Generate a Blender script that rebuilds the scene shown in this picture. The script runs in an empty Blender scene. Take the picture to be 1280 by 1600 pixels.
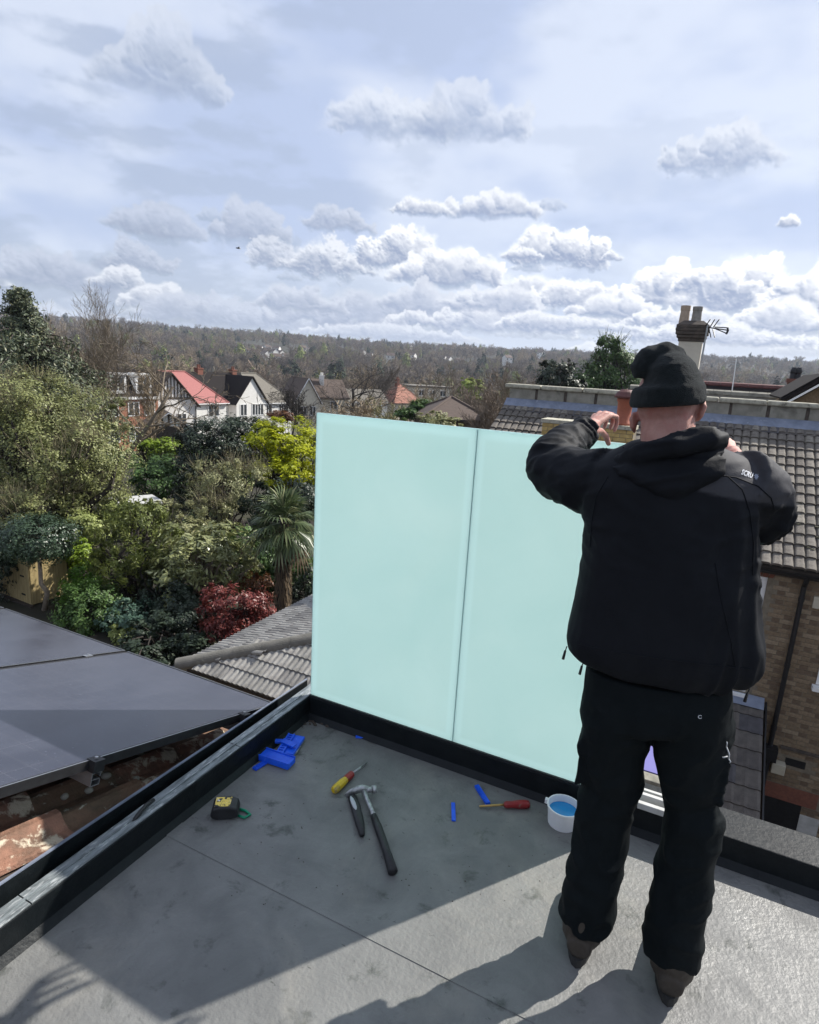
import bpy, bmesh, math, random
import numpy as np
from mathutils import Vector, Matrix, noise as mnoise
from math import sin, cos, tan, pi, radians, hypot, atan2, sqrt

random.seed(7)
HAZE = 0.00015
S = bpy.context.scene
COL = S.collection

# ------------------------------------------------------------------ camera
FPX, CX, CY, CAMH = 970.0, 640.0, 800.0, 1.75          # focal length in photo pixels (1280 wide)
PITCH, ROLL = radians(13.3), radians(3.3)
CF = np.array([0, cos(PITCH), -sin(PITCH)])
_u0 = np.array([0, sin(PITCH), cos(PITCH)])
_r0 = np.array([1.0, 0, 0])
CR = cos(ROLL) * _r0 + sin(ROLL) * _u0
CU = -sin(ROLL) * _r0 + cos(ROLL) * _u0
CAM = np.array([0, 0, CAMH])
cd = bpy.data.cameras.new('camera')
cam = bpy.data.objects.new('camera', cd)
COL.objects.link(cam)
cd.sensor_fit = 'HORIZONTAL'
cd.sensor_width = 36.0
cd.lens = FPX / 1280 * 36
cd.clip_start = 0.05
cd.clip_end = 9000
cam.matrix_world = Matrix(((CR[0], CU[0], -CF[0], 0), (CR[1], CU[1], -CF[1], 0), (CR[2], CU[2], -CF[2], CAMH), (0, 0, 0, 1)))
S.camera = cam

# ------------------------------------------------------------------ light
SUN_AZ, SUN_EL = radians(61), radians(41)              # azimuth measured from +Y towards +X
sl = bpy.data.lights.new('sun', 'SUN')
sl.energy = 5.0
sl.angle = radians(0.53)
sl.color = (1.0, 0.955, 0.88)
sun = bpy.data.objects.new('sun', sl)
COL.objects.link(sun)
sdir = Vector((cos(SUN_EL) * sin(SUN_AZ), cos(SUN_EL) * cos(SUN_AZ), sin(SUN_EL)))
sun.rotation_euler = sdir.to_track_quat('Z', 'Y').to_euler()
sun.location = (40, 20, 60)

S.view_settings.view_transform = 'Standard'
S.view_settings.look = 'None'
S.view_settings.exposure = 0.62
S.view_settings.gamma = 1.0
S.view_settings.use_curve_mapping = False
try:
    S.cycles.use_denoising = True
    S.cycles.max_bounces = 8
    S.cycles.transparent_max_bounces = 8
    S.cycles.volume_bounces = 0
    S.cycles.use_fast_gi = False
except Exception:
    pass


class NT:
    """small helper for node trees"""
    def __init__(self, tree):
        self.t = tree
        self.n = tree.nodes
        self.l = tree.links

    def new(self, kind, **kw):
        n = self.n.new(kind)
        for k, v in kw.items():
            setattr(n, k, v)
        return n

    def link(self, a, b):
        self.l.new(a, b)

    def put(self, sock, v):
        if v is None:
            return
        if isinstance(v, bpy.types.NodeSocket):
            self.l.new(v, sock)
        else:
            sock.default_value = v

    def m(self, op, a, b=None, c=None, clamp=False):
        n = self.n.new('ShaderNodeMath')
        n.operation = op
        n.use_clamp = clamp
        for i, v in enumerate((a, b, c)):
            self.put(n.inputs[i], v) if v is not None else None
        return n.outputs[0]

    def remap(self, v, a, b, c=0.0, d=1.0, smooth=False):
        n = self.n.new('ShaderNodeMapRange')
        n.interpolation_type = 'SMOOTHSTEP' if smooth else 'LINEAR'
        n.clamp = True
        self.put(n.inputs[0], v)
        for i, x in enumerate((a, b, c, d)):
            self.put(n.inputs[1 + i], x)
        return n.outputs[0]

    def noise(self, vec, scale, detail=4.0, rough=0.5, dist=0.0, lac=2.0):
        n = self.n.new('ShaderNodeTexNoise')
        self.put(n.inputs['Vector'], vec)
        n.inputs['Scale'].default_value = scale
        n.inputs['Detail'].default_value = detail
        n.inputs['Roughness'].default_value = rough
        n.inputs['Distortion'].default_value = dist
        n.inputs['Lacunarity'].default_value = lac
        return n.outputs[0]

    def mix(self, fac, a, b, blend='MIX'):
        n = self.n.new('ShaderNodeMix')
        n.data_type = 'RGBA'
        n.blend_type = blend
        n.clamp_factor = True
        self.put(n.inputs[0], fac)
        for i, v in ((6, a), (7, b)):
            if isinstance(v, tuple) and len(v) == 3:
                v = (*v, 1)
            self.put(n.inputs[i], v)
        return n.outputs[2]

    def xyz(self, x, y, z):
        n = self.n.new('ShaderNodeCombineXYZ')
        for i, v in enumerate((x, y, z)):
            self.put(n.inputs[i], v)
        return n.outputs[0]


# ------------------------------------------------------------------ sky
W_ = bpy.data.worlds.new('World')
S.world = W_
W_.use_nodes = True
nt = NT(W_.node_tree)
nt.n.clear()
out = nt.new('ShaderNodeOutputWorld')
sky = nt.new('ShaderNodeTexSky', sky_type='NISHITA', sun_disc=False, sun_elevation=SUN_EL, sun_rotation=SUN_AZ, altitude=60, air_density=1.0, dust_density=1.5, ozone_density=1.0)
bg1 = nt.new('ShaderNodeBackground')
nt.link(sky.outputs[0], bg1.inputs[0])
bg1.inputs[1].default_value = 0.10
# Clouds: cumulus heaps of rounded puffs and a thin veil, computed over the whole dome (azimuth x elevation)
SKW, SKH = 5120, 1024                                   # rows follow the square root of the elevation
EL_TOP = 90.0


def vnoise(x, y, seed):
    """smooth value noise"""
    xi, yi = np.floor(x).astype(np.int64), np.floor(y).astype(np.int64)
    xf, yf = (x - xi).astype(np.float32), (y - yi).astype(np.float32)
    xf, yf = xf * xf * (3 - 2 * xf), yf * yf * (3 - 2 * yf)

    def h(a, b):
        n = (a * 374761393 + b * 668265263 + seed * 974634777) & 0xFFFFFFFF
        n = ((n ^ (n >> 13)) * 1274126177) & 0xFFFFFFFF
        return ((n ^ (n >> 16)) & 0xFFFF).astype(np.float32) / 65535.0
    a, b, c, d = h(xi, yi), h(xi + 1, yi), h(xi, yi + 1), h(xi + 1, yi + 1)
    return (a * (1 - xf) + b * xf) * (1 - yf) + (c * (1 - xf) + d * xf) * yf


def fbm(x, y, seed, oct_=5, gain=0.5):
    t, a, s_ = 0.0, 1.0, 0.0
    for k in range(oct_):
        t = t + a * vnoise(x * 2 ** k + 17.3 * k, y * 2 ** k + 9.1 * k, seed + k)
        s_ += a
        a *= gain
    return t / s_


def sstep(x, a, b):
    t = np.clip((x - a) / (b - a), 0, 1)
    return t * t * (3 - 2 * t)


sk_az = ((np.arange(SKW, dtype=np.float32) + 0.5) / SKW - 0.5) * 360.0
sk_el = (((np.arange(SKH, dtype=np.float32) + 0.5) / SKH) ** 2) * EL_TOP
AZ, EL = np.meshgrid(sk_az, sk_el)
# the veil: pale sheets, greyer to the left, streaked with soft grey low down
n_a = fbm(AZ / 14.0 + 40, EL / 6.0, 11, 5)
n_b = fbm(AZ / 7.0 + 90, EL / 2.6, 23, 6, 0.55)
c1, c2 = np.array([0.36, 0.42, 0.57], np.float32), np.array([0.50, 0.545, 0.645], np.float32)
sk = c1 + (c2 - c1) * sstep(n_a, 0.36, 0.64)[..., None]
west = sstep(AZ, -22, 8)
low = 1 - sstep(EL, 1.0, 8.0)
pale = np.array([0.46, 0.515, 0.61], np.float32)
sk = sk + (pale - sk) * (low * 0.55)[..., None]
soft = sstep(n_b, 0.47, 0.66) * np.clip(0.72 - 0.45 * west + 0.25 * low, 0, 1)
sk = sk + (np.array([0.30, 0.35, 0.46], np.float32) - sk) * soft[..., None]
alpha = np.full((SKH, SKW), 0.88, np.float32)
del n_a, n_b


def sky_dir(x, y):
    d = CF + CR * (x - CX) / FPX - CU * (y - CY) / FPX
    return math.degrees(atan2(d[0], d[1])), math.degrees(atan2(d[2], hypot(d[0], d[1])))


def cloud(a0, e0, rx, ry, seed, dim=0.0, dens=1.0):
    """one cumulus: centre (degrees), half width and half height; domed top, flat ragged base"""
    rg_ = np.random.default_rng(seed)
    i0, i1 = np.searchsorted(sk_az, [a0 - rx * 1.7, a0 + rx * 1.7])
    j0, j1 = np.searchsorted(sk_el, [max(0.02, e0 - ry * 2.0), e0 + ry * 2.2])
    if i1 - i0 < 4 or j1 - j0 < 4:
        return
    A, E = AZ[j0:j1, i0:i1], EL[j0:j1, i0:i1]
    fs = 1.0 / max(0.5, ry)
    wk = float(rg_.uniform(0.55, 1.15))
    gn = float(rg_.uniform(0.5, 0.66))
    wx = (fbm(A * fs * 1.4 + seed, E * fs * 1.4, seed, 5, gn) - 0.5) * ry * wk
    wy = (fbm(A * fs * 1.4 + seed + 50, E * fs * 1.4 + 31, seed + 7, 5, gn) - 0.5) * ry * wk
    X, Y = A - a0 + wx, E - e0 + wy
    pf = []
    nbig = int(rg_.integers(5, 8) * max(1, rx / ry / 2.2))
    for k in range(nbig):
        u = rg_.uniform(-0.85, 0.85)
        top = (1 - abs(u) ** 1.6) * rg_.uniform(0.35, 1.0)
        r = ry * rg_.uniform(0.42, 0.72) * (1 - 0.45 * abs(u))
        pf.append((u * rx, (-0.55 + top * 0.9) * ry, r))
    lv = list(pf)
    for sc, m_ in ((0.5, 5), (0.5, 3)):
        nx_ = []
        for (x, y, r) in lv:
            for _ in range(m_):
                t = rg_.uniform(-0.35, pi + 0.35)
                nx_.append((x + r * 0.85 * cos(t), y + r * 0.85 * sin(t), r * sc * rg_.uniform(0.7, 1.15)))
        pf += nx_
        lv = nx_
    Hh = np.full(A.shape, -1.0, np.float32)
    soft_ = np.zeros(A.shape, np.float32)
    for x, y, r in pf:
        d2 = ((X - x) ** 2 + (Y - y) ** 2) / (r * r)
        Hh = np.maximum(Hh, np.sqrt(np.maximum(0, 1 - d2)) * r + 0.25 * r * (d2 < 1) - 1.0 * (d2 >= 1))
        soft_ = np.maximum(soft_, np.clip(1.25 - np.sqrt(d2), 0, 0.55) / 0.55)
    for fx, fy, ox, oy in ((0.92, 0.50, 0, -0.28), (0.60, 0.72, rg_.uniform(-.25, .25), -0.05), (0.34, 0.95, rg_.uniform(-.4, .4), 0.0)):
        d2 = ((X - ox * rx) / (fx * rx)) ** 2 + ((Y - oy * ry) / (fy * ry)) ** 2
        Hh = np.maximum(Hh, np.sqrt(np.maximum(0, 1 - d2)) * ry * 0.62 - 1.0 * (d2 >= 1))
        soft_ = np.maximum(soft_, np.clip(1.15 - np.sqrt(d2), 0, 0.4) / 0.4)
    base = sstep(Y, -0.95 * ry, -0.40 * ry)
    al = sstep(soft_, 0.02, 0.02 + float(rg_.uniform(0.6, 0.98))) * base * dens
    H0 = np.maximum(Hh, 0)
    gy = np.gradient(H0, axis=0) / np.maximum(np.gradient(E, axis=0), 1e-4)
    gx = np.gradient(H0, axis=1) / max(1e-4, float(sk_az[1] - sk_az[0]))
    nz = 1 / np.sqrt(1 + gx * gx + gy * gy)
    lamb = (-gx * 0.42 - gy * 0.80) * nz + 0.10 * nz     # the sun is high to the right, a little behind the clouds
    thick = np.clip(H0 / (0.75 * ry), 0, 1)
    rim = 1 - sstep(thick, 0.05, 0.75)
    hgt = sstep(Y, -0.7 * ry, 0.75 * ry)
    sh = np.clip(0.20 + 0.60 * lamb + 0.55 * rim + 0.55 * hgt - 0.20 * thick, 0, 1)
    sh = 0.5 + (sh - 0.5) * (1 - 0.25 * dim)
    sh = np.clip(sh + (fbm(A * fs * 5, E * fs * 5, seed + 3, 4) - 0.5) * 0.35, 0, 1)
    wf = float(sstep(np.array(a0), -22, 8)) if abs(a0) < 60 else 0.7
    wcol = np.array([0.62, 0.64, 0.68]) * (1 - wf) + np.array([0.76, 0.765, 0.775]) * wf
    gcol = np.array([0.225, 0.268, 0.36]) * (1 - wf) + np.array([0.22, 0.268, 0.385]) * wf
    wcol = wcol * (1 - dim) + np.array([0.36, 0.405, 0.505]) * dim
    cc = gcol + (wcol - gcol) * sh[..., None]
    far = float(np.clip((3.5 - e0) / 4.5, 0, 0.6))
    cc = cc * (1 - far) + pale * far
    al3 = (al * (1 - 0.25 * dim))[..., None]
    sk[j0:j1, i0:i1] = sk[j0:j1, i0:i1] * (1 - al3) + cc * al3
    alpha[j0:j1, i0:i1] = np.maximum(alpha[j0:j1, i0:i1], al)


skr = np.random.default_rng(99)
job = []
for k in range(330):                                    # small far heaps crowd towards the horizon, all round
    e = 0.6 + 9.5 * skr.uniform() ** 1.7
    sz = (0.35 + e * 0.17) * skr.uniform(0.6, 1.3)
    job.append((skr.uniform(-180, 180), e, sz * skr.uniform(1.8, 3.6), sz, 1000 + k, skr.uniform(0.1, 0.75), skr.uniform(0.6, 1)))
for k in range(60):                                     # larger scattered ones overhead
    e = skr.uniform(13, 70)
    sz = skr.uniform(1.3, 3.0)
    job.append((skr.uniform(-180, 180), e, sz * skr.uniform(1.8, 3.0) / max(.4, cos(radians(e))), sz, 2000 + k, skr.uniform(0, 0.6), skr.uniform(.6, 1)))
PXD = 180 / pi / FPX
for k, (x, y, rx, ry, dim) in enumerate((                # the heaps the photograph shows
        (55, 425, 85, 26, .75), (215, 402, 34, 26, .75), (245, 348, 60, 22, .8), (392, 352, 44, 30, .75), (430, 400, 40, 22, .5), (182, 437, 34, 18, .15), (258, 468, 48, 20, .15), (345, 490, 110, 24, .7), (512, 408, 62, 27, .25),
        (560, 488, 125, 28, .65), (470, 470, 60, 20, .6), (640, 395, 62, 28, .1), (700, 420, 78, 28, .15), (655, 470, 60, 24, .55), (750, 500, 120, 20, .35), (845, 452, 62, 18, .2), (905, 462, 70, 22, .1), (770, 470, 70, 20, .4), (872, 390, 68, 25, .05), (815, 397, 26, 8, .2), (960, 400, 12, 7, .2),
        (770, 322, 66, 18, .3), (660, 324, 40, 12, .2), (1048, 452, 58, 34, 0), (1165, 455, 74, 38, .05), (1120, 440, 40, 24, 0), (1285, 470, 55, 44, .05), (968, 484, 60, 18, .2), (1235, 500, 70, 22, .15), (1060, 500, 70, 16, .2), (1110, 525, 110, 16, .25), (1232, 346, 12, 7, .1), (530, 345, 46, 16, .7), (120, 500, 90, 18, .5), (885, 505, 90, 14, .3), (610, 520, 120, 12, .4))):
    a, e = sky_dir(x, y)
    for q_ in range(2 if rx > 30 else 0):             # smaller companions
        job.append((a + skr.uniform(-1.3, 1.3) * rx * PXD, max(1.0, e - skr.uniform(-0.3, 1.2) * ry * PXD), rx * PXD * skr.uniform(.35, .7), ry * PXD * skr.uniform(.35, .7), 2500 + 2 * k + q_, min(1, dim + skr.uniform(0, .4)), skr.uniform(.6, 1)))
    job.append((a, e, rx * PXD * 1.28, ry * PXD * 1.22, 3000 + k, dim, 1.0))
job.sort(key=lambda q: (q[4] >= 3000, q[1] if q[4] < 3000 else 0))
for q in job:
    if q[4] < 2500 and -34 < q[0] < 35 and 3.2 < q[1] < 16:
        continue                                        # the heaps seen in the photograph stand there
    cloud(*q)
img = bpy.data.images.new('cloud_dome', SKW, SKH, alpha=True, float_buffer=True, is_data=True)
buf = np.empty((SKH, SKW, 4), np.float32)
buf[..., :3] = sk
buf[..., 3] = alpha
img.pixels.foreach_set(buf.ravel())
img.update()
del AZ, EL, sk, alpha, buf
tc = nt.new('ShaderNodeTexCoord')
sep = nt.new('ShaderNodeSeparateXYZ')
nt.link(tc.outputs['Generated'], sep.inputs[0])
az = nt.m('ARCTAN2', sep.outputs[0], sep.outputs[1])
el = nt.m('MAXIMUM', nt.m('ARCSINE', sep.outputs[2]), 0.0)
uu = nt.m('ADD', nt.m('DIVIDE', az, 2 * pi), 0.5)
vv = nt.m('POWER', nt.m('DIVIDE', el, pi / 2), 0.5)
ti = nt.new('ShaderNodeTexImage', image=img, extension='EXTEND', interpolation='Cubic')
nt.link(nt.xyz(uu, vv, 0.0), ti.inputs[0])
bg2 = nt.new('ShaderNodeBackground')
nt.link(ti.outputs[0], bg2.inputs[0])
bg2.inputs[1].default_value = 1.0
mx = nt.new('ShaderNodeMixShader')
nt.link(ti.outputs[1], mx.inputs[0])
nt.link(bg1.outputs[0], mx.inputs[1])
nt.link(bg2.outputs[0], mx.inputs[2])
nt.link(mx.outputs[0], out.inputs[0])

# ------------------------------------------------------------------ pixel helpers: a photo pixel becomes a real point
K = np.array([-0.435, 2.757, 0.0])                     # corner of the roof deck, foot of the first glass panel
E1 = np.array([0.901, -0.435, 0.0]); E1 /= np.linalg.norm(E1)
E2 = np.array([-E1[1], E1[0], 0.0])
DR = atan2(E1[1], E1[0])


def ray(x, y):
    return CF + CR * (x - CX) / FPX - CU * (y - CY) / FPX


def gz(x, y, z):
    d = ray(x, y)
    return CAM + d * (z - CAMH) / d[2]


def at(x, y, D):
    d = ray(x, y)
    return CAM + d * D / hypot(d[0], d[1])


def proj(P):
    v = np.asarray(P) - CAM
    w = v @ CF
    if w < 0.05:
        return (-9999, -9999)
    return (CX + FPX * (v @ CR) / w, CY - FPX * (v @ CU) / w)


def Wd(a, b, z=0.0):
    return K + E1 * a + E2 * b + np.array([0, 0, z])


def Ld(P):
    P = np.asarray(P) - K
    return np.array([P @ E1, P @ E2, P[2]])


def onplane(x, y, P0, n):
    v = ray(x, y)
    return CAM + v * ((P0 - CAM) @ n) / (v @ n)


def atb(x, y, b):
    return Ld(onplane(x, y, Wd(0, b), E2))


def ata(x, y, a):
    return Ld(onplane(x, y, Wd(a, 0), E1))


def atz(x, y, z):
    return Ld(gz(x, y, z))


# ------------------------------------------------------------------ mesh helpers
class MB:
    def __init__(self):
        self.v, self.f, self.mi = [], [], []

    def add(self, verts, faces, mi=0):
        o = len(self.v)
        self.v.extend([tuple(map(float, p)) for p in verts])
        self.f.extend([tuple(i + o for i in q) for q in faces])
        self.mi.extend([mi] * len(faces))
        return self

    def box(self, x0, x1, y0, y1, z0, z1, mi=0):
        v = [(x, y, z) for z in (z0, z1) for y in (y0, y1) for x in (x0, x1)]
        return self.add(v, [(0, 2, 3, 1), (4, 5, 7, 6), (0, 1, 5, 4), (2, 6, 7, 3), (0, 4, 6, 2), (1, 3, 7, 5)], mi)

    def obox(self, c, ax, ay, az_, mi=0):
        c, ax, ay, az_ = (np.asarray(q, float) for q in (c, ax, ay, az_))
        v = [c + ax * i + ay * j + az_ * k for k in (-1, 1) for j in (-1, 1) for i in (-1, 1)]
        return self.add(v, [(0, 2, 3, 1), (4, 5, 7, 6), (0, 1, 5, 4), (2, 6, 7, 3), (0, 4, 6, 2), (1, 3, 7, 5)], mi)

    def bar(self, p, q, w, h, mi=0, up=(0, 0, 1)):
        p, q = np.asarray(p, float), np.asarray(q, float)
        d = q - p
        L = np.linalg.norm(d)
        d = d / L
        s = np.cross(d, np.asarray(up, float))
        s = s / (np.linalg.norm(s) + 1e-9)
        t = np.cross(s, d)
        return self.obox((p + q) / 2, d * L / 2, s * w / 2, t * h / 2, mi)

    def tube(self, pts, rad, n=8, cap=True, mi=0, sq=None, axes=None):
        """swept tube; rad is a number, a list, or a list of (side, up) pairs"""
        pts = [np.asarray(p, float) for p in pts]
        m = len(pts)
        if not isinstance(rad, (list, tuple)):
            rad = [rad] * m
        V, Fc = [], []
        prev = None
        for i, p in enumerate(pts):
            d = pts[min(i + 1, m - 1)] - pts[max(i - 1, 0)]
            d = d / (np.linalg.norm(d) + 1e-9)
            if prev is None:
                ref = np.array([0, 0, 1.0]) if abs(d[2]) < 0.9 else np.array([1.0, 0, 0])
                s = np.cross(d, ref)
            else:
                s = prev - d * (prev @ d)
            s = s / (np.linalg.norm(s) + 1e-9)
            prev = s
            t = np.cross(s, d)
            r = rad[i]
            ra, rb = r if isinstance(r, (tuple, list)) else (r, r)
            for k in range(n):
                a = 2 * pi * k / n
                V.append(p + s * cos(a) * ra + t * sin(a) * rb)
        for i in range(m - 1):
            for k in range(n):
                k2 = (k + 1) % n
                Fc.append((i * n + k, i * n + k2, (i + 1) * n + k2, (i + 1) * n + k))
        if cap:
            Fc.append(tuple(range(n))[::-1])
            Fc.append(tuple((m - 1) * n + k for k in range(n)))
        return self.add(V, Fc, mi)

    def rings(self, rings, cap=True, mi=0):
        n = len(rings[0])
        V = [p for r in rings for p in r]
        Fc = []
        for i in range(len(rings) - 1):
            for k in range(n):
                k2 = (k + 1) % n
                Fc.append((i * n + k, i * n + k2, (i + 1) * n + k2, (i + 1) * n + k))
        if cap:
            Fc.append(tuple(range(n))[::-1])
            Fc.append(tuple((len(rings) - 1) * n + k for k in range(n)))
        return self.add(V, Fc, mi)

    def lathe(self, prof, n=16, c=(0, 0, 0), mi=0, cap=True):
        rs = [[(c[0] + r * cos(2 * pi * k / n), c[1] + r * sin(2 * pi * k / n), c[2] + z) for k in range(n)] for r, z in prof]
        return self.rings(rs, cap, mi)

    def ell(self, c, r, n=12, m=8, mi=0, R=None):
        rs = []
        c = np.asarray(c, float)
        for j in range(m + 1):
            t = -pi / 2 + pi * j / m
            t = max(-pi / 2 + 0.02, min(pi / 2 - 0.02, t))
            ring = []
            for k in range(n):
                a = 2 * pi * k / n
                p = np.array([r[0] * cos(t) * cos(a), r[1] * cos(t) * sin(a), r[2] * sin(t)])
                if R is not None:
                    p = R @ p
                ring.append(c + p)
            rs.append(ring)
        return self.rings(rs, True, mi)

    def prism(self, poly, z0, z1, mi=0, f=None):
        """extrude a polygon (list of 2-D points) between z0 and z1; f maps (x, y, z) to the place"""
        f = f or (lambda x, y, z: (x, y, z))
        n = len(poly)
        V = [f(x, y, z0) for x, y in poly] + [f(x, y, z1) for x, y in poly]
        Fc = [tuple(range(n))[::-1], tuple(range(n, 2 * n))] + [(k, (k + 1) % n, n + (k + 1) % n, n + k) for k in range(n)]
        return self.add(V, Fc, mi)

    def slab(self, quad, th, mi=0):
        """a quad sheet given as corner points, th thick below"""
        q = [np.asarray(p, float) for p in quad]
        nn = np.cross(q[1] - q[0], q[-1] - q[0])
        nn = nn / np.linalg.norm(nn)
        n = len(q)
        V = q + [p - nn * th for p in q]
        Fc = [tuple(range(n)), tuple(range(2 * n - 1, n - 1, -1))] + [(k, n + k, n + (k + 1) % n, (k + 1) % n) for k in range(n)]
        return self.add(V, Fc, mi)

    def mesh(self, name, mats, smooth=False, off=None):
        me = bpy.data.meshes.new(name)
        v = np.array(self.v, float)
        if off is not None:
            v = v - np.asarray(off, float)
        me.from_pydata(v.tolist(), [], self.f)
        for m in (mats if isinstance(mats, (list, tuple)) else [mats]):
            me.materials.append(m)
        if any(self.mi):
            me.polygons.foreach_set('material_index', self.mi)
        bm = bmesh.new()
        bm.from_mesh(me)
        bmesh.ops.recalc_face_normals(bm, faces=bm.faces)
        bm.to_mesh(me)
        bm.free()
        if smooth:
            me.polygons.foreach_set('use_smooth', [True] * len(me.polygons))
        me.update()
        return me


def link(name, me, parent=None, loc=None, rz=None, label=None, kind=None):
    o = bpy.data.objects.new(name, me)
    COL.objects.link(o)
    if parent is not None:
        o.parent = parent
    if loc is not None:
        o.location = [float(q) for q in loc]
    if rz is not None:
        o.rotation_euler = (0, 0, rz)
    if label:
        o['label'] = label
    if kind:
        o['kind'] = kind
    return o


def tag(o, label, cat, group=None):
    o['label'] = label
    o['category'] = cat
    if group:
        o['group'] = group
    return o


def thing(name, label, cat, loc=(0, 0, 0), rz=0.0, group=None):
    o = bpy.data.objects.new(name, None)
    o.empty_display_size = 0.2
    COL.objects.link(o)
    o.location = [float(q) for q in loc]
    o.rotation_euler = (0, 0, rz)
    return tag(o, label, cat, group)


def bevel(o, w, seg=2):
    m = o.modifiers.new('bevel', 'BEVEL')
    m.width = w
    m.segments = seg
    m.limit_method = 'ANGLE'
    return o


DORG = {}


def dthing(name, label, cat, o, group=None):
    """a thing whose parts are authored in the deck frame (a along the glass, b outwards, z up)"""
    r = thing(name, label, cat, Wd(*o), DR, group)
    DORG[r.name] = np.array(o, float)
    return r


def dpart(name, mb, mat, root, smooth=False, label=None, kind=None, parent=None, bv=0):
    o = link(name, mb.mesh(name, mat, smooth, DORG[root.name]), parent or root, label=label, kind=kind)
    if bv:
        bevel(o, bv)
    return o


def dstruct(name, mb, mat, smooth=False, label=None):
    o = link(name, mb.mesh(name, mat, smooth), None, K, DR, kind='structure', label=label)
    return o


def dsingle(name, mb, mat, label, cat, o, group=None, smooth=False, bv=0):
    ob = link(name, mb.mesh(name, mat, smooth, np.array(o, float)), None, Wd(*o), DR)
    if bv:
        bevel(ob, bv)
    return tag(ob, label, cat, group)


def copy_tree(o, parent=None):
    c = o.copy()
    COL.objects.link(c)
    if parent is not None:
        c.parent = parent
    for ch in list(o.children):
        copy_tree(ch, c)
    return c


def big_mesh(name, V, Fq, mat, var=None, smooth=False):
    """numpy mesh of quads or triangles; var is a per-face random number for the material"""
    me = bpy.data.meshes.new(name)
    V = np.ascontiguousarray(V, np.float32)
    Fq = np.ascontiguousarray(Fq, np.int32)
    nf, k = Fq.shape
    me.vertices.add(len(V))
    me.vertices.foreach_set('co', V.ravel())
    me.loops.add(nf * k)
    me.loops.foreach_set('vertex_index', Fq.ravel())
    me.polygons.add(nf)
    me.polygons.foreach_set('loop_start', np.arange(0, nf * k, k, dtype=np.int32))
    try:
        me.polygons.foreach_set('loop_total', np.full(nf, k, np.int32))
    except Exception:
        pass
    if var is not None:
        at_ = me.attributes.new('var', 'FLOAT', 'FACE')
        at_.data.foreach_set('value', np.ascontiguousarray(var, np.float32))
    for m in (mat if isinstance(mat, (list, tuple)) else [mat]):
        me.materials.append(m)
    me.update(calc_edges=True)
    if smooth:
        me.polygons.foreach_set('use_smooth', np.ones(nf, bool))
    return me


# ------------------------------------------------------------------ materials
def pmat(name, c1, c2=None, scale=5.0, rough=0.7, bump_=0.0, bscale=40.0, metal=0.0, spec=0.4, detail=5.0, lo=0.35, hi=0.65, c3=None, s3=2.0, t3=(0.55, 0.65), coat=0.0, rvar=0.0, stretch=None, coatr=0.1, dist=0.0):
    m = bpy.data.materials.new(name)
    m.use_nodes = True
    t = NT(m.node_tree)
    b = m.node_tree.nodes['Principled BSDF']
    b.inputs['Roughness'].default_value = rough
    b.inputs['Metallic'].default_value = metal
    b.inputs['Specular IOR Level'].default_value = spec
    if coat:
        b.inputs['Coat Weight'].default_value = coat
        b.inputs['Coat Roughness'].default_value = coatr
    tc_ = t.new('ShaderNodeTexCoord')
    vec = tc_.outputs['Object']
    if stretch:
        mp = t.new('ShaderNodeMapping')
        mp.inputs['Scale'].default_value = stretch
        t.link(vec, mp.inputs[0])
        vec = mp.outputs[0]
    if c2 is not None:
        nn = t.noise(vec, scale, detail, 0.6, dist)
        f = t.remap(nn, lo, hi, 0, 1)
        col = t.mix(f, c1, c2)
        if c3 is not None:
            n3 = t.noise(vec, s3, 6.0, 0.65, 0.3)
            col = t.mix(t.remap(n3, t3[0], t3[1], 0, 1), col, c3)
        t.link(col, b.inputs['Base Color'])
        if rvar:
            t.link(t.remap(nn, 0.3, 0.7, rough - rvar, rough + rvar), b.inputs['Roughness'])
    else:
        b.inputs['Base Color'].default_value = (*c1, 1)
    if bump_:
        bn = t.new('ShaderNodeBump')
        bn.inputs['Strength'].default_value = bump_
        bn.inputs['Distance'].default_value = 0.02
        t.link(t.noise(vec, bscale, 6.0, 0.6), bn.inputs['Height'])
        t.link(bn.outputs[0], b.inputs['Normal'])
    return m


def leafmat(name, ca, cb, cc=None, trans=0.28, rough=0.5, spec=0.35):
    """foliage: every leaf has its own tone between ca, cb (and a few cc)"""
    m = bpy.data.materials.new(name)
    m.use_nodes = True
    t = NT(m.node_tree)
    b = m.node_tree.nodes['Principled BSDF']
    b.inputs['Roughness'].default_value = rough
    b.inputs['Specular IOR Level'].default_value = spec
    a = t.new('ShaderNodeAttribute', attribute_name='var', attribute_type='GEOMETRY')
    col = t.mix(t.remap(a.outputs['Fac'], 0.0, 0.85), ca, cb)
    if cc is not None:
        col = t.mix(t.remap(a.outputs['Fac'], 0.86, 1.0), col, cc)
    t.link(col, b.inputs['Base Color'])
    tr = t.new('ShaderNodeBsdfTranslucent')
    t.link(col, tr.inputs[0])
    ms = t.new('ShaderNodeMixShader')
    ms.inputs[0].default_value = trans
    t.link(b.outputs[0], ms.inputs[1])
    t.link(tr.outputs[0], ms.inputs[2])
    t.link(ms.outputs[0], m.node_tree.nodes['Material Output'].inputs['Surface'])
    return m


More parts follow.
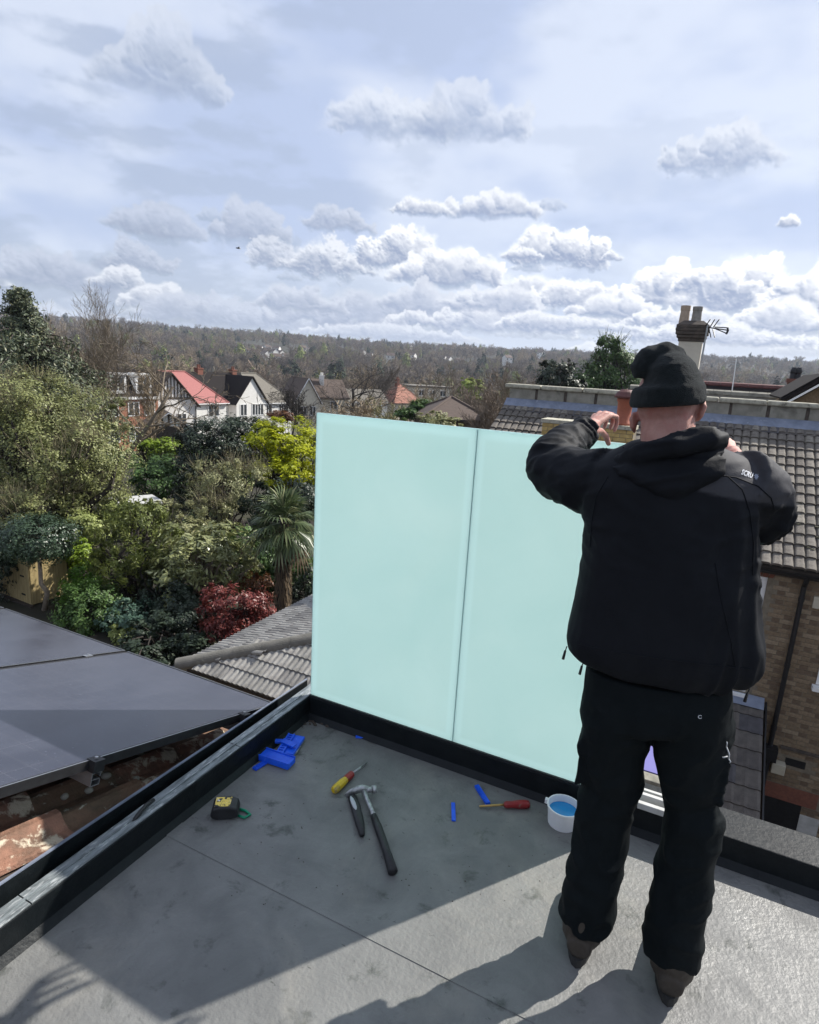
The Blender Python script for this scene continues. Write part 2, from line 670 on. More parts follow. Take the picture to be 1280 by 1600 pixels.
def scatter_pieces(root, name, items, meshes, mats_local=True, maxn=300, ground=None):
    """items: (4x4 matrix in the root's frame, mesh index). The ones that show largest become objects, the rest one joined part."""
    mw = Matrix.LocRotScale(root.location, root.rotation_euler, None)
    scored = []
    for M4, k in items:
        P = np.array(mw @ M4.translation)
        x, y = proj(P)
        d = np.linalg.norm(P - CAM)
        inside = -10 < x < 1290 and -10 < y < 1610
        scored.append(((0 if inside else 1), d, M4, k))
    scored.sort(key=lambda q: (q[0], q[1]))
    for q in scored[:maxn]:
        o = bpy.data.objects.new(name, meshes[q[3]])
        COL.objects.link(o)
        o.parent = root
        o.matrix_local = q[2]
    rest = scored[maxn:]
    if rest:
        mats, V, Fc, mi, off = [], [], [], [], 0
        cache = {}
        for _, _, M4, k in rest:
            if k not in cache:
                me = meshes[k]
                vv = np.array([v.co[:] for v in me.vertices])
                mat_ = me.materials[0]
                if mat_ not in mats:
                    mats.append(mat_)
                cache[k] = (vv, [tuple(p.vertices) for p in me.polygons], mats.index(mat_))
            vv, ff, mm = cache[k]
            A = np.array(M4)
            V.append(vv @ A[:3, :3].T + A[:3, 3])
            Fc += [tuple(i + off for i in p) for p in ff]
            mi += [mm] * len(ff)
            off += len(vv)
        me = bpy.data.meshes.new(name + '_field')
        me.from_pydata(np.concatenate(V).tolist(), [], Fc)
        for m in mats:
            me.materials.append(m)
        me.polygons.foreach_set('material_index', mi)
        me.update()
        link(name + '_field', me, root, kind='stuff')
# ------------------------------------------------------------------ material library
M = {}
M['deck'] = pmat('grey_deck', (0.175, 0.175, 0.168), (0.126, 0.127, 0.124), 5.0, 0.45, 0.25, 60, c3=(0.062, 0.066, 0.06), s3=9.0, t3=(0.58, 0.70), rvar=0.12, dist=0.6)
_dm = M['deck']
_t = NT(_dm.node_tree)
_b = _dm.node_tree.nodes['Principled BSDF']
_o = _t.new('ShaderNodeTexCoord').outputs['Object']
_c = _b.inputs['Base Color'].links[0].from_socket
_n = _t.noise(_o, 2.2, 7, 0.65, 1.2)
_c = _t.mix(_t.m('MULTIPLY', _t.remap(_n, 0.54, 0.70), 0.45), _c, (0.235, 0.225, 0.20))
_mp = _t.new('ShaderNodeMapping'); _mp.inputs['Scale'].default_value = (1.0, 2.6, 1); _mp.inputs['Rotation'].default_value = (0, 0, 0.5)
_t.link(_o, _mp.inputs[0])
_c = _t.mix(_t.remap(_t.noise(_mp.outputs[0], 16, 5, 0.7), 0.665, 0.70, 0, 0.75), _c, (0.045, 0.047, 0.043))
_t.link(_c, _b.inputs['Base Color'])
M['kerb'] = pmat('black_membrane', (0.0045, 0.0065, 0.008), (0.008, 0.0105, 0.012), 14, 0.5, 0.15, 50, spec=0.22)
M['kerb_top'] = pmat('scuffed_silver', (0.28, 0.31, 0.32), (0.12, 0.135, 0.14), 22, 0.45, 0.2, 80, metal=0.3, stretch=(3, 0.5, 1), c3=(0.5, 0.52, 0.52), s3=30)
M['white_pl'] = pmat('white_plastic', (0.78, 0.79, 0.79), (0.70, 0.71, 0.71), 12, 0.4)
M['black'] = pmat('black_plastic', (0.012, 0.012, 0.013), (0.022, 0.022, 0.024), 30, 0.45)
M['alu'] = pmat('aluminium', (0.55, 0.56, 0.57), (0.42, 0.43, 0.44), 30, 0.3, metal=0.9)
M['steel'] = pmat('worn_steel', (0.48, 0.49, 0.49), (0.24, 0.25, 0.25), 60, 0.38, 0.2, 120, metal=0.75)
M['blue'] = pmat('blue_plastic', (0.008, 0.075, 0.62), (0.012, 0.11, 0.75), 20, 0.4, c3=(0.22, 0.34, 0.72), s3=45, t3=(0.66, 0.74))
M['clay'] = pmat('weathered_clay', (0.30, 0.15, 0.10), (0.12, 0.075, 0.052), 9, 0.85, 0.5, 60, c3=(0.50, 0.43, 0.33), s3=14, t3=(0.52, 0.60))
M['clay2'] = pmat('mossy_clay', (0.20, 0.115, 0.075), (0.10, 0.075, 0.05), 10, 0.9, 0.5, 60, c3=(0.42, 0.40, 0.33), s3=12, t3=(0.60, 0.66))
M['clay3'] = pmat('orange_clay', (0.42, 0.235, 0.16), (0.24, 0.125, 0.085), 12, 0.85, 0.5, 60, c3=(0.55, 0.50, 0.42), s3=16, t3=(0.52, 0.6))
for i, (a, b) in enumerate((((0.150, 0.132, 0.112), (0.085, 0.073, 0.062)), ((0.185, 0.165, 0.14), (0.105, 0.09, 0.076)), ((0.12, 0.104, 0.09), (0.068, 0.058, 0.05)), ((0.26, 0.235, 0.195), (0.13, 0.115, 0.095)))):
    M['ctile%d' % i] = pmat('concrete_tile_%s' % 'abcd'[i], a, b, 14, 0.85, 0.4, 70, c3=(0.42, 0.40, 0.32), s3=26, t3=(0.64, 0.72))
for i, (a, b) in enumerate((((0.24, 0.235, 0.22), (0.15, 0.145, 0.135)), ((0.29, 0.285, 0.265), (0.19, 0.18, 0.17)), ((0.20, 0.195, 0.185), (0.12, 0.115, 0.11)))):
    M['gtile%d' % i] = pmat('grey_tile_%s' % 'abc'[i], a, b, 9, 0.8, 0.3, 70, c3=(0.37, 0.36, 0.31), s3=15, t3=(0.62, 0.72))
for i, (a, b) in enumerate((((0.105, 0.092, 0.083), (0.07, 0.062, 0.058)), ((0.13, 0.115, 0.10), (0.085, 0.075, 0.068)), ((0.09, 0.085, 0.09), (0.062, 0.058, 0.062)))):
    M['ltile%d' % i] = pmat('brown_tile_%s' % 'abc'[i], a, b, 9, 0.75, 0.3, 70)
for i, (a, b) in enumerate((((0.235, 0.172, 0.108), (0.16, 0.115, 0.074)), ((0.275, 0.205, 0.132), (0.19, 0.138, 0.09)), ((0.175, 0.122, 0.08), (0.115, 0.082, 0.056)), ((0.31, 0.245, 0.165), (0.22, 0.165, 0.112)))):
    M['brick%d' % i] = pmat('stock_brick_%s' % 'abcd'[i], a, b, 25, 0.9, 0.4, 120)
M['redbrick'] = pmat('red_brick', (0.215, 0.085, 0.055), (0.15, 0.06, 0.042), 20, 0.85, 0.3, 100)
M['mortar'] = pmat('mortar', (0.23, 0.195, 0.145), (0.16, 0.135, 0.10), 12, 0.95, 0.4, 90)
M['cement'] = pmat('grey_cement', (0.30, 0.285, 0.24), (0.20, 0.19, 0.155), 5, 0.9, 0.3, 50, c3=(0.12, 0.115, 0.095), s3=2.5, t3=(0.55, 0.7))
M['coping'] = pmat('lichen_coping', (0.47, 0.45, 0.36), (0.30, 0.28, 0.22), 11, 0.9, 0.4, 60, c3=(0.13, 0.12, 0.10), s3=8, t3=(0.58, 0.66))
M['hip'] = pmat('hip_cement', (0.165, 0.158, 0.14), (0.12, 0.115, 0.10), 6, 0.9, 0.3, 40, c3=(0.23, 0.225, 0.18), s3=5, t3=(0.62, 0.72))
M['lead'] = pmat('lead_flashing', (0.23, 0.26, 0.33), (0.16, 0.185, 0.24), 6, 0.5, 0.2, 20, metal=0.2, c3=(0.40, 0.42, 0.46), s3=7, t3=(0.6, 0.7))
M['render_w'] = pmat('white_render', (0.70, 0.69, 0.66), (0.63, 0.62, 0.59), 3, 0.85, 0.1, 40)
M['render_c'] = pmat('cream_render', (0.60, 0.555, 0.46), (0.50, 0.46, 0.38), 3, 0.85, 0.1, 40)
M['timber_d'] = pmat('dark_timber', (0.035, 0.028, 0.022), (0.06, 0.045, 0.035), 8, 0.8)
M['white_paint'] = pmat('white_paint', (0.80, 0.80, 0.79), (0.74, 0.74, 0.73), 6, 0.5)
M['pane'] = pmat('window_glass', (0.03, 0.036, 0.042), (0.05, 0.058, 0.065), 1.5, 0.08, spec=0.6)
M['panegrey'] = pmat('curtained_glass', (0.20, 0.21, 0.21), (0.26, 0.27, 0.27), 1.5, 0.2, spec=0.6)
M['roof_red'] = pmat('new_red_tile', (0.33, 0.115, 0.105), (0.26, 0.09, 0.083), 5, 0.75, stretch=(1, 1, 6))
M['roof_dark'] = pmat('dark_slate', (0.014, 0.0115, 0.0115), (0.021, 0.0175, 0.017), 4, 0.85, spec=0.12, stretch=(1, 1, 5))
M['roof_grey'] = pmat('grey_brown_tile', (0.17, 0.155, 0.13), (0.12, 0.108, 0.09), 4, 0.85, stretch=(1, 1, 5))
M['roof_brown'] = pmat('brown_tile', (0.105, 0.075, 0.06), (0.075, 0.055, 0.045), 4, 0.85, stretch=(1, 1, 5))
M['roof_clay'] = pmat('old_clay_tile', (0.34, 0.16, 0.11), (0.25, 0.11, 0.08), 5, 0.85, stretch=(1, 1, 5))
M['brick_far'] = pmat('orange_brick', (0.40, 0.165, 0.10), (0.33, 0.13, 0.08), 2.5, 0.85)
M['terracotta'] = pmat('terracotta', (0.36, 0.115, 0.065), (0.28, 0.085, 0.05), 8, 0.7, 0.15, 50)
M['maroon'] = pmat('maroon_cap', (0.13, 0.045, 0.04), (0.09, 0.035, 0.03), 10, 0.6)
M['buffpot'] = pmat('buff_pot', (0.46, 0.36, 0.28), (0.35, 0.27, 0.20), 8, 0.8)
M['greypot'] = pmat('grey_pot', (0.30, 0.28, 0.255), (0.20, 0.19, 0.17), 8, 0.8)
M['soot'] = pmat('sooty_brick', (0.105, 0.085, 0.07), (0.06, 0.05, 0.043), 9, 0.9, 0.3, 40)
M['plank'] = pmat('treated_plank', (0.42, 0.33, 0.16), (0.31, 0.235, 0.11), 4, 0.75, 0.15, 30, stretch=(6, 6, 0.7))
M['soil'] = pmat('dark_soil', (0.025, 0.020, 0.014), (0.018, 0.016, 0.011), 0.8, 0.95, 0.4, 8, c3=(0.045, 0.055, 0.02), s3=0.25, t3=(0.5, 0.62))
M['bark'] = pmat('grey_brown_bark', (0.20, 0.162, 0.115), (0.13, 0.105, 0.078), 6, 0.9, 0.3, 30)
M['bark_d'] = pmat('dark_bark', (0.05, 0.041, 0.034), (0.034, 0.028, 0.024), 6, 0.9, 0.3, 30)
M['bark_p'] = pmat('pale_bark', (0.36, 0.30, 0.23), (0.24, 0.19, 0.145), 14, 0.9, 0.3, 40)
M['twig_a'] = pmat('brown_twigs', (0.205, 0.158, 0.118), (0.155, 0.12, 0.088), 0.3, 0.95)
M['twig_b'] = pmat('tan_twigs', (0.29, 0.23, 0.155), (0.23, 0.18, 0.118), 0.3, 0.95)
M['twig_c'] = pmat('grey_twigs', (0.155, 0.13, 0.108), (0.115, 0.096, 0.08), 0.3, 0.95)
M['twig_d'] = pmat('olive_twigs', (0.22, 0.20, 0.098), (0.165, 0.15, 0.075), 0.3, 0.95)
M['twig_g'] = pmat('spring_green_mass', (0.22, 0.25, 0.075), (0.16, 0.19, 0.055), 0.3, 0.95)
M['twig_e'] = pmat('evergreen_mass', (0.035, 0.05, 0.026), (0.026, 0.036, 0.02), 0.3, 0.95)
M['jacket'] = pmat('black_softshell', (0.0048, 0.0060, 0.0088), (0.0068, 0.0082, 0.0115), 9, 0.72, 0.10, 260, spec=0.16)
M['jacket_hi'] = pmat('charcoal_yoke', (0.046, 0.046, 0.052), (0.054, 0.054, 0.061), 9, 0.6, 0.08, 260, spec=0.35)
M['trouser'] = pmat('black_work_cloth', (0.0038, 0.0062, 0.0075), (0.0058, 0.0085, 0.010), 8, 0.8, 0.15, 300, spec=0.12, c3=(0.013, 0.0155, 0.017), s3=11, t3=(0.68, 0.8))
M['beanie'] = pmat('dark_knit', (0.006, 0.0095, 0.011), (0.011, 0.0155, 0.0175), 60, 0.95, 0.6, 420, spec=0.15)
M['skin'] = pmat('skin', (0.50, 0.285, 0.235), (0.40, 0.20, 0.165), 26, 0.62, 0.14, 220, spec=0.25, c3=(0.44, 0.17, 0.14), s3=9, t3=(0.52, 0.72))
_b = M['skin'].node_tree.nodes['Principled BSDF']
_b.inputs['Subsurface Weight'].default_value = 0.25
_b.inputs['Subsurface Radius'].default_value = (0.02, 0.008, 0.005)
_b.inputs['Subsurface Scale'].default_value = 0.4
for k in ('beanie', 'trouser', 'jacket'):
    M[k].node_tree.nodes['Principled BSDF'].inputs['Sheen Weight'].default_value = 0.0 if k != 'beanie' else 0.10
    M[k].node_tree.nodes['Principled BSDF'].inputs['Sheen Roughness'].default_value = 0.5
M['print'] = pmat('print_white', (0.62, 0.64, 0.68))
M['boot'] = pmat('boot_leather', (0.03, 0.024, 0.019), (0.05, 0.04, 0.03), 20, 0.7, 0.2, 90)
M['sole'] = pmat('rubber_sole', (0.02, 0.02, 0.02), (0.035, 0.033, 0.03), 20, 0.85)
M['yellow'] = pmat('yellow_acetate', (0.60, 0.43, 0.01), (0.46, 0.30, 0.008), 25, 0.3, coat=0.2, c3=(0.25, 0.20, 0.07), s3=30, t3=(0.58, 0.68))
M['red_pl'] = pmat('red_plastic', (0.26, 0.018, 0.018), (0.19, 0.012, 0.014), 20, 0.35, coat=0.15, c3=(0.20, 0.12, 0.10), s3=30, t3=(0.60, 0.70))
M['brass'] = pmat('brass_shank', (0.50, 0.33, 0.12), (0.40, 0.25, 0.09), 30, 0.35, metal=0.6)
M['gripgrey'] = pmat('grip_grey', (0.42, 0.44, 0.46), (0.36, 0.38, 0.40), 20, 0.6)
M['bluewater'] = pmat('blue_wash', (0.015, 0.22, 0.52), (0.02, 0.28, 0.60), 6, 0.15)
M['green'] = pmat('green_strap', (0.005, 0.25, 0.13), (0.005, 0.19, 0.10), 20, 0.5)
M['yellowprint'] = pmat('yellow_print', (0.75, 0.55, 0.10), (0.02, 0.02, 0.02), 70, 0.4, lo=0.52, hi=0.56, c3=(0.8, 0.8, 0.78), s3=50, t3=(0.58, 0.62))
M['lilac'] = pmat('lilac_polycarbonate', (0.185, 0.17, 0.40), (0.165, 0.155, 0.37), 2, 0.25)
M['dirtwhite'] = pmat('dirty_white', (0.50, 0.50, 0.48), (0.36, 0.36, 0.34), 8, 0.6)
M['yellowbrick0'] = pmat('yellow_brick', (0.52, 0.38, 0.15), (0.40, 0.28, 0.11), 14, 0.9)
M['yellowbrick1'] = pmat('yellow_brick_dark', (0.44, 0.31, 0.12), (0.32, 0.22, 0.085), 14, 0.9)
M['ivory'] = pmat('ivory_box', (0.50, 0.46, 0.36), (0.42, 0.385, 0.30), 6, 0.6)

# frosted glass: milky interlayer in pale aqua between clear green-edged faces
m = bpy.data.materials.new('frosted_glass')
m.use_nodes = True
t = NT(m.node_tree)
t.n.clear()
mo = t.new('ShaderNodeOutputMaterial')
tr = t.new('ShaderNodeBsdfTranslucent')
df = t.new('ShaderNodeBsdfDiffuse')
gl = t.new('ShaderNodeBsdfGlossy')
gl.inputs['Roughness'].default_value = 0.12
gl.inputs[0].default_value = (1, 1, 1, 1)
tcg = t.new('ShaderNodeTexCoord')
nv = t.noise(tcg.outputs['Object'], 2.6, 6.0, 0.6, 0.6)
c = t.mix(t.remap(nv, 0.3, 0.7), (0.655, 0.815, 0.80), (0.70, 0.845, 0.83))
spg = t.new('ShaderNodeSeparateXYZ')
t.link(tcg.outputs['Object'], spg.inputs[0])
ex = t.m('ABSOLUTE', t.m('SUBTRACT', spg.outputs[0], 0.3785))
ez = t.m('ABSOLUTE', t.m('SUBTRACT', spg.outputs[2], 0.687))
edge_glow = t.m('MAXIMUM', t.remap(ex, 0.335, 0.352, 0, 1, True), t.remap(ez, 0.640, 0.660, 0, 1, True))
c = t.mix(t.m('MULTIPLY', edge_glow, 0.75), c, (0.73, 0.89, 0.885))  # paler rim painted in for the light gathering at the glass edges
t.link(c, tr.inputs[0])
t.link(c, df.inputs[0])
m1 = t.new('ShaderNodeMixShader'); m1.inputs[0].default_value = 0.22
t.link(tr.outputs[0], m1.inputs[1]); t.link(df.outputs[0], m1.inputs[2])
lw = t.new('ShaderNodeFresnel'); lw.inputs[0].default_value = 1.45
m2 = t.new('ShaderNodeMixShader'); t.link(t.m('MULTIPLY', lw.outputs[0], 0.6), m2.inputs[0])
t.link(m1.outputs[0], m2.inputs[1]); t.link(gl.outputs[0], m2.inputs[2])
t.link(m2.outputs[0], mo.inputs[0])
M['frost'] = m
M['frost_edge'] = leafmat('glass_edge_green', (0.45, 0.68, 0.64), (0.50, 0.72, 0.68), None, 0.6, 0.15, 0.6)

# solar glass: near-black cells, faint busbars, dust
m = bpy.data.materials.new('solar_cells')
m.use_nodes = True
t = NT(m.node_tree)
b = m.node_tree.nodes['Principled BSDF']
tcs = t.new('ShaderNodeTexCoord')
sp = t.new('ShaderNodeSeparateXYZ')
t.link(tcs.outputs['Object'], sp.inputs[0])
def _line(s, period, w):
    f = t.m('FRACT', t.m('DIVIDE', s, period))
    return t.m('LESS_THAN', t.m('ABSOLUTE', t.m('SUBTRACT', f, 0.5)), w)
ln = t.m('MAXIMUM', _line(sp.outputs[0], 0.1667, 0.012), _line(sp.outputs[1], 0.0833, 0.02))
bus = t.m('MULTIPLY', _line(sp.outputs[0], 0.0185, 0.05), 0.35)
mps = t.new('ShaderNodeMapping'); mps.inputs['Scale'].default_value = (2.2, 1.1, 1)
t.link(tcs.outputs['Object'], mps.inputs[0])
du = t.remap(t.noise(mps.outputs[0], 2.2, 7, 0.65, 0.4), 0.35, 0.80, 0.0, 0.26)
sp2 = t.remap(t.noise(tcs.outputs['Object'], 70, 3, 0.6), 0.66, 0.72, 0, 0.5)
base = t.mix(t.m('MAXIMUM', ln, bus), (0.022, 0.024, 0.036), (0.038, 0.039, 0.05))
base = t.mix(t.m('MAXIMUM', du, sp2), base, (0.135, 0.143, 0.18))
t.link(base, b.inputs['Base Color'])
b.inputs['Roughness'].default_value = 0.22
b.inputs['Specular IOR Level'].default_value = 0.5
t.link(t.remap(du, 0, 0.6, 0.12, 0.34), b.inputs['Roughness'])
M['cells'] = m

LF = {}
LF['olive'] = leafmat('olive_leaves', (0.125, 0.14, 0.052), (0.275, 0.295, 0.115), (0.34, 0.31, 0.18))
LF['grey_olive'] = leafmat('grey_olive_leaves', (0.173, 0.180, 0.083), (0.360, 0.360, 0.180), (0.450, 0.390, 0.226))
LF['gloss_dark'] = leafmat('glossy_dark_leaves', (0.020, 0.040, 0.020), (0.056, 0.090, 0.050), (0.188, 0.237, 0.175), 0.12, 0.38, 0.4)
LF['pale'] = leafmat('pale_green_leaves', (0.187, 0.230, 0.064), (0.359, 0.402, 0.144), (0.402, 0.402, 0.216))
LF['lime'] = leafmat('lime_leaves', (0.121, 0.198, 0.017), (0.264, 0.363, 0.033))
LF['bright'] = leafmat('bright_green_leaves', (0.055, 0.14, 0.014), (0.15, 0.30, 0.03))
LF['deep'] = leafmat('deep_green_leaves', (0.035, 0.075, 0.018), (0.11, 0.19, 0.05), (0.18, 0.25, 0.09))
LF['bluegreen'] = leafmat('blue_green_leaves', (0.046, 0.090, 0.064), (0.108, 0.180, 0.126))
LF['cypress'] = leafmat('cypress_sprays', (0.055, 0.075, 0.018), (0.19, 0.22, 0.055), (0.30, 0.32, 0.09))
LF['loquat'] = leafmat('loquat_leaves', (0.122, 0.144, 0.049), (0.302, 0.316, 0.137), (0.604, 0.604, 0.374), 0.2, 0.35, 0.5)
LF['red'] = leafmat('red_leaves', (0.115, 0.030, 0.024), (0.22, 0.052, 0.046), (0.36, 0.18, 0.13), 0.3, 0.4)
LF['rust'] = leafmat('rust_leaves', (0.09, 0.04, 0.02), (0.17, 0.075, 0.03))
LF['acid'] = leafmat('acid_yellow_leaves', (0.246, 0.291, 0.007), (0.470, 0.493, 0.013), (0.560, 0.526, 0.034), 0.35)
LF['yew'] = leafmat('yew_needles', (0.012, 0.022, 0.013), (0.038, 0.055, 0.031), (0.078, 0.096, 0.050), 0.1)
LF['cedar'] = leafmat('cedar_sprays', (0.039, 0.058, 0.034), (0.124, 0.143, 0.078), (0.247, 0.234, 0.130), 0.12)
LF['willow'] = leafmat('willow_leaves', (0.18, 0.23, 0.03), (0.30, 0.36, 0.07))
LF['palm'] = leafmat('palm_blades', (0.042, 0.066, 0.029), (0.120, 0.156, 0.066), (0.288, 0.288, 0.156), 0.2, 0.4)
LF['dead'] = leafmat('dead_fibres', (0.09, 0.065, 0.04), (0.17, 0.125, 0.08), None, 0.1, 0.9)
LF['twiggy'] = leafmat('budding_twigs', (0.15, 0.13, 0.085), (0.25, 0.22, 0.13), (0.26, 0.28, 0.12), 0.1, 0.9)
# ------------------------------------------------------------------ the flat roof deck and its upstands
GND = -5.8
FZ = 0.033                                             # deck surface
dk = MB().box(-0.02, 5.0, -4.5, 0.0, FZ - 0.12, FZ)
dstruct('roof_deck', dk, M['deck'])
lp = MB()
for b_ in (-0.92, -1.9, -2.9):                          # lapped joints of the deck skin
    lp.box(0.004, 5.0, b_, b_ + 0.075, FZ - 0.001, FZ + 0.0022)
dstruct('deck_lap', lp, M['deck'])
lp = MB().prism([(0.0005, FZ), (0.022, FZ + 0.0005), (0.0005, FZ + 0.022)], -4.5, -0.014, 0, lambda x, y, z: (x, z, y)).prism([(-0.0125, FZ), (-0.036, FZ + 0.0005), (-0.0125, FZ + 0.024)], 0.001, 5.0, 0, lambda x, y, z: (z, x, y))
dstruct('deck_fillet', lp, M['kerb'])
root = dthing('roof_upstand', 'low black upstand with a scuffed silver top edge running along the roof deck', 'upstand', (0, 0, 0))
dpart('side_upstand', MB().box(-0.066, 0.0, -4.5, 0.10, -0.25, 0.142), M['kerb'], root, bv=0.004)
dpart('front_upstand', MB().box(0.002, 5.0, -0.012, 0.16, -0.25, 0.146), M['kerb'], root, bv=0.004)
mb = MB()
rnd = random.Random(3)
b0 = -4.5
while b0 < 0.08:                                       # scuffed capping in butted lengths
    b1 = min(b0 + rnd.uniform(0.5, 0.9), 0.10)
    mb.box(-0.064, -0.004, b0 + 0.002, b1 - 0.002, 0.1425, 0.1455 + rnd.uniform(0, 0.002))
    b0 = b1
dpart('capping', mb, M['kerb_top'], root)
mb = MB()
mb.box(-0.036, -0.031, -4.5, 0.08, 0.146, 0.1505)
dpart('capping_ridge', mb, M['kerb_top'], root)
mb = MB()
mb.box(1.535, 1.80, -0.024, -0.004, 0.1465, 0.172)
mb.box(1.535, 1.80, 0.030, 0.048, 0.1465, 0.176)
mb.box(1.535, 1.80, 0.085, 0.10, 0.1465, 0.16)
dpart('glazing_channel', mb, M['dirtwhite'], root, bv=0.002)
root = dthing('edge_flashing', 'thin dark flashing sheet standing up between solar panel and upstand', 'flashing', (-0.11, 0, 0))
mb = MB()
mb.slab([(-0.100, 0.115, 0.145), (-0.100, -1.6, 0.19), (-0.100, -1.6, -0.10), (-0.100, 0.115, -0.25)], 0.006)
dpart('sheet', mb, M['kerb'], root)
mb = MB().bar((-0.103, 0.115, 0.149), (-0.103, -0.30, 0.160), 0.010, 0.005)
dpart('bare_edge', mb, M['alu'], root)
mb = MB().bar((-0.103, -0.302, 0.160), (-0.103, -1.6, 0.194), 0.009, 0.005)
dpart('lip', mb, M['lead'], root)
# black cable hose over the corner of the upstand
mb = MB().tube([ata(240, 1250, -0.05) + np.array([0, 0, .0]), ata(228, 1258, -0.04), ata(214, 1275, -0.03), ata(190, 1310, -0.03)], 0.007, 8)
dsingle('cable', mb, M['black'], 'short black cable looped over the near end of the silver upstand', 'cable', tuple(ata(240, 1250, -0.05)), smooth=True)

# frosted glass panels
def glass(a0, a1, label):
    r = dthing('glass_panel', label, 'glass panel', (a0, 0.004, 0.147), 'frosted glass screen panels')
    mb = MB().box(a0 + 0.0024, a1 - 0.0024, 0.0, 0.0175, 0.147, 1.521)
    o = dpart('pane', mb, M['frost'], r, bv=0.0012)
    e = MB()
    e.box(a0 + 0.0008, a0 + 0.0022, 0.0004, 0.0171, 0.147, 1.5208)
    e.box(a1 - 0.0022, a1 - 0.0008, 0.0004, 0.0171, 0.147, 1.5208)
    e.box(a0 + 0.0015, a1 - 0.0015, 0.0004, 0.0171, 1.5212, 1.5235)
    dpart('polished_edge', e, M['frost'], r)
    if a0 == 0.0:
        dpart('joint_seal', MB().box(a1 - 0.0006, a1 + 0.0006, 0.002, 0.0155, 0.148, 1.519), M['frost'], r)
    return r
glass(0.0, 0.757, 'frosted pale aqua glass panel standing clear beside the solar panels')
glass(0.757, 1.515, 'frosted pale aqua glass panel partly hidden behind the man in black')
mb = MB().box(0.0, 1.53, -0.010, -0.001, 0.1465, 0.153)
dsingle('glazing_gasket', mb, M['black'], 'thin black gasket along the foot of the frosted glass panels', 'gasket', (0, 0, 0.1465))

# own house under the deck
hw = MB().box(-6.4, 5.0, -4.5, 0.12, GND - 1.0, -0.26)
dstruct('house_wall', hw, M['brick2'])

# ------------------------------------------------------------------ own tiled slope with solar panels
T16 = radians(16)
D1 = np.array([0, cos(T16), -sin(T16)])
N1 = np.cross([1, 0, 0], D1)
P0 = Ld(at(405, 1090, 2.9))


def slope_matrix(P):
    """local x along the eaves, y down the slope, z out of the roof; a world matrix"""
    R = np.stack([E1, E2 * D1[1] + np.array([0, 0, D1[2]]), E1 * N1[0] + E2 * N1[1] + np.array([0, 0, N1[2]])], 1)
    w = Wd(*P)
    return Matrix(((*R[0], w[0]), (*R[1], w[1]), (*R[2], w[2]), (0, 0, 0, 1)))


def sthing(name, label, cat, group=None, off=(0, 0, 0)):
    r = thing(name, label, cat, group=group)
    r.matrix_world = slope_matrix(P0 + np.array([1, 0, 0]) * off[0] + D1 * off[1] + N1 * off[2])
    return r


rt = sthing('tiled_slope', 'old clay tiled roof slope under the solar panels', 'roof', off=(0, 0, -0.20))
link('roof_deck_boards', MB().box(-6.0, 0.155, -3.6, 0.30, -0.14, -0.065).mesh('roof_deck_boards', M['timber_d']), rt)


def tile_mesh(name, w, ln, rolls, rh, th, mat, seg=4, rise=None, flat=0.35, rough=0.0, sd=0, wide=False):
    """interlocking tile: x across, y up the slope from the lower edge; rolls of height rh; th thick at the nose"""
    rg = random.Random(sd)
    xs, zs = [], []
    n = rolls * seg
    for i in range(n + 1):
        u = i / n * rolls
        f = u - math.floor(u)
        z = max(0.0, sin(pi * max(0, (f - flat) / (1 - flat)))) * rh if f > flat else 0.0
        if wide:
            z = rh * (1 - abs(2 * f - 1) ** 5)
        xs.append(i / n * w)
        zs.append(z)
    rise = th * 1.25 if rise is None else rise
    ys = (0.0, ln * 0.5, ln)
    V, Fc = [], []
    for j, y in enumerate(ys):
        for x, z in zip(xs, zs):
            V.append((x + rg.uniform(-1, 1) * rough, y + (rg.uniform(-1, 1) * rough * 2 if j == 0 else 0), th + rise * (1 - y / ln) + z + rg.uniform(-1, 1) * rough))
    m_ = n + 1
    for j in range(2):
        for i in range(n):
            Fc.append((j * m_ + i, j * m_ + i + 1, (j + 1) * m_ + i + 1, (j + 1) * m_ + i))
    o = len(V)
    for x, z in zip(xs, zs):
        V.append((x, 0.004, rise + z * 0.8 - th * 0.1))
    for i in range(n):
        Fc.append((i, o + i, o + i + 1, i + 1))
    V += [(0, 0, rise), (0, ln, 0), (w, 0, rise), (w, ln, 0)]
    q = o + m_
    Fc.append((0, m_, 2 * m_, q + 1, q))
    Fc.append((n, q + 2, q + 3, 2 * m_ + n, m_ + n))
    me = bpy.data.meshes.new(name)
    me.from_pydata(V, [], Fc)
    me.materials.append(mat)
    me.update()
    return me


clay = [tile_mesh('clay_tile', 0.335, 0.41, 2, 0.045, 0.016, M[k], 7, 0.022, 0.30, 0.003, i) for i, k in enumerate(('clay', 'clay2', 'clay3'))]
rg = random.Random(11)
for j in range(8):
    for i in range(3):
        o = link('clay_tile', clay[(2 if (j > 4 and i < 2) else 1 if rg.random() < 0.6 else 0)], rt)
        x = 0.145 - 0.335 * (i + 1) + rg.uniform(-.004, .004)
        y = 0.26 - 0.335 * j
        o.location = (x + 0.335, y, -0.064)
        o.rotation_euler = (0, 0, pi + rg.uniform(-.012, .012))
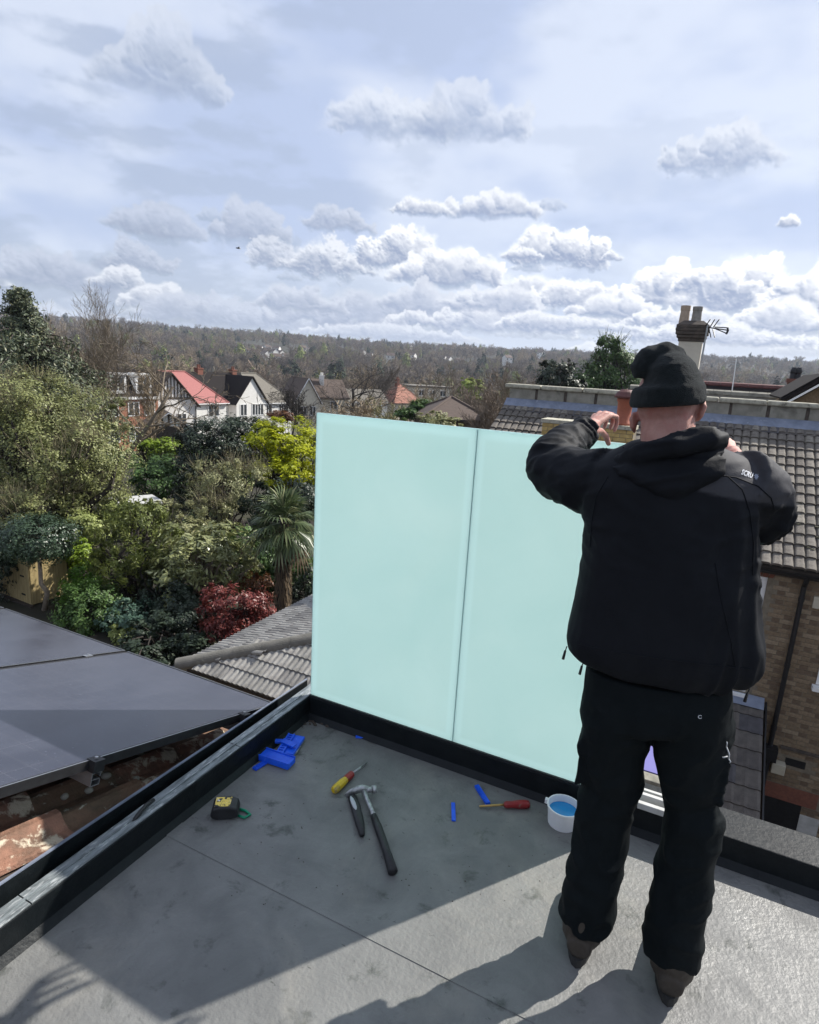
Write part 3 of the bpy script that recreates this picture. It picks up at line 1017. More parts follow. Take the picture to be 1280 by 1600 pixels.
        # turned half round: y runs up the slope
# mortar dabs on the near tiles
mb = MB()
for px, py, s in ((165, 1217, .018), (138, 1240, .014), (212, 1222, .012), (100, 1250, .012)):
    c = ray(px, py)
    P = Wd(*(P0 - N1 * 0.20))
    nW = E1 * N1[0] + E2 * N1[1] + np.array([0, 0, N1[2]])
    q = CAM + c * (((P - CAM) @ nW) / (c @ nW))
    q = Vector(q)
    l = rt.matrix_world.inverted() @ q if False else slope_matrix(P0 - N1 * 0.20).inverted() @ q
    mb.ell((l.x, l.y, 0.012), (s, s * 1.2, 0.012), 8, 5)
link('mortar_dab', mb.mesh('mortar_dab', M['cement'], True), rt, kind='stuff')


def solar(x0, x1, label):
    r = sthing('solar_panel', label, 'solar panel', 'black solar panels on the tiled slope', off=(x1, 0, 0))
    w, L, h, fw = x1 - x0, 1.72, 0.035, 0.012
    link('cell_sheet', MB().box(-w + fw, -fw, -L + fw, -fw, -0.006, -0.0015).mesh('cell_sheet', M['cells']), r)
    f = MB()
    f.box(-w, 0, -fw, 0, -h, 0)
    f.box(-w, 0, -L, -L + fw, -h, 0)
    f.box(-w, -w + fw, -L + fw, -fw, -h, 0)
    f.box(-fw, 0, -L + fw, -fw, -h, 0)
    bevel(link('panel_frame', f.mesh('panel_frame', M['black']), r), 0.0012, 2)
    link('edge_trim', MB().box(-w, 0, -fw * 0.3, 0, 0.0003, 0.0012).box(-0.0035, 0, -L, -fw * 0.3 - 0.001, 0.0003, 0.0012).mesh('edge_trim', M['alu']), r)
    return r
solar(-0.942, 0.105, 'black solar panel with a triangular shadow, next to the roof upstand')
solar(-2.06, -0.962, 'black solar panel farther from the upstand, beyond the seam')
solar(-3.18, -2.08, 'black solar panel outermost of the row, at the picture edge')
for y, lab in ((-1.03, 'mounting rail with its open silver end showing under the near corner of the solar panel'), (-0.25, 'mounting rail carrying the lower edge of the solar panels')):
    r = sthing('mounting_rail', lab, 'mounting rail', 'rails under the solar panels', off=(0, y, 0))
    mb = MB()
    for (ya, yb, za, zb) in ((-.018, .018, -.085, -.082), (-.018, -.0155, -.082, -.042), (.0155, .018, -.082, -.066), (.0155, .018, -.056, -.042), (-.018, -.006, -.042, -.0385), (.006, .018, -.042, -.0385), (-.0155, .0155, -.064, -.0615)):
        mb.box(-3.2, 0.128, ya, yb, za, zb)
    link('rail', mb.mesh('rail', M['alu']), r)
    mb = MB().box(0.106, 0.135, -.021, .021, -.036, .004).box(0.092, 0.1055, -.021, .021, 0.0012, .004)
    link('end_clamp', mb.mesh('end_clamp', M['black']), r)
    mb = MB().lathe([(0.0065, 0.0), (0.0065, 0.007), (0.004, 0.008)], 8, (0.113, 0, 0.004))
    link('clamp_bolt', mb.mesh('clamp_bolt', M['alu']), r)
    mb = MB().box(-0.966, -0.938, -.022, .022, 0.0012, .0045).lathe([(0.006, 0.0), (0.006, 0.006), (0.003, 0.007)], 8, (-0.952, 0, 0.0045))
    link('mid_clamp', mb.mesh('mid_clamp', M['alu']), r)
    link('roof_hook', MB().box(-0.50, -0.46, -.016, .016, -0.17, -0.0855).mesh('roof_hook', M['alu']), r)

# ------------------------------------------------------------------ grey hipped roof below the far edge
hc = Ld(at(280, 1042, 10.0))
tq = radians(25)
nn_ = np.array([0, -sin(tq), cos(tq)])
def _onN(x, y):
    w = ray(x, y); c = Ld(CAM); dl = np.array([w @ E1, w @ E2, w[2]])
    return c + dl * (((hc - c) @ nn_) / (dl @ nn_))
hv = (_onN(485, 1003) - hc)
hv = hv / hv[1] * 2.35
apex = hc + hv
root = dthing('hipped_roof', 'grey concrete tiled hip roof below, between solar panels and glass', 'roof', tuple(hc))
RL = 1.0                                              # right end
hr = MB()
backc = hc + np.array([0, 4.7, 0])
hr.slab([hc, (RL, hc[1], hc[2]), (RL, apex[1], apex[2]), apex], 0.05)
hr.slab([hc, apex, backc], 0.05)
hr.slab([backc, apex, (RL, apex[1], apex[2]), (RL, backc[1], backc[2])], 0.05)
dpart('roof_boards', hr, M['timber_d'], root)
dpart('wall', MB().box(hc[0] + 0.35, RL, hc[1] + 0.3, backc[1] - 0.3, GND - 0.6, hc[2] - 0.12), M['brick2'], root)
dpart('gutter', MB().bar((hc[0] - 0.03, hc[1] - 0.1, hc[2] - 0.02), (hc[0] - 0.03, backc[1], hc[2] - 0.02), 0.10, 0.07), M['black'], root)
gt = [tile_mesh('roof_tile', 0.30, 0.38, 3, 0.020, 0.036, M['gtile%d' % i], 4, 0.026, 0.25) for i in range(3)]
items = []
rg = random.Random(5)


def field(o, u, v, nu, nv, w, g, inside, nm, lift=0.0, jit=0.006):
    u, v = np.asarray(u, float), np.asarray(v, float)
    n = np.cross(u, v)
    out_ = []
    for j in range(nv):
        for i in range(nu):
            if not inside((i + 0.5) * w, (j + 0.5) * g):
                continue
            P = np.asarray(o) + u * (i * w) + v * (j * g) + n * lift
            a = rg.uniform(-jit, jit)
            uu = u * cos(a) + v * sin(a)
            vv = v * cos(a) - u * sin(a)
            M4 = Matrix(((uu[0], vv[0], n[0], P[0]), (uu[1], vv[1], n[1], P[1]), (uu[2], vv[2], n[2], P[2]), (0, 0, 0, 1)))
            out_.append((M4, nm(i, j)))
    return out_


ln_near = hypot(hv[1], hv[2])
items += field((0, 0, 0), (1, 0, 0), (0, cos(tq), sin(tq)), int((RL - hc[0]) / 0.3), int(ln_near / 0.27), 0.3, 0.27,
               lambda x, y: x > y / ln_near * hv[0] - 0.02, lambda i, j: rg.choice((0, 0, 1, 1, 2)))
tl = atan2(hv[2], hv[0])
ln_l = hypot(hv[0], hv[2])
items += field((0, 4.7, 0), (0, -1, 0), (cos(tl), 0, sin(tl)), int(4.7 / 0.3), int(ln_l / 0.33), 0.3, 0.33,
               lambda x, y: y / ln_l * 2.35 < x < 4.7 - y / ln_l * 2.35 + 0.05, lambda i, j: rg.choice((0, 1, 1, 2)))
scatter_pieces(root, 'roof_tile', items, gt)
nseg = 10
ridge = []
for k in range(nseg):
    p, q = hv * (k / nseg), hv * ((k + 1) / nseg)
    d = (q - p) / np.linalg.norm(q - p)
    up = np.array([0, 0, 1.0])
    s = np.cross(d, up); s /= np.linalg.norm(s)
    t_ = np.cross(s, d)
    r0, r1 = 0.122, 0.120
    rings_ = []
    for P, r_ in ((p - d * 0.02, r0), (q, r1)):
        rings_.append([P + t_ * 0.03 + s * cos(a) * r_ + t_ * sin(a) * r_ for a in np.linspace(-0.15, pi + 0.15, 15)])
    mbx = MB().rings(rings_, True)
    link('hip_tile', mbx.mesh('hip_tile', M['hip'], False), root)
hb = MB().tube([np.array([0, 0, 0.01]), hv + np.array([0, 0, 0.01])], 0.10, 8)
link('mortar_bed', hb.mesh('mortar_bed', M['cement']), root)
# ------------------------------------------------------------------ the neighbouring house on the right
BW, BR = 8.5, 11.9                                     # wall plane and ridge, metres out from the glass line
EZ = -0.86                                             # eaves
A0, A1 = -2.92, 8.5
RZ = 0.97
nb = dthing('brick_house', 'yellow stock brick house with a weathered pantile roof behind the man', 'house', (3.0, BW, GND))
O = DORG[nb.name]
PT_ = atan2(RZ - EZ, BR - BW)
SL = hypot(RZ - EZ, BR - BW)
# wall: mortar core with an opening for the window
wx0, wx1 = 1.75, atb(1203, 903, BW)[0] - 0.02          # window opening
wz1, wz0 = atb(1203, 903, BW)[2], atb(1175, 1085, BW)[2]
core = MB()
core.box(A0, wx0, BW, BW + 0.25, GND - 1.5, EZ - 0.03)
core.box(wx1, A1, BW, BW + 0.25, GND - 1.5, EZ - 0.03)
core.box(wx0, wx1, BW + 0.0005, BW + 0.25, GND - 1.5, wz0)
core.box(wx0, wx1, BW + 0.0005, BW + 0.25, wz1, EZ - 0.031)
core.box(A0, A0 + 0.25, BW + 0.25, BR * 2 - BW, GND - 1.5, EZ - 0.03)
core.box(A1 - 0.25, A1, BW + 0.25, BR * 2 - BW, GND - 1.5, EZ - 0.03)
dpart('wall', core, M['mortar'], nb)
# bricks, Flemish bond
bw_, bh_, jt = 0.215, 0.064, 0.011
items = []
rg = random.Random(21)
def brick_mesh(w, mat):
    me = MB().box(0, w, -0.008, 0.05, 0, bh_).mesh('brick', mat)
    return me
bmeshes = [brick_mesh(0.215, M['brick%d' % i]) for i in range(4)] + [brick_mesh(0.1025, M['brick%d' % i]) for i in range(4)]
band_t, band_b = atb(1215, 1224, BW)[2], atb(1262, 1262, BW)[2]
hole = (atb(1228, 1183, BW), atb(1259, 1196, BW))
hx0, hx1, hz1 = hole[0][0], hole[1][0], hole[0][2]
hz0 = atb(1258, 1203, BW)[2]
z = EZ - 0.10 - bh_
row = 0
while z > GND - 0.6:
    x = 1.9 + (0 if row % 2 else 0.16)
    k = 0
    while x < 6.2:
        st = (k % 2 == 0)
        w = bw_ if st else 0.1025
        skip = (x < wx1 + 0.0 and x + w > wx0 and wz0 - 0.05 < z + bh_ and z < wz1 + 0.23) or (hx0 - .04 < x + w and x < hx1 + .02 and hz0 - .05 < z < hz1) or (band_b < z + bh_ and z < band_t and x < 3.95)
        if not skip and z < EZ - 0.12:
            i = rg.choice((0, 0, 0, 1, 1, 3)) if st else rg.choice((2, 2, 2, 0, 1))
            if rg.random() < 0.06:
                i = 2
            M4 = Matrix.Translation(Vector((x - O[0], BW - O[1] + rg.uniform(-.002, .002), z - O[2])))
            items.append((M4, i + (0 if st else 4)))
        x += w + jt
        k += 1
    z -= bh_ + jt
    row += 1
scatter_pieces(nb, 'brick', items, bmeshes)
# soldier-course arch over the window: tapering red bricks
for k in range(10):
    xc = wx1 + 0.03 - k * 0.082
    sl_ = (xc - (wx1 - 0.45)) * 0.16
    p = [(xc - 0.034, wz1 + 0.005), (xc + 0.034, wz1 + 0.005), (xc + 0.040 + sl_, wz1 + 0.225), (xc - 0.033 + sl_, wz1 + 0.225)]
    mb = MB().prism(p, -0.012, 0.05, 0, lambda x, y, z: (x, BW + z, y))
    dpart('arch_brick', mb, M['redbrick'], nb)
# window
wf = link('window', MB().box(wx0 - O[0] + 0.03, wx1 - O[0] - 0.03, 0.09, 0.10, wz0 - O[2] + 0.03, wz1 - O[2] - 0.03).mesh('window', M['panegrey']), nb)
f = MB()
for a, b_, c_, d_ in ((wx0, wx1, wz1 - 0.055, wz1 - 0.002), (wx0, wx1, wz0, wz0 + 0.06), (wx0, wx0 + 0.06, wz0 + 0.061, wz1 - 0.056), (wx1 - 0.075, wx1 - 0.002, wz0 + 0.061, wz1 - 0.056), ((wx0 + wx1) / 2 - 0.03, (wx0 + wx1) / 2 + 0.03, wz0 + 0.061, wz1 - 0.056), (wx0 + 0.061, wx1 - 0.076, (wz0 + wz1) / 2 + .1, (wz0 + wz1) / 2 + .15)):
    f.box(a - O[0], b_ - O[0], 0.03, 0.12, c_ - O[2], d_ - O[2])
link('window_frame', f.mesh('window_frame', M['white_paint']), wf)
link('window_sill', MB().box(wx0 - O[0] - 0.05, wx1 - O[0] + 0.04, -0.09, 0.10, wz0 - O[2] - 0.09, wz0 - O[2] - 0.012).mesh('window_sill', M['white_paint']), wf)
# second window off to the right, only its sill and edge show
q = atb(1268, 1072, BW)
w2 = link('window', MB().box(q[0] + 0.05 - O[0], q[0] + 1.0 - O[0], -0.012, 0.02, q[2] - O[2] + 0.09, q[2] - O[2] + 1.3).mesh('window', M['pane']), nb)
link('window_frame', MB().box(q[0] + 0.045 - O[0], q[0] + 0.12 - O[0], -0.03, -0.0125, q[2] - O[2] + 0.06, q[2] - O[2] + 1.34).mesh('window_frame', M['white_paint']), w2)
link('window_sill', MB().box(q[0] - O[0], q[0] + 1.15 - O[0], -0.12, 0.02, q[2] - O[2] - 0.03, q[2] - O[2] + 0.045).mesh('window_sill', M['white_paint']), w2)
# small openings and boxes on the wall
dpart('air_vent', MB().box(hx0, hx1, BW - 0.004, BW + 0.05, hz0, hz1), M['black'], nb)
q = atb(1272, 930, BW); q2 = atb(1282, 951, BW)
dpart('vent_cover', MB().box(q[0], q[0] + 0.24, BW - 0.06, BW - 0.010, q2[2], q[2]), M['ivory'], nb, bv=0.01)
q = atb(1206, 1184, BW); q2 = atb(1224, 1205, BW)
dpart('meter_box', MB().box(q[0], q2[0], BW - 0.16, BW - 0.010, q2[2], q[2]), M['ivory'], nb, bv=0.012)
dpart('brick_band', MB().box(2.85, 3.93, BW - 0.012, BW + 0.02, band_b, band_t), M['redbrick'], nb)
q = atb(1193, 1252, BW); q2 = atb(1252, 1262, BW)
dpart('side_door', MB().box(q[0], q2[0], BW - 0.013, BW + 0.02, GND, band_b - 0.002), M['black'], nb)
dpart('door_frame', MB().box(q2[0] + 0.002, q2[0] + 0.28, BW - 0.016, BW + 0.02, GND, band_b - 0.15), M['dirtwhite'], nb)
# ledge line in the brickwork
q = atb(1220, 1163, BW)
dpart('string_course', MB().box(q[0], 6.0, BW - 0.035, BW - 0.0085, q[2] - 0.05, q[2]), M['soot'], nb)
# roof boards, tiles
hz_ = lambda b: EZ + (b - BW) * tan(PT_)
rb = MB()
rb.slab([(A0, BW - 0.18, hz_(BW - 0.18)), (A1, BW - 0.18, hz_(BW - 0.18)), (A1, BR, RZ), (A0, BR, RZ)], 0.04)
rb.slab([(A0, BR + 0.30, RZ), (A1, BR + 0.30, RZ), (A1, 2 * BR - BW + .4, EZ), (A0, 2 * BR - BW + .4, EZ)], 0.04)
dpart('roof_boards', rb, M['timber_d'], nb)
gb = MB().prism([(BW + .05, EZ - 0.05), (2 * BR - BW + .2, EZ - 0.05), (BR + .28, RZ - 0.06), (BR, RZ - 0.06)], A0 + 0.02, A0 + 0.24, 0, lambda x, y, z: (z, x, y))
dpart('gable_wall', gb, M['brick0'], nb)
ct = [tile_mesh('roof_tile', 0.30, 0.39, 2, 0.036, 0.036, M['ctile%d' % i], 8, 0.040, 0.30, wide=True) for i in range(4)]
rg = random.Random(77)
gz_ = SL / 14.5
v_ = np.array([0, cos(PT_), sin(PT_)])
items = field(np.array([A0, BW - 0.17, hz_(BW - 0.17)]) - O, (1, 0, 0), v_, int((A1 - A0) / 0.3), 15, 0.30, gz_,
              lambda x, y: True, lambda i, j: 3 if (rg.random() < 0.10 or (j == 11 and 15 <= i <= 16)) else rg.choice((0, 0, 1, 1, 1, 2)), 0.0, 0.017)
# the tiles behind the man would waste the budget, so rank by what the frame shows: left strip and right slope
scatter_pieces(nb, 'roof_tile', items, ct)
# moss and lichen dabs on the lower courses
mb = MB()
for k in range(260):
    u = rg.random() ** 0.7
    x = rg.uniform(0.8, 6.0)
    y = rg.uniform(0.1, SL * 0.75)
    if rg.random() < y / SL:
        continue
    P = np.array([x, BW - 0.17, hz_(BW - 0.17)]) + v_ * y + np.array([0, -sin(PT_), cos(PT_)]) * 0.085
    s = rg.uniform(0.012, 0.035)
    mb.ell(P, (s * rg.uniform(.8, 1.8), s, s * 0.5), 6, 3)
dpart('moss_clump', mb, pmat('dark_moss', (0.05, 0.045, 0.03), (0.10, 0.095, 0.06), 30, 0.95), nb, kind='stuff')
# verge and top course
for k in range(int((A1 - A0) / 0.31)):
    x = A0 + k * 0.31
    P = np.array([x + 0.155, BR - 0.26, hz_(BR - 0.26) + 0.075])
    mb = MB().obox(P, (0.148, 0, 0), v_ * 0.105, np.array([0, -sin(PT_), cos(PT_)]) * 0.028)
    dpart('top_tile', mb, M['ltile%d' % (k % 3)], nb)
# party parapet above the ridge: lead apron, rendered face in bays, coping stones
zl = RZ - 0.02
dpart('lead_apron', MB().slab([(A0, BR - 0.19, hz_(BR - 0.19) + 0.10), (A1, BR - 0.19, hz_(BR - 0.19) + 0.10), (A1, BR + 0.012, RZ + 0.17), (A0, BR + 0.012, RZ + 0.17)], 0.012), M['lead'], nb)
x, k = A0 + 0.06, 0
while x < A1:
    dpart('parapet_block', MB().box(x, x + 0.60, BR + 0.02, BR + 0.30, RZ - 0.1, RZ + 0.40), M['cement'], nb)
    dpart('parapet_rib', MB().box(x + 0.605, x + 0.66, BR + 0.035, BR + 0.30, RZ - 0.1, RZ + 0.40), M['soot'], nb)
    x += 0.665
x = A0 - 0.06
rg = random.Random(8)
while x < A1:
    L_ = rg.uniform(0.82, 0.98)
    bevel(dpart('coping_stone', MB().box(x, x + L_ - 0.012, BR - 0.035 + rg.uniform(-.006, .006), BR + 0.36, RZ + 0.402, RZ + 0.50 + rg.uniform(-.006, .006)), M['coping'], nb), 0.03, 3)
    x += L_
# gutter, fascia, downpipe
gut = MB()
gx = [(0.055 * cos(a), 0.055 * sin(a)) for a in np.linspace(pi, 2 * pi, 9)]
prof = gx + [(x * 0.86, y * 0.86) for x, y in gx[::-1]]
gut.prism(prof, A0, A1, 0, lambda x, y, z: (z, BW - 0.20 + x, hz_(BW - 0.18) - 0.0 + y))
dpart('gutter', gut, M['black'], nb)
dpart('fascia', MB().box(A0, A1, BW - 0.13, BW - 0.105, EZ - 0.20, EZ - 0.02), M['black'], nb)
dpart('soffit', MB().box(A0, A1, BW - 0.104, BW - 0.01, EZ - 0.20, EZ - 0.185), M['timber_d'], nb)
px_ = atb(1257, 915, BW - 0.06)[0]
dp = MB().tube([(px_, BW - 0.19, EZ - 0.13), (px_, BW - 0.15, EZ - 0.24), (px_, BW - 0.06, EZ - 0.33), (px_, BW - 0.06, atb(1206, 1165, BW - .06)[2])], 0.036, 10)
zz = EZ - 0.5
while zz > -4:
    dp.tube([(px_, BW - 0.06, zz), (px_, BW - 0.06, zz - 0.06)], 0.043, 10)
    zz -= 1.1
pb = atb(1206, 1165, BW - .06)
dp.box(px_ - 0.13, px_ + 0.11, BW - 0.19, BW - 0.009, pb[2] - 0.22, pb[2])
dp.tube([(px_, BW - 0.10, pb[2] - 0.2), (px_, BW - 0.10, GND)], 0.045, 10)
dpart('downpipe', dp, M['black'], nb, smooth=False)
# low chimney on the slope with a terracotta pot
c0, c1 = -1.49, 0.22
bz = 9.80
zt = 0.88
ch = dpart('chimney', MB().box(c0 + 0.02, c1, bz, bz + 0.46, hz_(bz) - 0.25, zt - 0.07), M['mortar'], nb)
for r_ in range(9):
    z0 = zt - 0.07 - (r_ + 1) * 0.073
    if z0 < hz_(bz) - 0.1:
        break
    x = c0 + 0.012 - (0.11 if r_ % 2 else 0)
    while x < c1 - 0.02:
        xa, xb = max(x, c0 + 0.012), min(x + 0.215, c1 + 0.008)
        if xb - xa > 0.03:
            link('brick', MB().box(xa, xb, bz - 0.010, bz + 0.04, z0, z0 + 0.064).mesh('brick', M['yellowbrick%d' % random.randint(0, 1)] if 'yellowbrick0' in M else M['brick3'], off=O), ch)
        x += 0.226
link('chimney_cap', MB().box(c0 - 0.02, c1 + 0.02, bz - 0.03, bz + 0.49, zt - 0.069, zt).mesh('chimney_cap', M['coping'], off=O), ch)
pc = atb(974, 655, bz + 0.2)
pot = MB().lathe([(0.15, 0.0), (0.15, 0.04), (0.125, 0.06), (0.135, 0.42), (0.155, 0.44), (0.155, 0.5), (0.10, 0.5), (0.10, 0.3)], 18, (pc[0], bz + 0.2, zt))
link('chimney_pot', pot.mesh('chimney_pot', M['terracotta'], True, O), ch)
cap = MB().lathe([(0.21, 0.0), (0.215, 0.03), (0.16, 0.11), (0.10, 0.15), (0.0, 0.155)], 18, (pc[0], bz + 0.2, zt + 0.50))
link('pot_cowl', cap.mesh('pot_cowl', M['maroon'], False, O), ch)

# lean-to with brown concrete tiles
lt = atb(1193, 1100, BW)
ll = dthing('lean_to', 'lean-to with a brown flat-tiled roof against the brick house', 'lean-to', (lt[0], BW, lt[2]))
LO = DORG[ll.name]
lb = atb(1190, 1270, BW - 1.9)
lx1 = lt[0]
lx0 = lx1 - 2.2
lpit = radians(24)
lv = np.array([0, cos(lpit), sin(lpit)])
LLEN = 2.6
low = np.array([lx1, BW - 0.012, lt[2]]) - lv * LLEN
lm = MB().slab([(lx0, low[1], low[2]), (lx1, low[1], low[2]), (lx1, BW - 0.012, lt[2]), (lx0, BW - 0.012, lt[2])], 0.06)
dpart('roof_boards', lm, M['timber_d'], ll)
dpart('wall', MB().box(lx0 + 0.05, lx1 - 0.06, low[1] + 0.25, BW - 0.013, GND - 0.6, low[2] - 0.02).prism([(low[1] + 0.25, low[2] - 0.019), (BW - 0.013, low[2] - 0.019), (BW - 0.013, lt[2] - 0.10)], lx1 - 0.30, lx1 - 0.06, 0, lambda x, y, z: (z, x, y)), M['brick2'], ll)
ltm = [tile_mesh('roof_tile', 0.33, 0.40, 2, 0.012, 0.022, M['ltile%d' % i], 4, 0.024, 0.45) for i in range(3)]
rg = random.Random(4)
items = field(np.array([lx1 - 7 * 0.33, low[1], low[2]]) - LO, (1, 0, 0), lv, 7, 8, 0.33, 0.325, lambda x, y: True, lambda i, j: rg.choice((0, 1, 1, 2)), 0.0, 0.004)
scatter_pieces(ll, 'roof_tile', items, ltm)
dpart('top_flashing', MB().slab([(lx0, BW - 0.20, lt[2] - 0.01), (lx1, BW - 0.20, lt[2] - 0.01), (lx1, BW - 0.011, lt[2] + 0.11), (lx0, BW - 0.011, lt[2] + 0.11)], 0.01), M['lead'], ll)
dpart('verge_board', MB().slab([(lx1 + 0.025, low[1], low[2] + 0.05), (lx1 + 0.025, BW - 0.013, lt[2] + 0.05), (lx1 + 0.025, BW - 0.013, lt[2] - 0.14), (lx1 + 0.025, low[1], low[2] - 0.14)], 0.022), M['black'], ll)

# glass roofed annexe seen between the man's legs
za = -2.6
p1, p2, p3 = atz(1015, 1140, za), atz(1017, 1206, za), atz(1017, 1219, za)
an = dthing('annexe_roof', 'low annexe with a lilac rooflight over weathered grey tiles, seen between the man\'s legs', 'annexe', (p2[0], p2[1], za))
bA = p2[1]
dpart('rooflight', MB().slab([(p2[0] - 1.2, bA, za), (p2[0] + 0.45, bA, za), (p2[0] + 0.45, bA + 1.5, za + 0.15), (p2[0] - 1.2, bA + 1.5, za + 0.15)], 0.03), M['lilac'], an)
dpart('ledge', MB().box(p2[0] - 1.25, p2[0] + 0.5, p3[1], bA - 0.004, za - 0.10, za - 0.01), M['cement'], an, bv=0.01)
b3 = p3[1] - 0.004
items = field(np.array([p2[0] - 1.3, b3 - 1.1, za - 0.55]) - DORG[an.name], (1, 0, 0), (0, cos(radians(22)), sin(radians(22))), 6, 4, 0.30, 0.30, lambda x, y: True, lambda i, j: rg.choice((0, 1, 2)), 0.0, 0.004)
scatter_pieces(an, 'roof_tile', items, ltm)
dpart('wall', MB().box(p2[0] - 1.2, p2[0] + 0.45, b3 - 0.95, bA + 1.45, GND - 0.5, za - 0.56), M['brick1'], an)

# ------------------------------------------------------------------ rooftops beyond the parapet
def far_dthing(*a, **k):
    return dthing(*a, **k)
# brick chimney stack with rendered shaft and two pots
D = 17.5
c = Ld(at(1076, 560, D)); ctop = Ld(at(1076, 535, D)); hd_b = Ld(at(1076, 534, D))[2]; hd_t = Ld(at(1076, 508, D))[2]
st = dthing('chimney_stack', 'tall cream rendered chimney stack with a dark corbelled brick head and two pots', 'chimney', (c[0], c[1], -1.0))
SO = DORG[st.name]
dpart('shaft', MB().box(c[0] - 0.27, c[0] + 0.27, c[1] - 0.2, c[1] + 0.2, -1.0, hd_b), M['render_c'], st, bv=0.01)
zc = hd_b
for k, e in enumerate((0.03, 0.07, 0.10, 0.11, 0.10)):
    h = (hd_t - hd_b) / 5
    dpart('corbel_course', MB().box(c[0] - 0.27 - e, c[0] + 0.27 + e, c[1] - 0.2 - e, c[1] + 0.2 + e, zc + 0.003, zc + h), M['soot'], st, bv=0.012)
    zc += h
dpart('flaunching', MB().rings([[(c[0] + sx * wx, c[1] + sy * wy, z_) for sx, sy in ((-1, -1), (1, -1), (1, 1), (-1, 1))] for wx, wy, z_ in ((0.35, 0.28, zc + .002), (0.22, 0.14, zc + 0.10))]), M['soot'], st)
for px, mt, hh in ((1069, 'buffpot', 0.42), (1088, 'greypot', 0.40)):
    x = Ld(at(px, 500, D))[0]
    dpart('chimney_pot', MB().lathe([(0.12, 0.0), (0.105, 0.30), (0.115, 0.31), (0.115, hh), (0.085, hh), (0.085, hh - 0.2)], 14, (x, c[1], zc + 0.04)), M[mt], st, smooth=False)
# aerial
pb_, pt_ = Ld(at(1097, 560, D - 0.4)), Ld(at(1106, 508, D - 0.4))
ae = dthing('tv_aerial', 'grey television aerial on a thin pole beside the tall chimney', 'aerial', tuple(pb_))
dpart('mast', MB().tube([pb_, pt_], 0.020, 8), M['steel'], ae)
boomL, boomR = Ld(at(1103, 511, D - 0.4)), Ld(at(1138, 516, D - 0.4))
dpart('boom', MB().tube([boomL, boomR], 0.015, 6), M['black'], ae)
for px, py, qx, qy in ((1103, 509, 1110, 499), (1109, 512, 1117, 499), (1115, 511, 1124, 499), (1108, 513, 1111, 527), (1114, 515, 1117, 527), (1117, 513, 1136, 521), (1117, 511, 1136, 512)):
    dpart('element', MB().tube([Ld(at(px, py, D - 0.4)), Ld(at(qx, qy, D - 0.55))], 0.013, 5), M['black'], ae)
dpart('reflector', MB().tube([Ld(at(1137, 512, D - 0.4)), Ld(at(1138, 516, D - 0.42)), Ld(at(1135, 522, D - 0.4))], 0.024, 6), M['black'], ae)
# terrace roofs behind
def strip_house(label, px0, py0, px1, D_, drop, matr, ridge_m, nm='terrace_house', over=3.0):
    p, q = Ld(at(px0, py0, D_)), None
    b_ = p[1]
    q = atb(px1, py0 + (px1 - px0) * 0.062, b_)
    zr = (p[2] + q[2]) / 2
    r = dthing(nm, label, 'house', (p[0], b_, GND))
    x0, x1 = p[0], q[0] + over
    dpart('roof', MB().slab([(x0, b_ - 3.4, zr - drop), (x1, b_ - 3.4, zr - drop), (x1, b_, zr), (x0, b_, zr)], 0.06).slab([(x1, b_ + 3.4, zr - drop), (x0, b_ + 3.4, zr - drop), (x0, b_ + 0.002, zr), (x1, b_ + 0.002, zr)], 0.06), matr, r)
    x = x0
    while x < x1:
        dpart('ridge_tile', MB().tube([(x, b_, zr - 0.02), (x + 0.44, b_, zr - 0.02)], 0.12, 8), ridge_m, r)
        x += 0.45
    dpart('wall', MB().box(x0 + 0.1, x1 - 0.1, b_ - 3.2, b_ + 3.2, GND - 1.5, zr - drop - 0.02).prism([(b_ - 3.2, zr - drop - .019), (b_ + 3.2, zr - drop - .019), (b_, zr - 0.12)], x0 + 0.12, x0 + 0.32, 0, lambda xx, yy, zz_: (zz_, xx, yy)), M['brick2'], r)
    return r
strip_house('terraced house with a dark roof and a red ridge line behind the parapet', 1085, 598, 1250, 26, 1.9, M['roof_dark'], M['maroon'])
strip_house('grey tiled terrace roof just behind the parapet coping', 985, 606, 1235, 20, 1.7, M['roof_grey'], M['cement'], over=1.0)
# slate gable with white bargeboard at the right
D = 15.5
ap, lo = Ld(at(1292, 584, D)), Ld(at(1222, 626, D))
sg = dthing('slate_gable', 'dark slate gable roof with a white bargeboard at the right edge', 'house', (ap[0], ap[1], GND))
b_ = ap[1]
lo = atb(1222, 624, b_)
wd = ap[0] - lo[0]
rz, ez = atb(1290, 586, b_)[2], lo[2]
dpart('roof', MB().slab([(ap[0], b_, rz), (lo[0], b_, ez), (lo[0], b_ + 4, ez), (ap[0], b_ + 4, rz)], 0.05).slab([(ap[0] + wd, b_, ez), (ap[0], b_, rz), (ap[0], b_ + 4, rz), (ap[0] + wd, b_ + 4, ez)], 0.05), M['roof_dark'], sg)
dpart('wall', MB().prism([(lo[0] + 0.1, GND), (ap[0] + wd - 0.1, GND), (ap[0] + wd - 0.1, ez - 0.12), (ap[0], rz - 0.2), (lo[0] + 0.1, ez - 0.12)], b_ + 0.15, b_ + 3.9, 0, lambda x, y, z: (x, z, y)), M['brick0'], sg)
dv = np.array([lo[0] - ap[0], 0, ez - rz]); dv /= np.linalg.norm(dv)
for s in (1, -1):
    e_ = np.array([lo[0] if s > 0 else ap[0] + wd, b_ - 0.03, ez - 0.13])
    dpart('bargeboard', MB().bar(np.array([ap[0], b_ - 0.03, rz - 0.13]), e_, 0.04, 0.09, 0, (0, 1, 0)), M['white_paint'], sg)
dpart('dark_verge', MB().bar(np.array([ap[0], b_ - 0.02, rz - 0.03]), np.array([lo[0], b_ - 0.02, ez - 0.03]), 0.06, 0.10, 0, (0, 1, 0)), M['roof_dark'], sg)
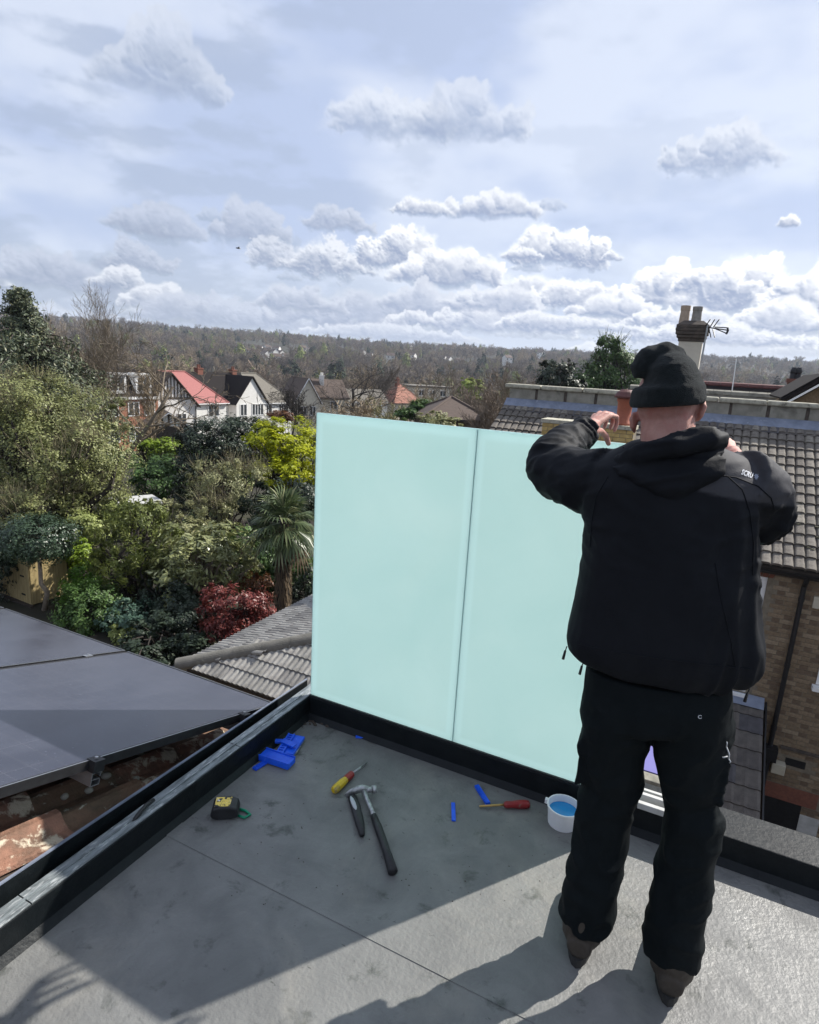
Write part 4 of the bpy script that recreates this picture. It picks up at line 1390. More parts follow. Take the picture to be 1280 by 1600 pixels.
# small brick chimney with black pots
D = 30
c = Ld(at(1243, 598, D))
sc = dthing('chimney_stack', 'small red-brown brick chimney with two black pots beyond the slate gable', 'chimney', (c[0], c[1], -2.0))
zt_ = Ld(at(1243, 592, D))[2]
dpart('shaft', MB().box(c[0] - 0.28, c[0] + 0.28, c[1] - 0.25, c[1] + 0.25, -2.0, zt_ - 0.15).box(c[0] - 0.33, c[0] + 0.33, c[1] - 0.3, c[1] + 0.3, zt_ - 0.149, zt_), M['redbrick'], sc)
for px in (1239, 1247):
    x = Ld(at(px, 588, D))[0]
    dpart('chimney_pot', MB().lathe([(0.12, 0), (0.10, 0.2), (0.125, 0.24), (0.125, 0.34), (0.08, 0.45)], 10, (x, c[1], zt_)), M['black'], sc)
# thin pole
p, q = Ld(at(1147, 604, 24)), Ld(at(1151, 560, 24))
ae2 = dthing('tv_aerial', 'thin white pole with a small aerial above the red ridge line', 'aerial', tuple(p))
dpart('mast', MB().tube([p - np.array([0, 0, 1.2]), q], 0.02, 6), M['white_paint'], ae2)
for dz, w in ((0.0, 0.14), (-0.12, 0.10), (-0.2, 0.16)):
    dpart('element', MB().tube([q + np.array([-w, 0, dz]), q + np.array([w, 0, dz + 0.03])], 0.012, 5), M['steel'], ae2)
# dark roof slope between palm trees and parapet, left of the man's beanie
mb = MB()
# ------------------------------------------------------------------ terrain: gardens falling to a valley, wooded hill beyond
_td = [0, 25, 60, 95, 180, 350, 600, 1000, 1500, 2000, 3000, 6000]
_tz = [-5.8, -5.8, -8.2, -10.2, -15, -20, -6, 19, 44, 48, 40, 20]


def ground_z(x, y):
    d = hypot(x, y)
    z = float(np.interp(d, _td, _tz))
    if d > 200:
        k = min(1, (d - 200) / 800)
        z += k * 7.5 * mnoise.noise(Vector((x / 420, y / 420, 3.3))) + k * 3 * mnoise.noise(Vector((x / 130, y / 130, 8.1)))
    return z


V, Fq = [], []
rad = [0.0, 6, 12, 18, 25, 35, 47, 60, 77, 95, 120, 150, 180, 220, 270, 330, 400, 480, 570, 670, 780, 900, 1030, 1170, 1320, 1480, 1650, 1850, 2100, 2500, 3200, 4500, 6000]
NA = 144
for r in rad:
    for k in range(NA):
        a = 2 * pi * k / NA
        x, y = max(r, 0.01) * sin(a), max(r, 0.01) * cos(a)
        V.append((x, y, ground_z(x, y)))
for i in range(len(rad) - 1):
    for k in range(NA):
        k2 = (k + 1) % NA
        Fq.append((i * NA + k, (i + 1) * NA + k, (i + 1) * NA + k2, i * NA + k2))
gm = pmat('garden_and_hill', (0.026, 0.025, 0.014), (0.040, 0.040, 0.018), 0.05, 0.95, 0.3, 1.5, c3=(0.020, 0.017, 0.012), s3=0.35, t3=(0.45, 0.6))
gme = big_mesh('ground', V, Fq, gm, smooth=True)
link('ground', gme, kind='structure')

# ------------------------------------------------------------------ houses across the valley


def fwin(root, x, z, w, h, y=0.0, frame='white_paint', pane='pane', bars=1):
    f = MB()
    t_ = 0.09
    f.box(x - w / 2, x + w / 2, y - 0.06, y + 0.02, z - t_, z)
    f.box(x - w / 2, x + w / 2, y - 0.06, y + 0.02, z + h, z + h + t_)
    f.box(x - w / 2 - t_, x - w / 2 - 0.001, y - 0.06, y + 0.02, z - t_, z + h + t_)
    f.box(x + w / 2 + 0.001, x + w / 2 + t_, y - 0.06, y + 0.02, z - t_, z + h + t_)
    for k in range(bars):
        xx = x - w / 2 + w * (k + 1) / (bars + 1)
        f.box(xx - 0.045, xx + 0.045, y - 0.06, y + 0.02, z + 0.001, z + h - 0.001)
    o = link('window', f.mesh('window', M[frame]), root)
    link('pane', MB().box(x - w / 2 + .001, x + w / 2 - .001, y - 0.025, y + 0.01, z + .001, z + h - .001).mesh('pane', M[pane]), o)
    return o


def fhouse(label, px, py, D, az_, w, dep, rh, kind, wall, roof, wins=(), chim=(), nm='house', over=0.3, cat='house', barge=None, group=None):
    """front centre under photo pixel (px, py) on the eaves line at distance D; az_ is the way the front faces"""
    P = at(px, py, D)
    phi = radians(az_)
    g = ground_z(P[0], P[1]) - 1.0
    eh = P[2] - g
    r = thing(nm, label, cat, (P[0], P[1], g), pi - phi, group)
    r['_eh'] = eh
    h = w / 2
    wb = MB().box(-h, h, 0, dep, 0, eh)
    o = over
    rf = MB()
    if kind == 'gable':                                # gable end faces the front
        wb.prism([(-h, eh + .001), (h, eh + .001), (0, eh + rh)], 0.0, dep, 0, lambda x, y, z: (x, z, y))
        dz = rh / h * o
        for s in (-1, 1):
            q = [(s * (h + o), -o, eh - dz + 0.05), (0, -o, eh + rh + 0.05), (0, dep + o, eh + rh + 0.05), (s * (h + o), dep + o, eh - dz + 0.05)]
            rf.slab(q if s < 0 else q[::-1], -0.14 if False else 0.14)
        if barge:
            bb = MB()
            for s in (-1, 1):
                bb.bar((s * (h + o), -o - 0.05, eh - dz - 0.05), (0, -o - 0.05, eh + rh - 0.05), 0.08, 0.22, 0, (0, 1, 0))
            link('bargeboard', bb.mesh('bargeboard', M[barge]), r)
    elif kind == 'side':                               # ridge runs along the front
        m_ = dep / 2
        dz = rh / m_ * o
        rf.slab([(-h - o, -o, eh - dz + .05), (h + o, -o, eh - dz + .05), (h + o, m_, eh + rh), (-h - o, m_, eh + rh)], 0.14)
        rf.slab([(h + o, dep + o, eh - dz + .05), (-h - o, dep + o, eh - dz + .05), (-h - o, m_ + .002, eh + rh), (h + o, m_ + .002, eh + rh)], 0.14)
        wb.prism([(0, eh + .001), (dep, eh + .001), (m_, eh + rh - .1)], -h, h, 0, lambda x, y, z: (z, x, y))
    elif kind in ('hip', 'hipR'):
        m_ = dep / 2
        xa, xb = (-h + m_, h - m_) if kind == 'hip' else (-h, h - m_ * 1.0)
        if xa > xb:
            xa = xb = (xa + xb) / 2
        A, B_, C_, D_ = (-h - o, -o, eh), (h + o, -o, eh), (h + o, dep + o, eh), (-h - o, dep + o, eh)
        R1, R2 = (xa - (o if kind == 'hipR' else 0), m_, eh + rh), (xb, m_, eh + rh)
        V_ = [A, B_, C_, D_, R1, R2] + [(p[0], p[1], p[2] - 0.15) for p in (A, B_, C_, D_)]
        rf.add(V_, [(0, 1, 5, 4), (1, 2, 5), (2, 3, 4, 5), (3, 0, 4), (0, 6, 7, 1), (1, 7, 8, 2), (2, 8, 9, 3), (3, 9, 6, 0), (9, 8, 7, 6)])
        cap = MB()
        for p, q in (((R1[0], R1[1], R1[2]), (R2[0] + .01, R2[1], R2[2])), (R2, B_), (R2, C_)):
            cap.tube([p, q], 0.11, 6)
        if kind == 'hip':
            cap.tube([R1, A], 0.11, 6)
            cap.tube([R1, D_], 0.11, 6)
        link('ridge_cap', cap.mesh('ridge_cap', M[roof]), r)
    elif kind == 'flat':
        rf.box(-h - o, h + o, -o, dep + o, eh, eh + rh)
    link('wall', wb.mesh('wall', M[wall]), r)
    ro = link('roof', rf.mesh('roof', M[roof]), r)
    for (x, z, ww, hh, bars) in wins:
        fwin(r, x, eh + z, ww, hh, 0.0, bars=bars)
    for (x, y, z, cw, chh, mt) in chim:
        link('chimney', MB().box(x - cw / 2, x + cw / 2, y - 0.4, y + 0.4, eh + z - 1.2, eh + z + chh).box(x - cw / 2 - .06, x + cw / 2 + .06, y - 0.46, y + .46, eh + z + chh + .001, eh + z + chh + .15).tube([(x - .15, y, eh + z + chh + .15), (x - .15, y, eh + z + chh + .6)], .12, 8).tube([(x + .15, y, eh + z + chh + .15), (x + .15, y, eh + z + chh + .6)], .12, 8).mesh('chimney', M[mt]), ro)
    # gutter line
    if kind in ('side', 'hip', 'hipR'):
        link('gutter', MB().box(-h - o, h + o, -o - 0.1, -o, eh - 0.13, eh - 0.02).mesh('gutter', M['white_paint' if wall == 'render_w' else 'black']), r)
    return r, eh


# brick block with white dormers
r, eh = fhouse('three storey orange brick house with white dormer windows behind bare branches', 178, 622, 72, 122, 10.4, 9, 0.25, 'flat', 'brick_far', 'roof_dark', over=0.05)
for x in (4.1, 2.2, -0.2, -2.6):
    for z in (-1.85, -4.55):
        fwin(r, x, eh + z, 1.15, 1.35, bars=1)
link('eaves_cornice', MB().box(-5.3, 5.3, -0.25, -0.0, eh - 0.15, eh + 0.12).mesh('eaves_cornice', M['white_paint']), r)
mr = MB().slab([(-5.2, 0.15, eh + 0.25), (5.2, 0.15, eh + 0.25), (5.2, 1.9, eh + 2.9), (-5.2, 1.9, eh + 2.9)], 0.12).box(-5.1, 5.1, 1.92, 8.6, eh + 0.251, eh + 2.88)
link('mansard', mr.mesh('mansard', M['roof_dark']), r)
for x in (3.7, 0.7, -2.6):
    d_ = link('dormer', MB().box(x - 0.95, x + 0.95, 0.25, 2.2, eh + 0.45, eh + 2.35).box(x - 1.1, x + 1.1, 0.10, 2.3, eh + 2.351, eh + 2.55).mesh('dormer', M['white_paint']), r)
    link('dormer_window', MB().box(x - 0.68, x - 0.04, 0.235, 0.249, eh + 0.8, eh + 2.1).box(x + 0.04, x + 0.68, 0.235, 0.249, eh + 0.8, eh + 2.1).mesh('dormer_window', M['pane']), d_)

# white half-timbered gable
r, eh = fhouse('white rendered gable house with dark half-timbering near the top', 268, 632, 80, 128, 6.8, 9, 3.7, 'gable', 'render_w', 'roof_brown', [(1.3, -2.55, 1.1, 1.4, 1)], barge='timber_d')
tb = MB()
for k in range(-5, 6):
    x = k * 0.42
    z1_ = eh + 3.7 * (1 - abs(x) / 3.4) - 0.12
    if z1_ > eh + 0.95:
        tb.box(x - 0.07, x + 0.07, -0.035, 0.0, eh + 0.85, z1_)
tb.box(-2.55, 2.55, -0.05, -0.001, eh + 0.65, eh + 0.84)
link('timber_frame', tb.mesh('timber_frame', M['timber_d']), r)
link('downpipe', MB().tube([(3.2, -0.08, eh - 0.2), (3.2, -0.08, eh - 5.5)], 0.06, 6).mesh('downpipe', M['black']), r)
# red roofed neighbour
fhouse('white house under a bright red hipped tile roof', 318, 630, 84, 122, 7.3, 7.2, 3.75, 'hipR', 'render_w', 'roof_red', [(-2.0, -1.65, 1.5, 1.35, 1), (1.6, -1.65, 1.6, 1.35, 1)], nm='house')
# porch with little half-timbered gable
r, eh = fhouse('small dark tiled garage with a half-timbered gablet below the white gable house', 264, 668, 66, 150, 4.4, 4, 1.5, 'gable', 'timber_d', 'roof_brown', nm='garage', cat='garage', barge='white_paint')
tb = MB()
for x in (-0.9, -0.3, 0.3, 0.9):
    tb.box(x - .2, x + .2, -0.03, 0.0, eh + 0.12, eh + 1.4 * (1 - abs(x) / 2.2) - 0.1)
link('white_infill', tb.mesh('white_infill', M['white_paint']), r)
# dark roof with white gable wing
r, eh = fhouse('long house with a nearly black roof and a white gabled wing', 352, 629, 92, 122, 13.0, 8, 4.0, 'side', 'render_w', 'roof_dark', [(-4.6, -2.0, 1.3, 1.3, 1)], chim=((-1.2, 4.0, 3.7, 0.9, 0.7, 'redbrick'), (5.0, 4.0, 3.7, 0.8, 0.6, 'redbrick')))
wg = MB().box(0.6, 6.4, -1.6, 3, 0, eh)
wg.prism([(0.6, eh + .001), (6.4, eh + .001), (3.5, eh + 3.55)], -1.6, 3, 0, lambda x, y, z: (x, z, y))
link('gabled_wing', wg.mesh('gabled_wing', M['render_w']), r)
wr = MB().slab([(0.3, -1.85, eh - .25), (3.5, -1.85, eh + 3.68), (3.5, 4, eh + 3.68), (0.3, 4, eh - .25)], -0.13).slab([(3.5, -1.85, eh + 3.68), (6.7, -1.85, eh - .25), (6.7, 4, eh - .25), (3.5, 4, eh + 3.68)], -0.13)
link('wing_roof', wr.mesh('wing_roof', M['roof_dark']), r)
fwin(r, 1.9, eh - 1.7, 1.1, 1.5, -1.6, bars=1)
fwin(r, 4.6, eh - 1.7, 2.1, 1.5, -1.6, bars=3)
for x, z in ((-3.6, 2.6), (-5.0, 1.2)):
    link('roof_vent', MB().box(x - .12, x + .12, 4 * z / 4.0 - 0.25, 4 * z / 4.0 + 0.0, eh + z - .05, eh + z + 0.22).mesh('roof_vent', M['white_pl']), r)
fhouse('white house with a grey-brown hipped roof right of the white gable', 432, 629, 97, 122, 6.6, 7.6, 4.1, 'hipR', 'render_w', 'roof_grey', [(-1.7, -1.85, 1.4, 1.5, 1), (1.5, -1.85, 1.9, 1.5, 3)])
fhouse('cream gabled house with white bargeboards behind bare twigs', 481, 626, 104, 150, 4.3, 8, 3.6, 'gable', 'render_c', 'roof_brown', [(-0.7, -2.3, 0.9, 1.3, 1), (0.9, -2.3, 0.9, 1.3, 1)], barge='white_paint')
fhouse('brown roofed cottage with a pale chimney beside the cream gable', 522, 621, 108, 150, 5.2, 7, 2.9, 'side', 'render_c', 'roof_brown', [(0, -1.9, 1.2, 1.2, 1)], chim=((-1.3, 2.6, 2.2, 0.6, 1.2, 'render_w'),), nm='cottage', cat='cottage')
fhouse('house with a pink clay roof and a slim red chimney in the valley trees', 640, 630, 140, 140, 8.5, 8, 4.0, 'hip', 'render_c', 'roof_clay', [(0, -2, 1.3, 1.3, 1)], chim=((-0.6, 4, 3.6, 0.7, 1.4, 'redbrick'),))
fhouse('flat grey roofed block beyond the pink clay roof', 676, 606, 165, 160, 11, 10, 0.4, 'flat', 'render_c', 'roof_grey', [(-3, -2, 1.4, 1.3, 1), (0, -2, 1.4, 1.3, 1), (3, -2, 1.4, 1.3, 1)], nm='flat_roofed_block', cat='building')
r, eh = fhouse('dark tiled bungalow with a small white edged gable above the glass', 715, 655, 47, 172, 4.9, 6, 1.5, 'hip', 'brick2', 'roof_brown', nm='bungalow', cat='bungalow')
link('side_gable', MB().box(2.0, 2.62, -0.6, 3, 0, eh + .2).prism([(1.98, eh + .2), (2.64, eh + .2), (2.31, eh + 1.0)], -0.62, 3, 0, lambda x, y, z: (x, z, y)).mesh('side_gable', M['brick0']), r)
link('bargeboard', MB().bar((1.9, -0.66, eh + 0.05), (2.31, -0.66, eh + 1.15), .05, .09, 0, (0, 1, 0)).bar((2.72, -0.66, eh + 0.05), (2.31, -0.66, eh + 1.15), .05, .09, 0, (0, 1, 0)).mesh('bargeboard', M['render_c']), r)
fhouse('white walled house half hidden by pale twigs above the first glass panel', 572, 628, 118, 150, 9, 7, 2.2, 'side', 'render_w', 'roof_grey', [(-2.6, -2, 1.3, 1.3, 1), (0.2, -2, 1.3, 1.3, 1), (2.8, -2, 1.3, 1.3, 1)])
# pale roofed shed low in the shrubs
r, eh = fhouse('low garden shed with a pale sunlit flat roof among the shrubs', 222, 790, 27, 140, 1.6, 1.5, 0.08, 'flat', 'timber_d', 'dirtwhite', nm='shed', cat='shed', over=0.1)

# tiny houses on the far hill
rg = random.Random(19)
hp = thing('house', 'tiny pale house among trees on the distant hillside', 'house', (0, 0, 0), 0, 'houses on the far hillside')
link('wall', MB().box(-4.5, 4.5, -3.5, 3.5, -4, 5).prism([(-3.5, 5.001), (3.5, 5.001), (0, 7.6)], -4.4, 4.4, 0, lambda x, y, z: (z, x, y)).mesh('wall', M['render_w']), hp)
rr = MB()
for s in (-1, 1):
    q = [(-4.7, s * 4.0, 4.8), (4.7, s * 4.0, 4.8), (4.7, 0.002 * s, 8.0), (-4.7, 0.002 * s, 8.0)]
    rr.slab(q if s < 0 else q[::-1], 0.2)
link('roof', rr.mesh('roof', M['roof_brown']), hp)
link('window', MB().box(-3.2, -1.8, -3.56, -3.5, 2.5, 4).box(1.8, 3.2, -3.56, -3.5, 2.5, 4).mesh('window', M['pane']), hp)
HPOS = []
hpix = [(428, 549, 760), (438, 551, 780), (418, 547, 800), (405, 543, 900), (447, 556, 760), (395, 541, 980), (375, 537, 1000), (460, 556, 800), (372, 543, 760), (625, 557, 900), (648, 566, 760), (660, 568, 740), (541, 553, 900), (700, 560, 800), (770, 564, 900), (780, 563, 930), (640, 541, 1250), (355, 536, 1000), (415, 552, 680), (432, 557, 640), (590, 547, 1100), (505, 541, 1200), (1165, 586, 900), (1225, 590, 800), (815, 570, 900), (178, 533, 800), (390, 548, 720)] + [(rg.gauss(425, 34), 551 + rg.gauss(0, 5), rg.uniform(820, 1000)) for _ in range(34)] + [(rg.uniform(330, 860), rg.uniform(548, 566) + 0, rg.uniform(700, 1100)) for _ in range(22)] + [(rg.uniform(1130, 1275), rg.uniform(580, 592), rg.uniform(800, 1100)) for _ in range(5)]
for i, (px, py, D) in enumerate(hpix):
    o = hp if i == 0 else copy_tree(hp)
    P = at(px, py, D)
    HPOS.append((P[0], P[1]))
    o.location = (P[0], P[1], P[2] - 5.0)
    o.rotation_euler = (0, 0, rg.uniform(-0.9, 0.9))
# ------------------------------------------------------------------ vegetation builders
def rand_dirs(rng, n):
    v = rng.normal(size=(n, 3))
    return v / (np.linalg.norm(v, axis=1, keepdims=True) + 1e-9)


def leaf_quads(rng, P, N, size, aspect=0.55, fold=0.25):
    """one diamond leaf per point P, facing roughly along N"""
    n = len(P)
    N = N / (np.linalg.norm(N, axis=1, keepdims=True) + 1e-9)
    r = rand_dirs(rng, n)
    U = np.cross(N, r)
    U /= (np.linalg.norm(U, axis=1, keepdims=True) + 1e-9)
    Wv = np.cross(N, U)
    s = (size * rng.uniform(0.6, 1.35, n))[:, None]
    a = P - U * s
    b = P + Wv * s * aspect + N * s * fold * aspect
    c = P + U * s
    d = P - Wv * s * aspect + N * s * fold * aspect
    V = np.stack([a, b, c, d], 1).reshape(-1, 3)
    F_ = np.arange(n * 4).reshape(n, 4)
    return V, F_


def crown_mesh(name, lobes, nleaf, size, mat, seed, clump=0.20, nclump=90, shell=(0.55, 1.02), up=0.5, aspect=0.55, flat=1.0, rag=0.0):
    """lobes: (centre, (rx, ry, rz)); leaves sit in clumps through the outer part of each lobe"""
    rng = np.random.default_rng(seed)
    Ps, Ns, vs = [], [], []
    vol = np.array([r[0] * r[1] + r[0] * r[2] + r[1] * r[2] for _, r in lobes])
    share = vol / vol.sum()
    for (c, r), sh in zip(lobes, share):
        c, r = np.asarray(c, float), np.asarray(r, float)
        k = max(6, int(nclump * sh * 1.0))
        n = max(30, int(nleaf * sh))
        cd_ = rand_dirs(rng, k)
        cr = rng.uniform(shell[0], shell[1], k) + rag * rng.normal(size=k) * 0.1
        tone = rng.uniform(0, 0.45, k)
        rs = clump * rng.uniform(0.6, 1.4, k)
        idx = rng.integers(0, k, n)
        off = rng.normal(size=(n, 3)) * 0.55
        q = cd_[idx] * cr[idx][:, None] + off * rs[idx][:, None]
        q[:, 2] *= 1.0
        Ps.append(c + q * r)
        Ns.append(q / r * r.mean() + rand_dirs(rng, n) * 0.60 + np.array([0, 0, up]))
        vs.append(np.clip(tone[idx] + rng.uniform(0, 0.55, n), 0, 1))
    P, N, v = np.concatenate(Ps), np.concatenate(Ns), np.concatenate(vs)
    V, F_ = leaf_quads(rng, P, N, size, aspect)
    return big_mesh(name, V, F_, mat, v)


def lobe_at(px, py, D, rx, ry, dd=None):
    """an ellipsoid given by its photo outline: centre pixel, half sizes in pixels"""
    P = at(px, py, D)
    k = np.linalg.norm(P - CAM) / FPX
    return P, (rx * k, (dd if dd is not None else rx) * k, ry * k)


def stems_mb(base, tops, r0, rng, r1=0.012, n=5, wob=0.08, segs=5):
    mb = MB()
    for t_ in tops:
        pts, rr = [], []
        for i in range(segs + 1):
            f = i / segs
            p = np.asarray(base) * (1 - f) + np.asarray(t_) * f
            p = p + rng.normal(size=3) * wob * sin(pi * f) * np.linalg.norm(np.asarray(t_) - base)
            pts.append(p)
            rr.append(r0 * (1 - f) + r1 * f)
        mb.tube(pts, rr, n, True)
    return mb


def shrub(name, label, lobes_px, n, size, mat, seed, base=None, trunk=None, bark='bark_d', group=None, cat='shrub', crown_name='foliage', extra=None, nstem=5, ragged=True, **kw):
    """lobes_px: list of (px, py, D, rx, ry)"""
    lobes = [lobe_at(*q) for q in lobes_px]
    c0 = lobes[0][0]
    rl = np.random.default_rng(seed + 77)
    if ragged:
        for c, rr in list(lobes):                      # side shoots that break up the outline
            for _ in range(4):
                d_ = rand_dirs(rl, 1)[0]
                d_[2] = abs(d_[2]) * 0.8 + 0.1 * d_[2]
                f_ = rl.uniform(0.26, 0.46)
                lobes.append((np.asarray(c) + d_ * np.asarray(rr) * rl.uniform(0.75, 1.0), tuple(np.asarray(rr) * f_)))
    bx, by = (c0[0], c0[1]) if base is None else (base[0], base[1])
    g = ground_z(bx, by)
    org = np.array([bx, by, g])
    r = thing(name, label, cat, org, 0, group)
    L2 = [(c - org, rr) for c, rr in lobes]
    link(crown_name, crown_mesh(crown_name, L2, n, size, mat if not isinstance(mat, str) else LF[mat], seed, **kw), r)
    rng = np.random.default_rng(seed + 1)
    tops = []
    for c, rr in L2:
        for _ in range(max(2, nstem // len(L2))):
            tops.append(np.asarray(c) + rand_dirs(rng, 1)[0] * np.asarray(rr) * 0.75)
    tr = trunk or 0.035
    h = min(t_[2] for t_ in tops) if trunk else 0
    link('stem', stems_mb(np.zeros(3), tops, tr, rng).mesh('stem', M[bark]), r)
    if extra:
        extra(r, L2, rng)
    return r


def grow(rng, mb, p, d, L, r, lev, P):
    """recursive bare branching"""
    segs = P['segs'][lev]
    pts, rr = [p], [r]
    q, dd = p.copy(), d.copy()
    tip = P['tip'][lev]
    for i in range(segs):
        dd = dd + rng.normal(size=3) * P['wob'][lev] + np.array([0, 0, P['up'][lev]])
        dd /= np.linalg.norm(dd)
        q = q + dd * L / segs
        pts.append(q.copy())
        rr.append(r * (1 - (1 - tip) * (i + 1) / segs))
    mb.tube(pts, rr, P['sides'][lev], lev == 0)
    if lev + 1 >= len(P['n']):
        return
    nch = P['n'][lev]
    for k in range(nch):
        f = P['start'][lev] + (1 - P['start'][lev]) * (k + rng.uniform(0.1, 0.9)) / nch
        f = min(f, 0.999)
        i = int(f * segs)
        t_ = f * segs - i
        pp = pts[i] * (1 - t_) + pts[i + 1] * t_
        base_d = pts[i + 1] - pts[i]
        base_d /= np.linalg.norm(base_d)
        side = rand_dirs(rng, 1)[0]
        side -= base_d * (side @ base_d)
        side /= np.linalg.norm(side) + 1e-9
        ang = radians(P['ang'][lev] + rng.normal() * 9)
        nd = base_d * cos(ang) + side * sin(ang)
        nd /= np.linalg.norm(nd)
        rad_ = (rr[i] * (1 - t_) + rr[i + 1] * t_)
        grow(rng, mb, pp, nd, L * P['len'][lev] * rng.uniform(0.7, 1.2) * (1.15 - 0.45 * f), max(rad_ * P['rad'][lev], P['minr']), lev + 1, P)


UPRIGHT = dict(n=(13, 8, 6, 4, 0), segs=(7, 5, 4, 3, 2), wob=(.07, .10, .12, .14, .16), up=(.03, .09, .10, .08, .05), tip=(.25, .25, .3, .4, .5), sides=(8, 5, 4, 3, 3), start=(.22, .15, .1, .1, 0), ang=(31, 30, 30, 32, 0), len=(.66, .55, .5, .5, 0), rad=(.55, .55, .55, .6, 0), minr=.019)
GNARL = dict(n=(6, 5, 4, 3, 0), segs=(6, 6, 5, 3, 2), wob=(.12, .22, .26, .26, .2), up=(.02, .03, .03, .02, .0), tip=(.45, .3, .3, .4, .5), sides=(8, 6, 4, 3, 3), start=(.35, .2, .15, .1, 0), ang=(58, 52, 48, 45, 0), len=(.85, .62, .55, .5, 0), rad=(.60, .55, .52, .55, 0), minr=.018)
BROOM = dict(n=(11, 7, 6, 0), segs=(5, 4, 3, 2), wob=(.08, .12, .14, .16), up=(.02, .08, .08, .05), tip=(.3, .3, .4, .5), sides=(5, 4, 3, 3), start=(.2, .15, .1, 0), ang=(42, 38, 38, 0), len=(.62, .55, .55, 0), rad=(.55, .55, .6, 0), minr=.03)


def bare_mesh(seed, H, r, P, d0=(0, 0, 1), mat='bark', trunk_len=None):
    rng = np.random.default_rng(seed)
    mb = MB()
    grow(rng, mb, np.zeros(3), np.asarray(d0, float) / np.linalg.norm(d0), trunk_len or H * 0.72, r, 0, P)
    me = bpy.data.meshes.new('branches')
    me.from_pydata(mb.v, [], mb.f)
    me.materials.append(M[mat] if isinstance(mat, str) else mat)
    me.update()
    return me


def bare_tree(label, px, py_top, D, seed, P, H=None, r=0.2, base_px=None, mat='bark', lean=(0, 0, 1), group=None, twig=None, width=1.0, nm='bare_tree'):
    top = at(px, py_top, D)
    b = at(base_px or px, 700, D)
    g = ground_z(b[0], b[1])
    H_ = H or (top[2] - g)
    rt_ = thing(nm, label, 'tree', (b[0], b[1], g), 0, group)
    me = bare_mesh(seed, H_, r, P, lean, mat)
    zmax = max(v.co.z for v in me.vertices)
    s = H_ / zmax
    o = link('branches', me, rt_)
    o.scale = (s * width, s * width, s)
    return rt_


# ------------------------------------------------------------------ garden, near to far
rngv = np.random.default_rng(1)
# clipped ball on a pale crooked stem
P = gz(70, 953, GND)
tp = thing('topiary_tree', 'glossy dark clipped ball tree on a pale crooked stem', 'tree', P)
lob = [lobe_at(60, 842, 19.6, 46, 31)]
link('crown', crown_mesh('crown', [(c - P, r) for c, r in lob], 11000, 0.036, LF['gloss_dark'], 5, clump=0.22, nclump=160, shell=(0.82, 1.0), up=0.3), tp)
stp = [gz(70, 953, GND) - P, at(74, 925, 19.7) - P, at(64, 912, 19.6) - P, at(63, 890, 19.6) - P, at(60, 860, 19.6) - P]
link('trunk', MB().tube(stp, [.09, .07, .06, .055, .05], 8).mesh('trunk', M['bark_p'], True), tp)
# shed of vertical boards, brick pier beside it
A_, B_ = gz(5, 930, GND), gz(50, 948, GND)
C_ = at(52, 875, np.hypot(B_[0], B_[1]))
hgt = C_[2] - GND
sh = thing('garden_shed', 'pale green-brown board shed behind the clipped ball tree', 'shed', (B_[0], B_[1], GND), 0)
dirn = (A_ - B_)[:2]; wdt = np.linalg.norm(dirn); dirn /= wdt
perp = np.array([dirn[1], -dirn[0]]) if (dirn[0] * 0 + dirn[1]) > 5 else np.array([-dirn[1], dirn[0]])
if perp @ B_[:2] < 0:
    perp = -perp
rgs = random.Random(2)
k = 0
x = 0.0
while x < wdt + 0.5:
    w_ = rgs.uniform(0.12, 0.15)
    c_ = np.array([*(dirn * (x + w_ / 2)), hgt / 2 + 0.06])
    hh = hgt / 2 * (1.0 if x < wdt * 0.72 else 0.80)
    c_[2] = hh + 0.06
    mb = MB().obox(c_, (*(dirn * (w_ / 2 - 0.004)), 0), (*(perp * 0.012), 0), (0, 0, hh))
    link('plank', mb.mesh('plank', M['plank']), sh)
    x += w_
x = 0.0
while x < 1.1:
    w_ = 0.14
    c_ = np.array([*(perp * (x + w_ / 2 + 0.015)), hgt / 2 + 0.06])
    link('plank', MB().obox(c_, (*(perp * (w_ / 2 - 0.004)), 0), (*(-dirn * 0.012), 0), (0, 0, hgt / 2)).mesh('plank', M['plank']), sh)
    x += w_
link('base_bearer', MB().bar((*(dirn * -0.1 - perp * .05), 0.03), (*(dirn * (wdt + .5) - perp * .05), 0.03), 0.1, 0.08).mesh('base_bearer', M['timber_d']), sh)
link('shed_roof', MB().slab([(*(dirn * -.15 - perp * .12), hgt + .10), (*(-dirn * .15 + perp * 1.3), hgt + .16), (*(dirn * (wdt + .6) + perp * 1.3), hgt + .16), (*(dirn * (wdt + .6) - perp * .12), hgt + .10)][::-1], 0.03).mesh('shed_roof', M['roof_dark']), sh)
for zf in (0.22, 0.62):
    link('hinge', MB().obox((*(dirn * 0.35 - perp * 0.02), hgt * zf), (*(dirn * .09), 0), (*(perp * .008), 0), (0, 0, .022)).mesh('hinge', M['black']), sh)
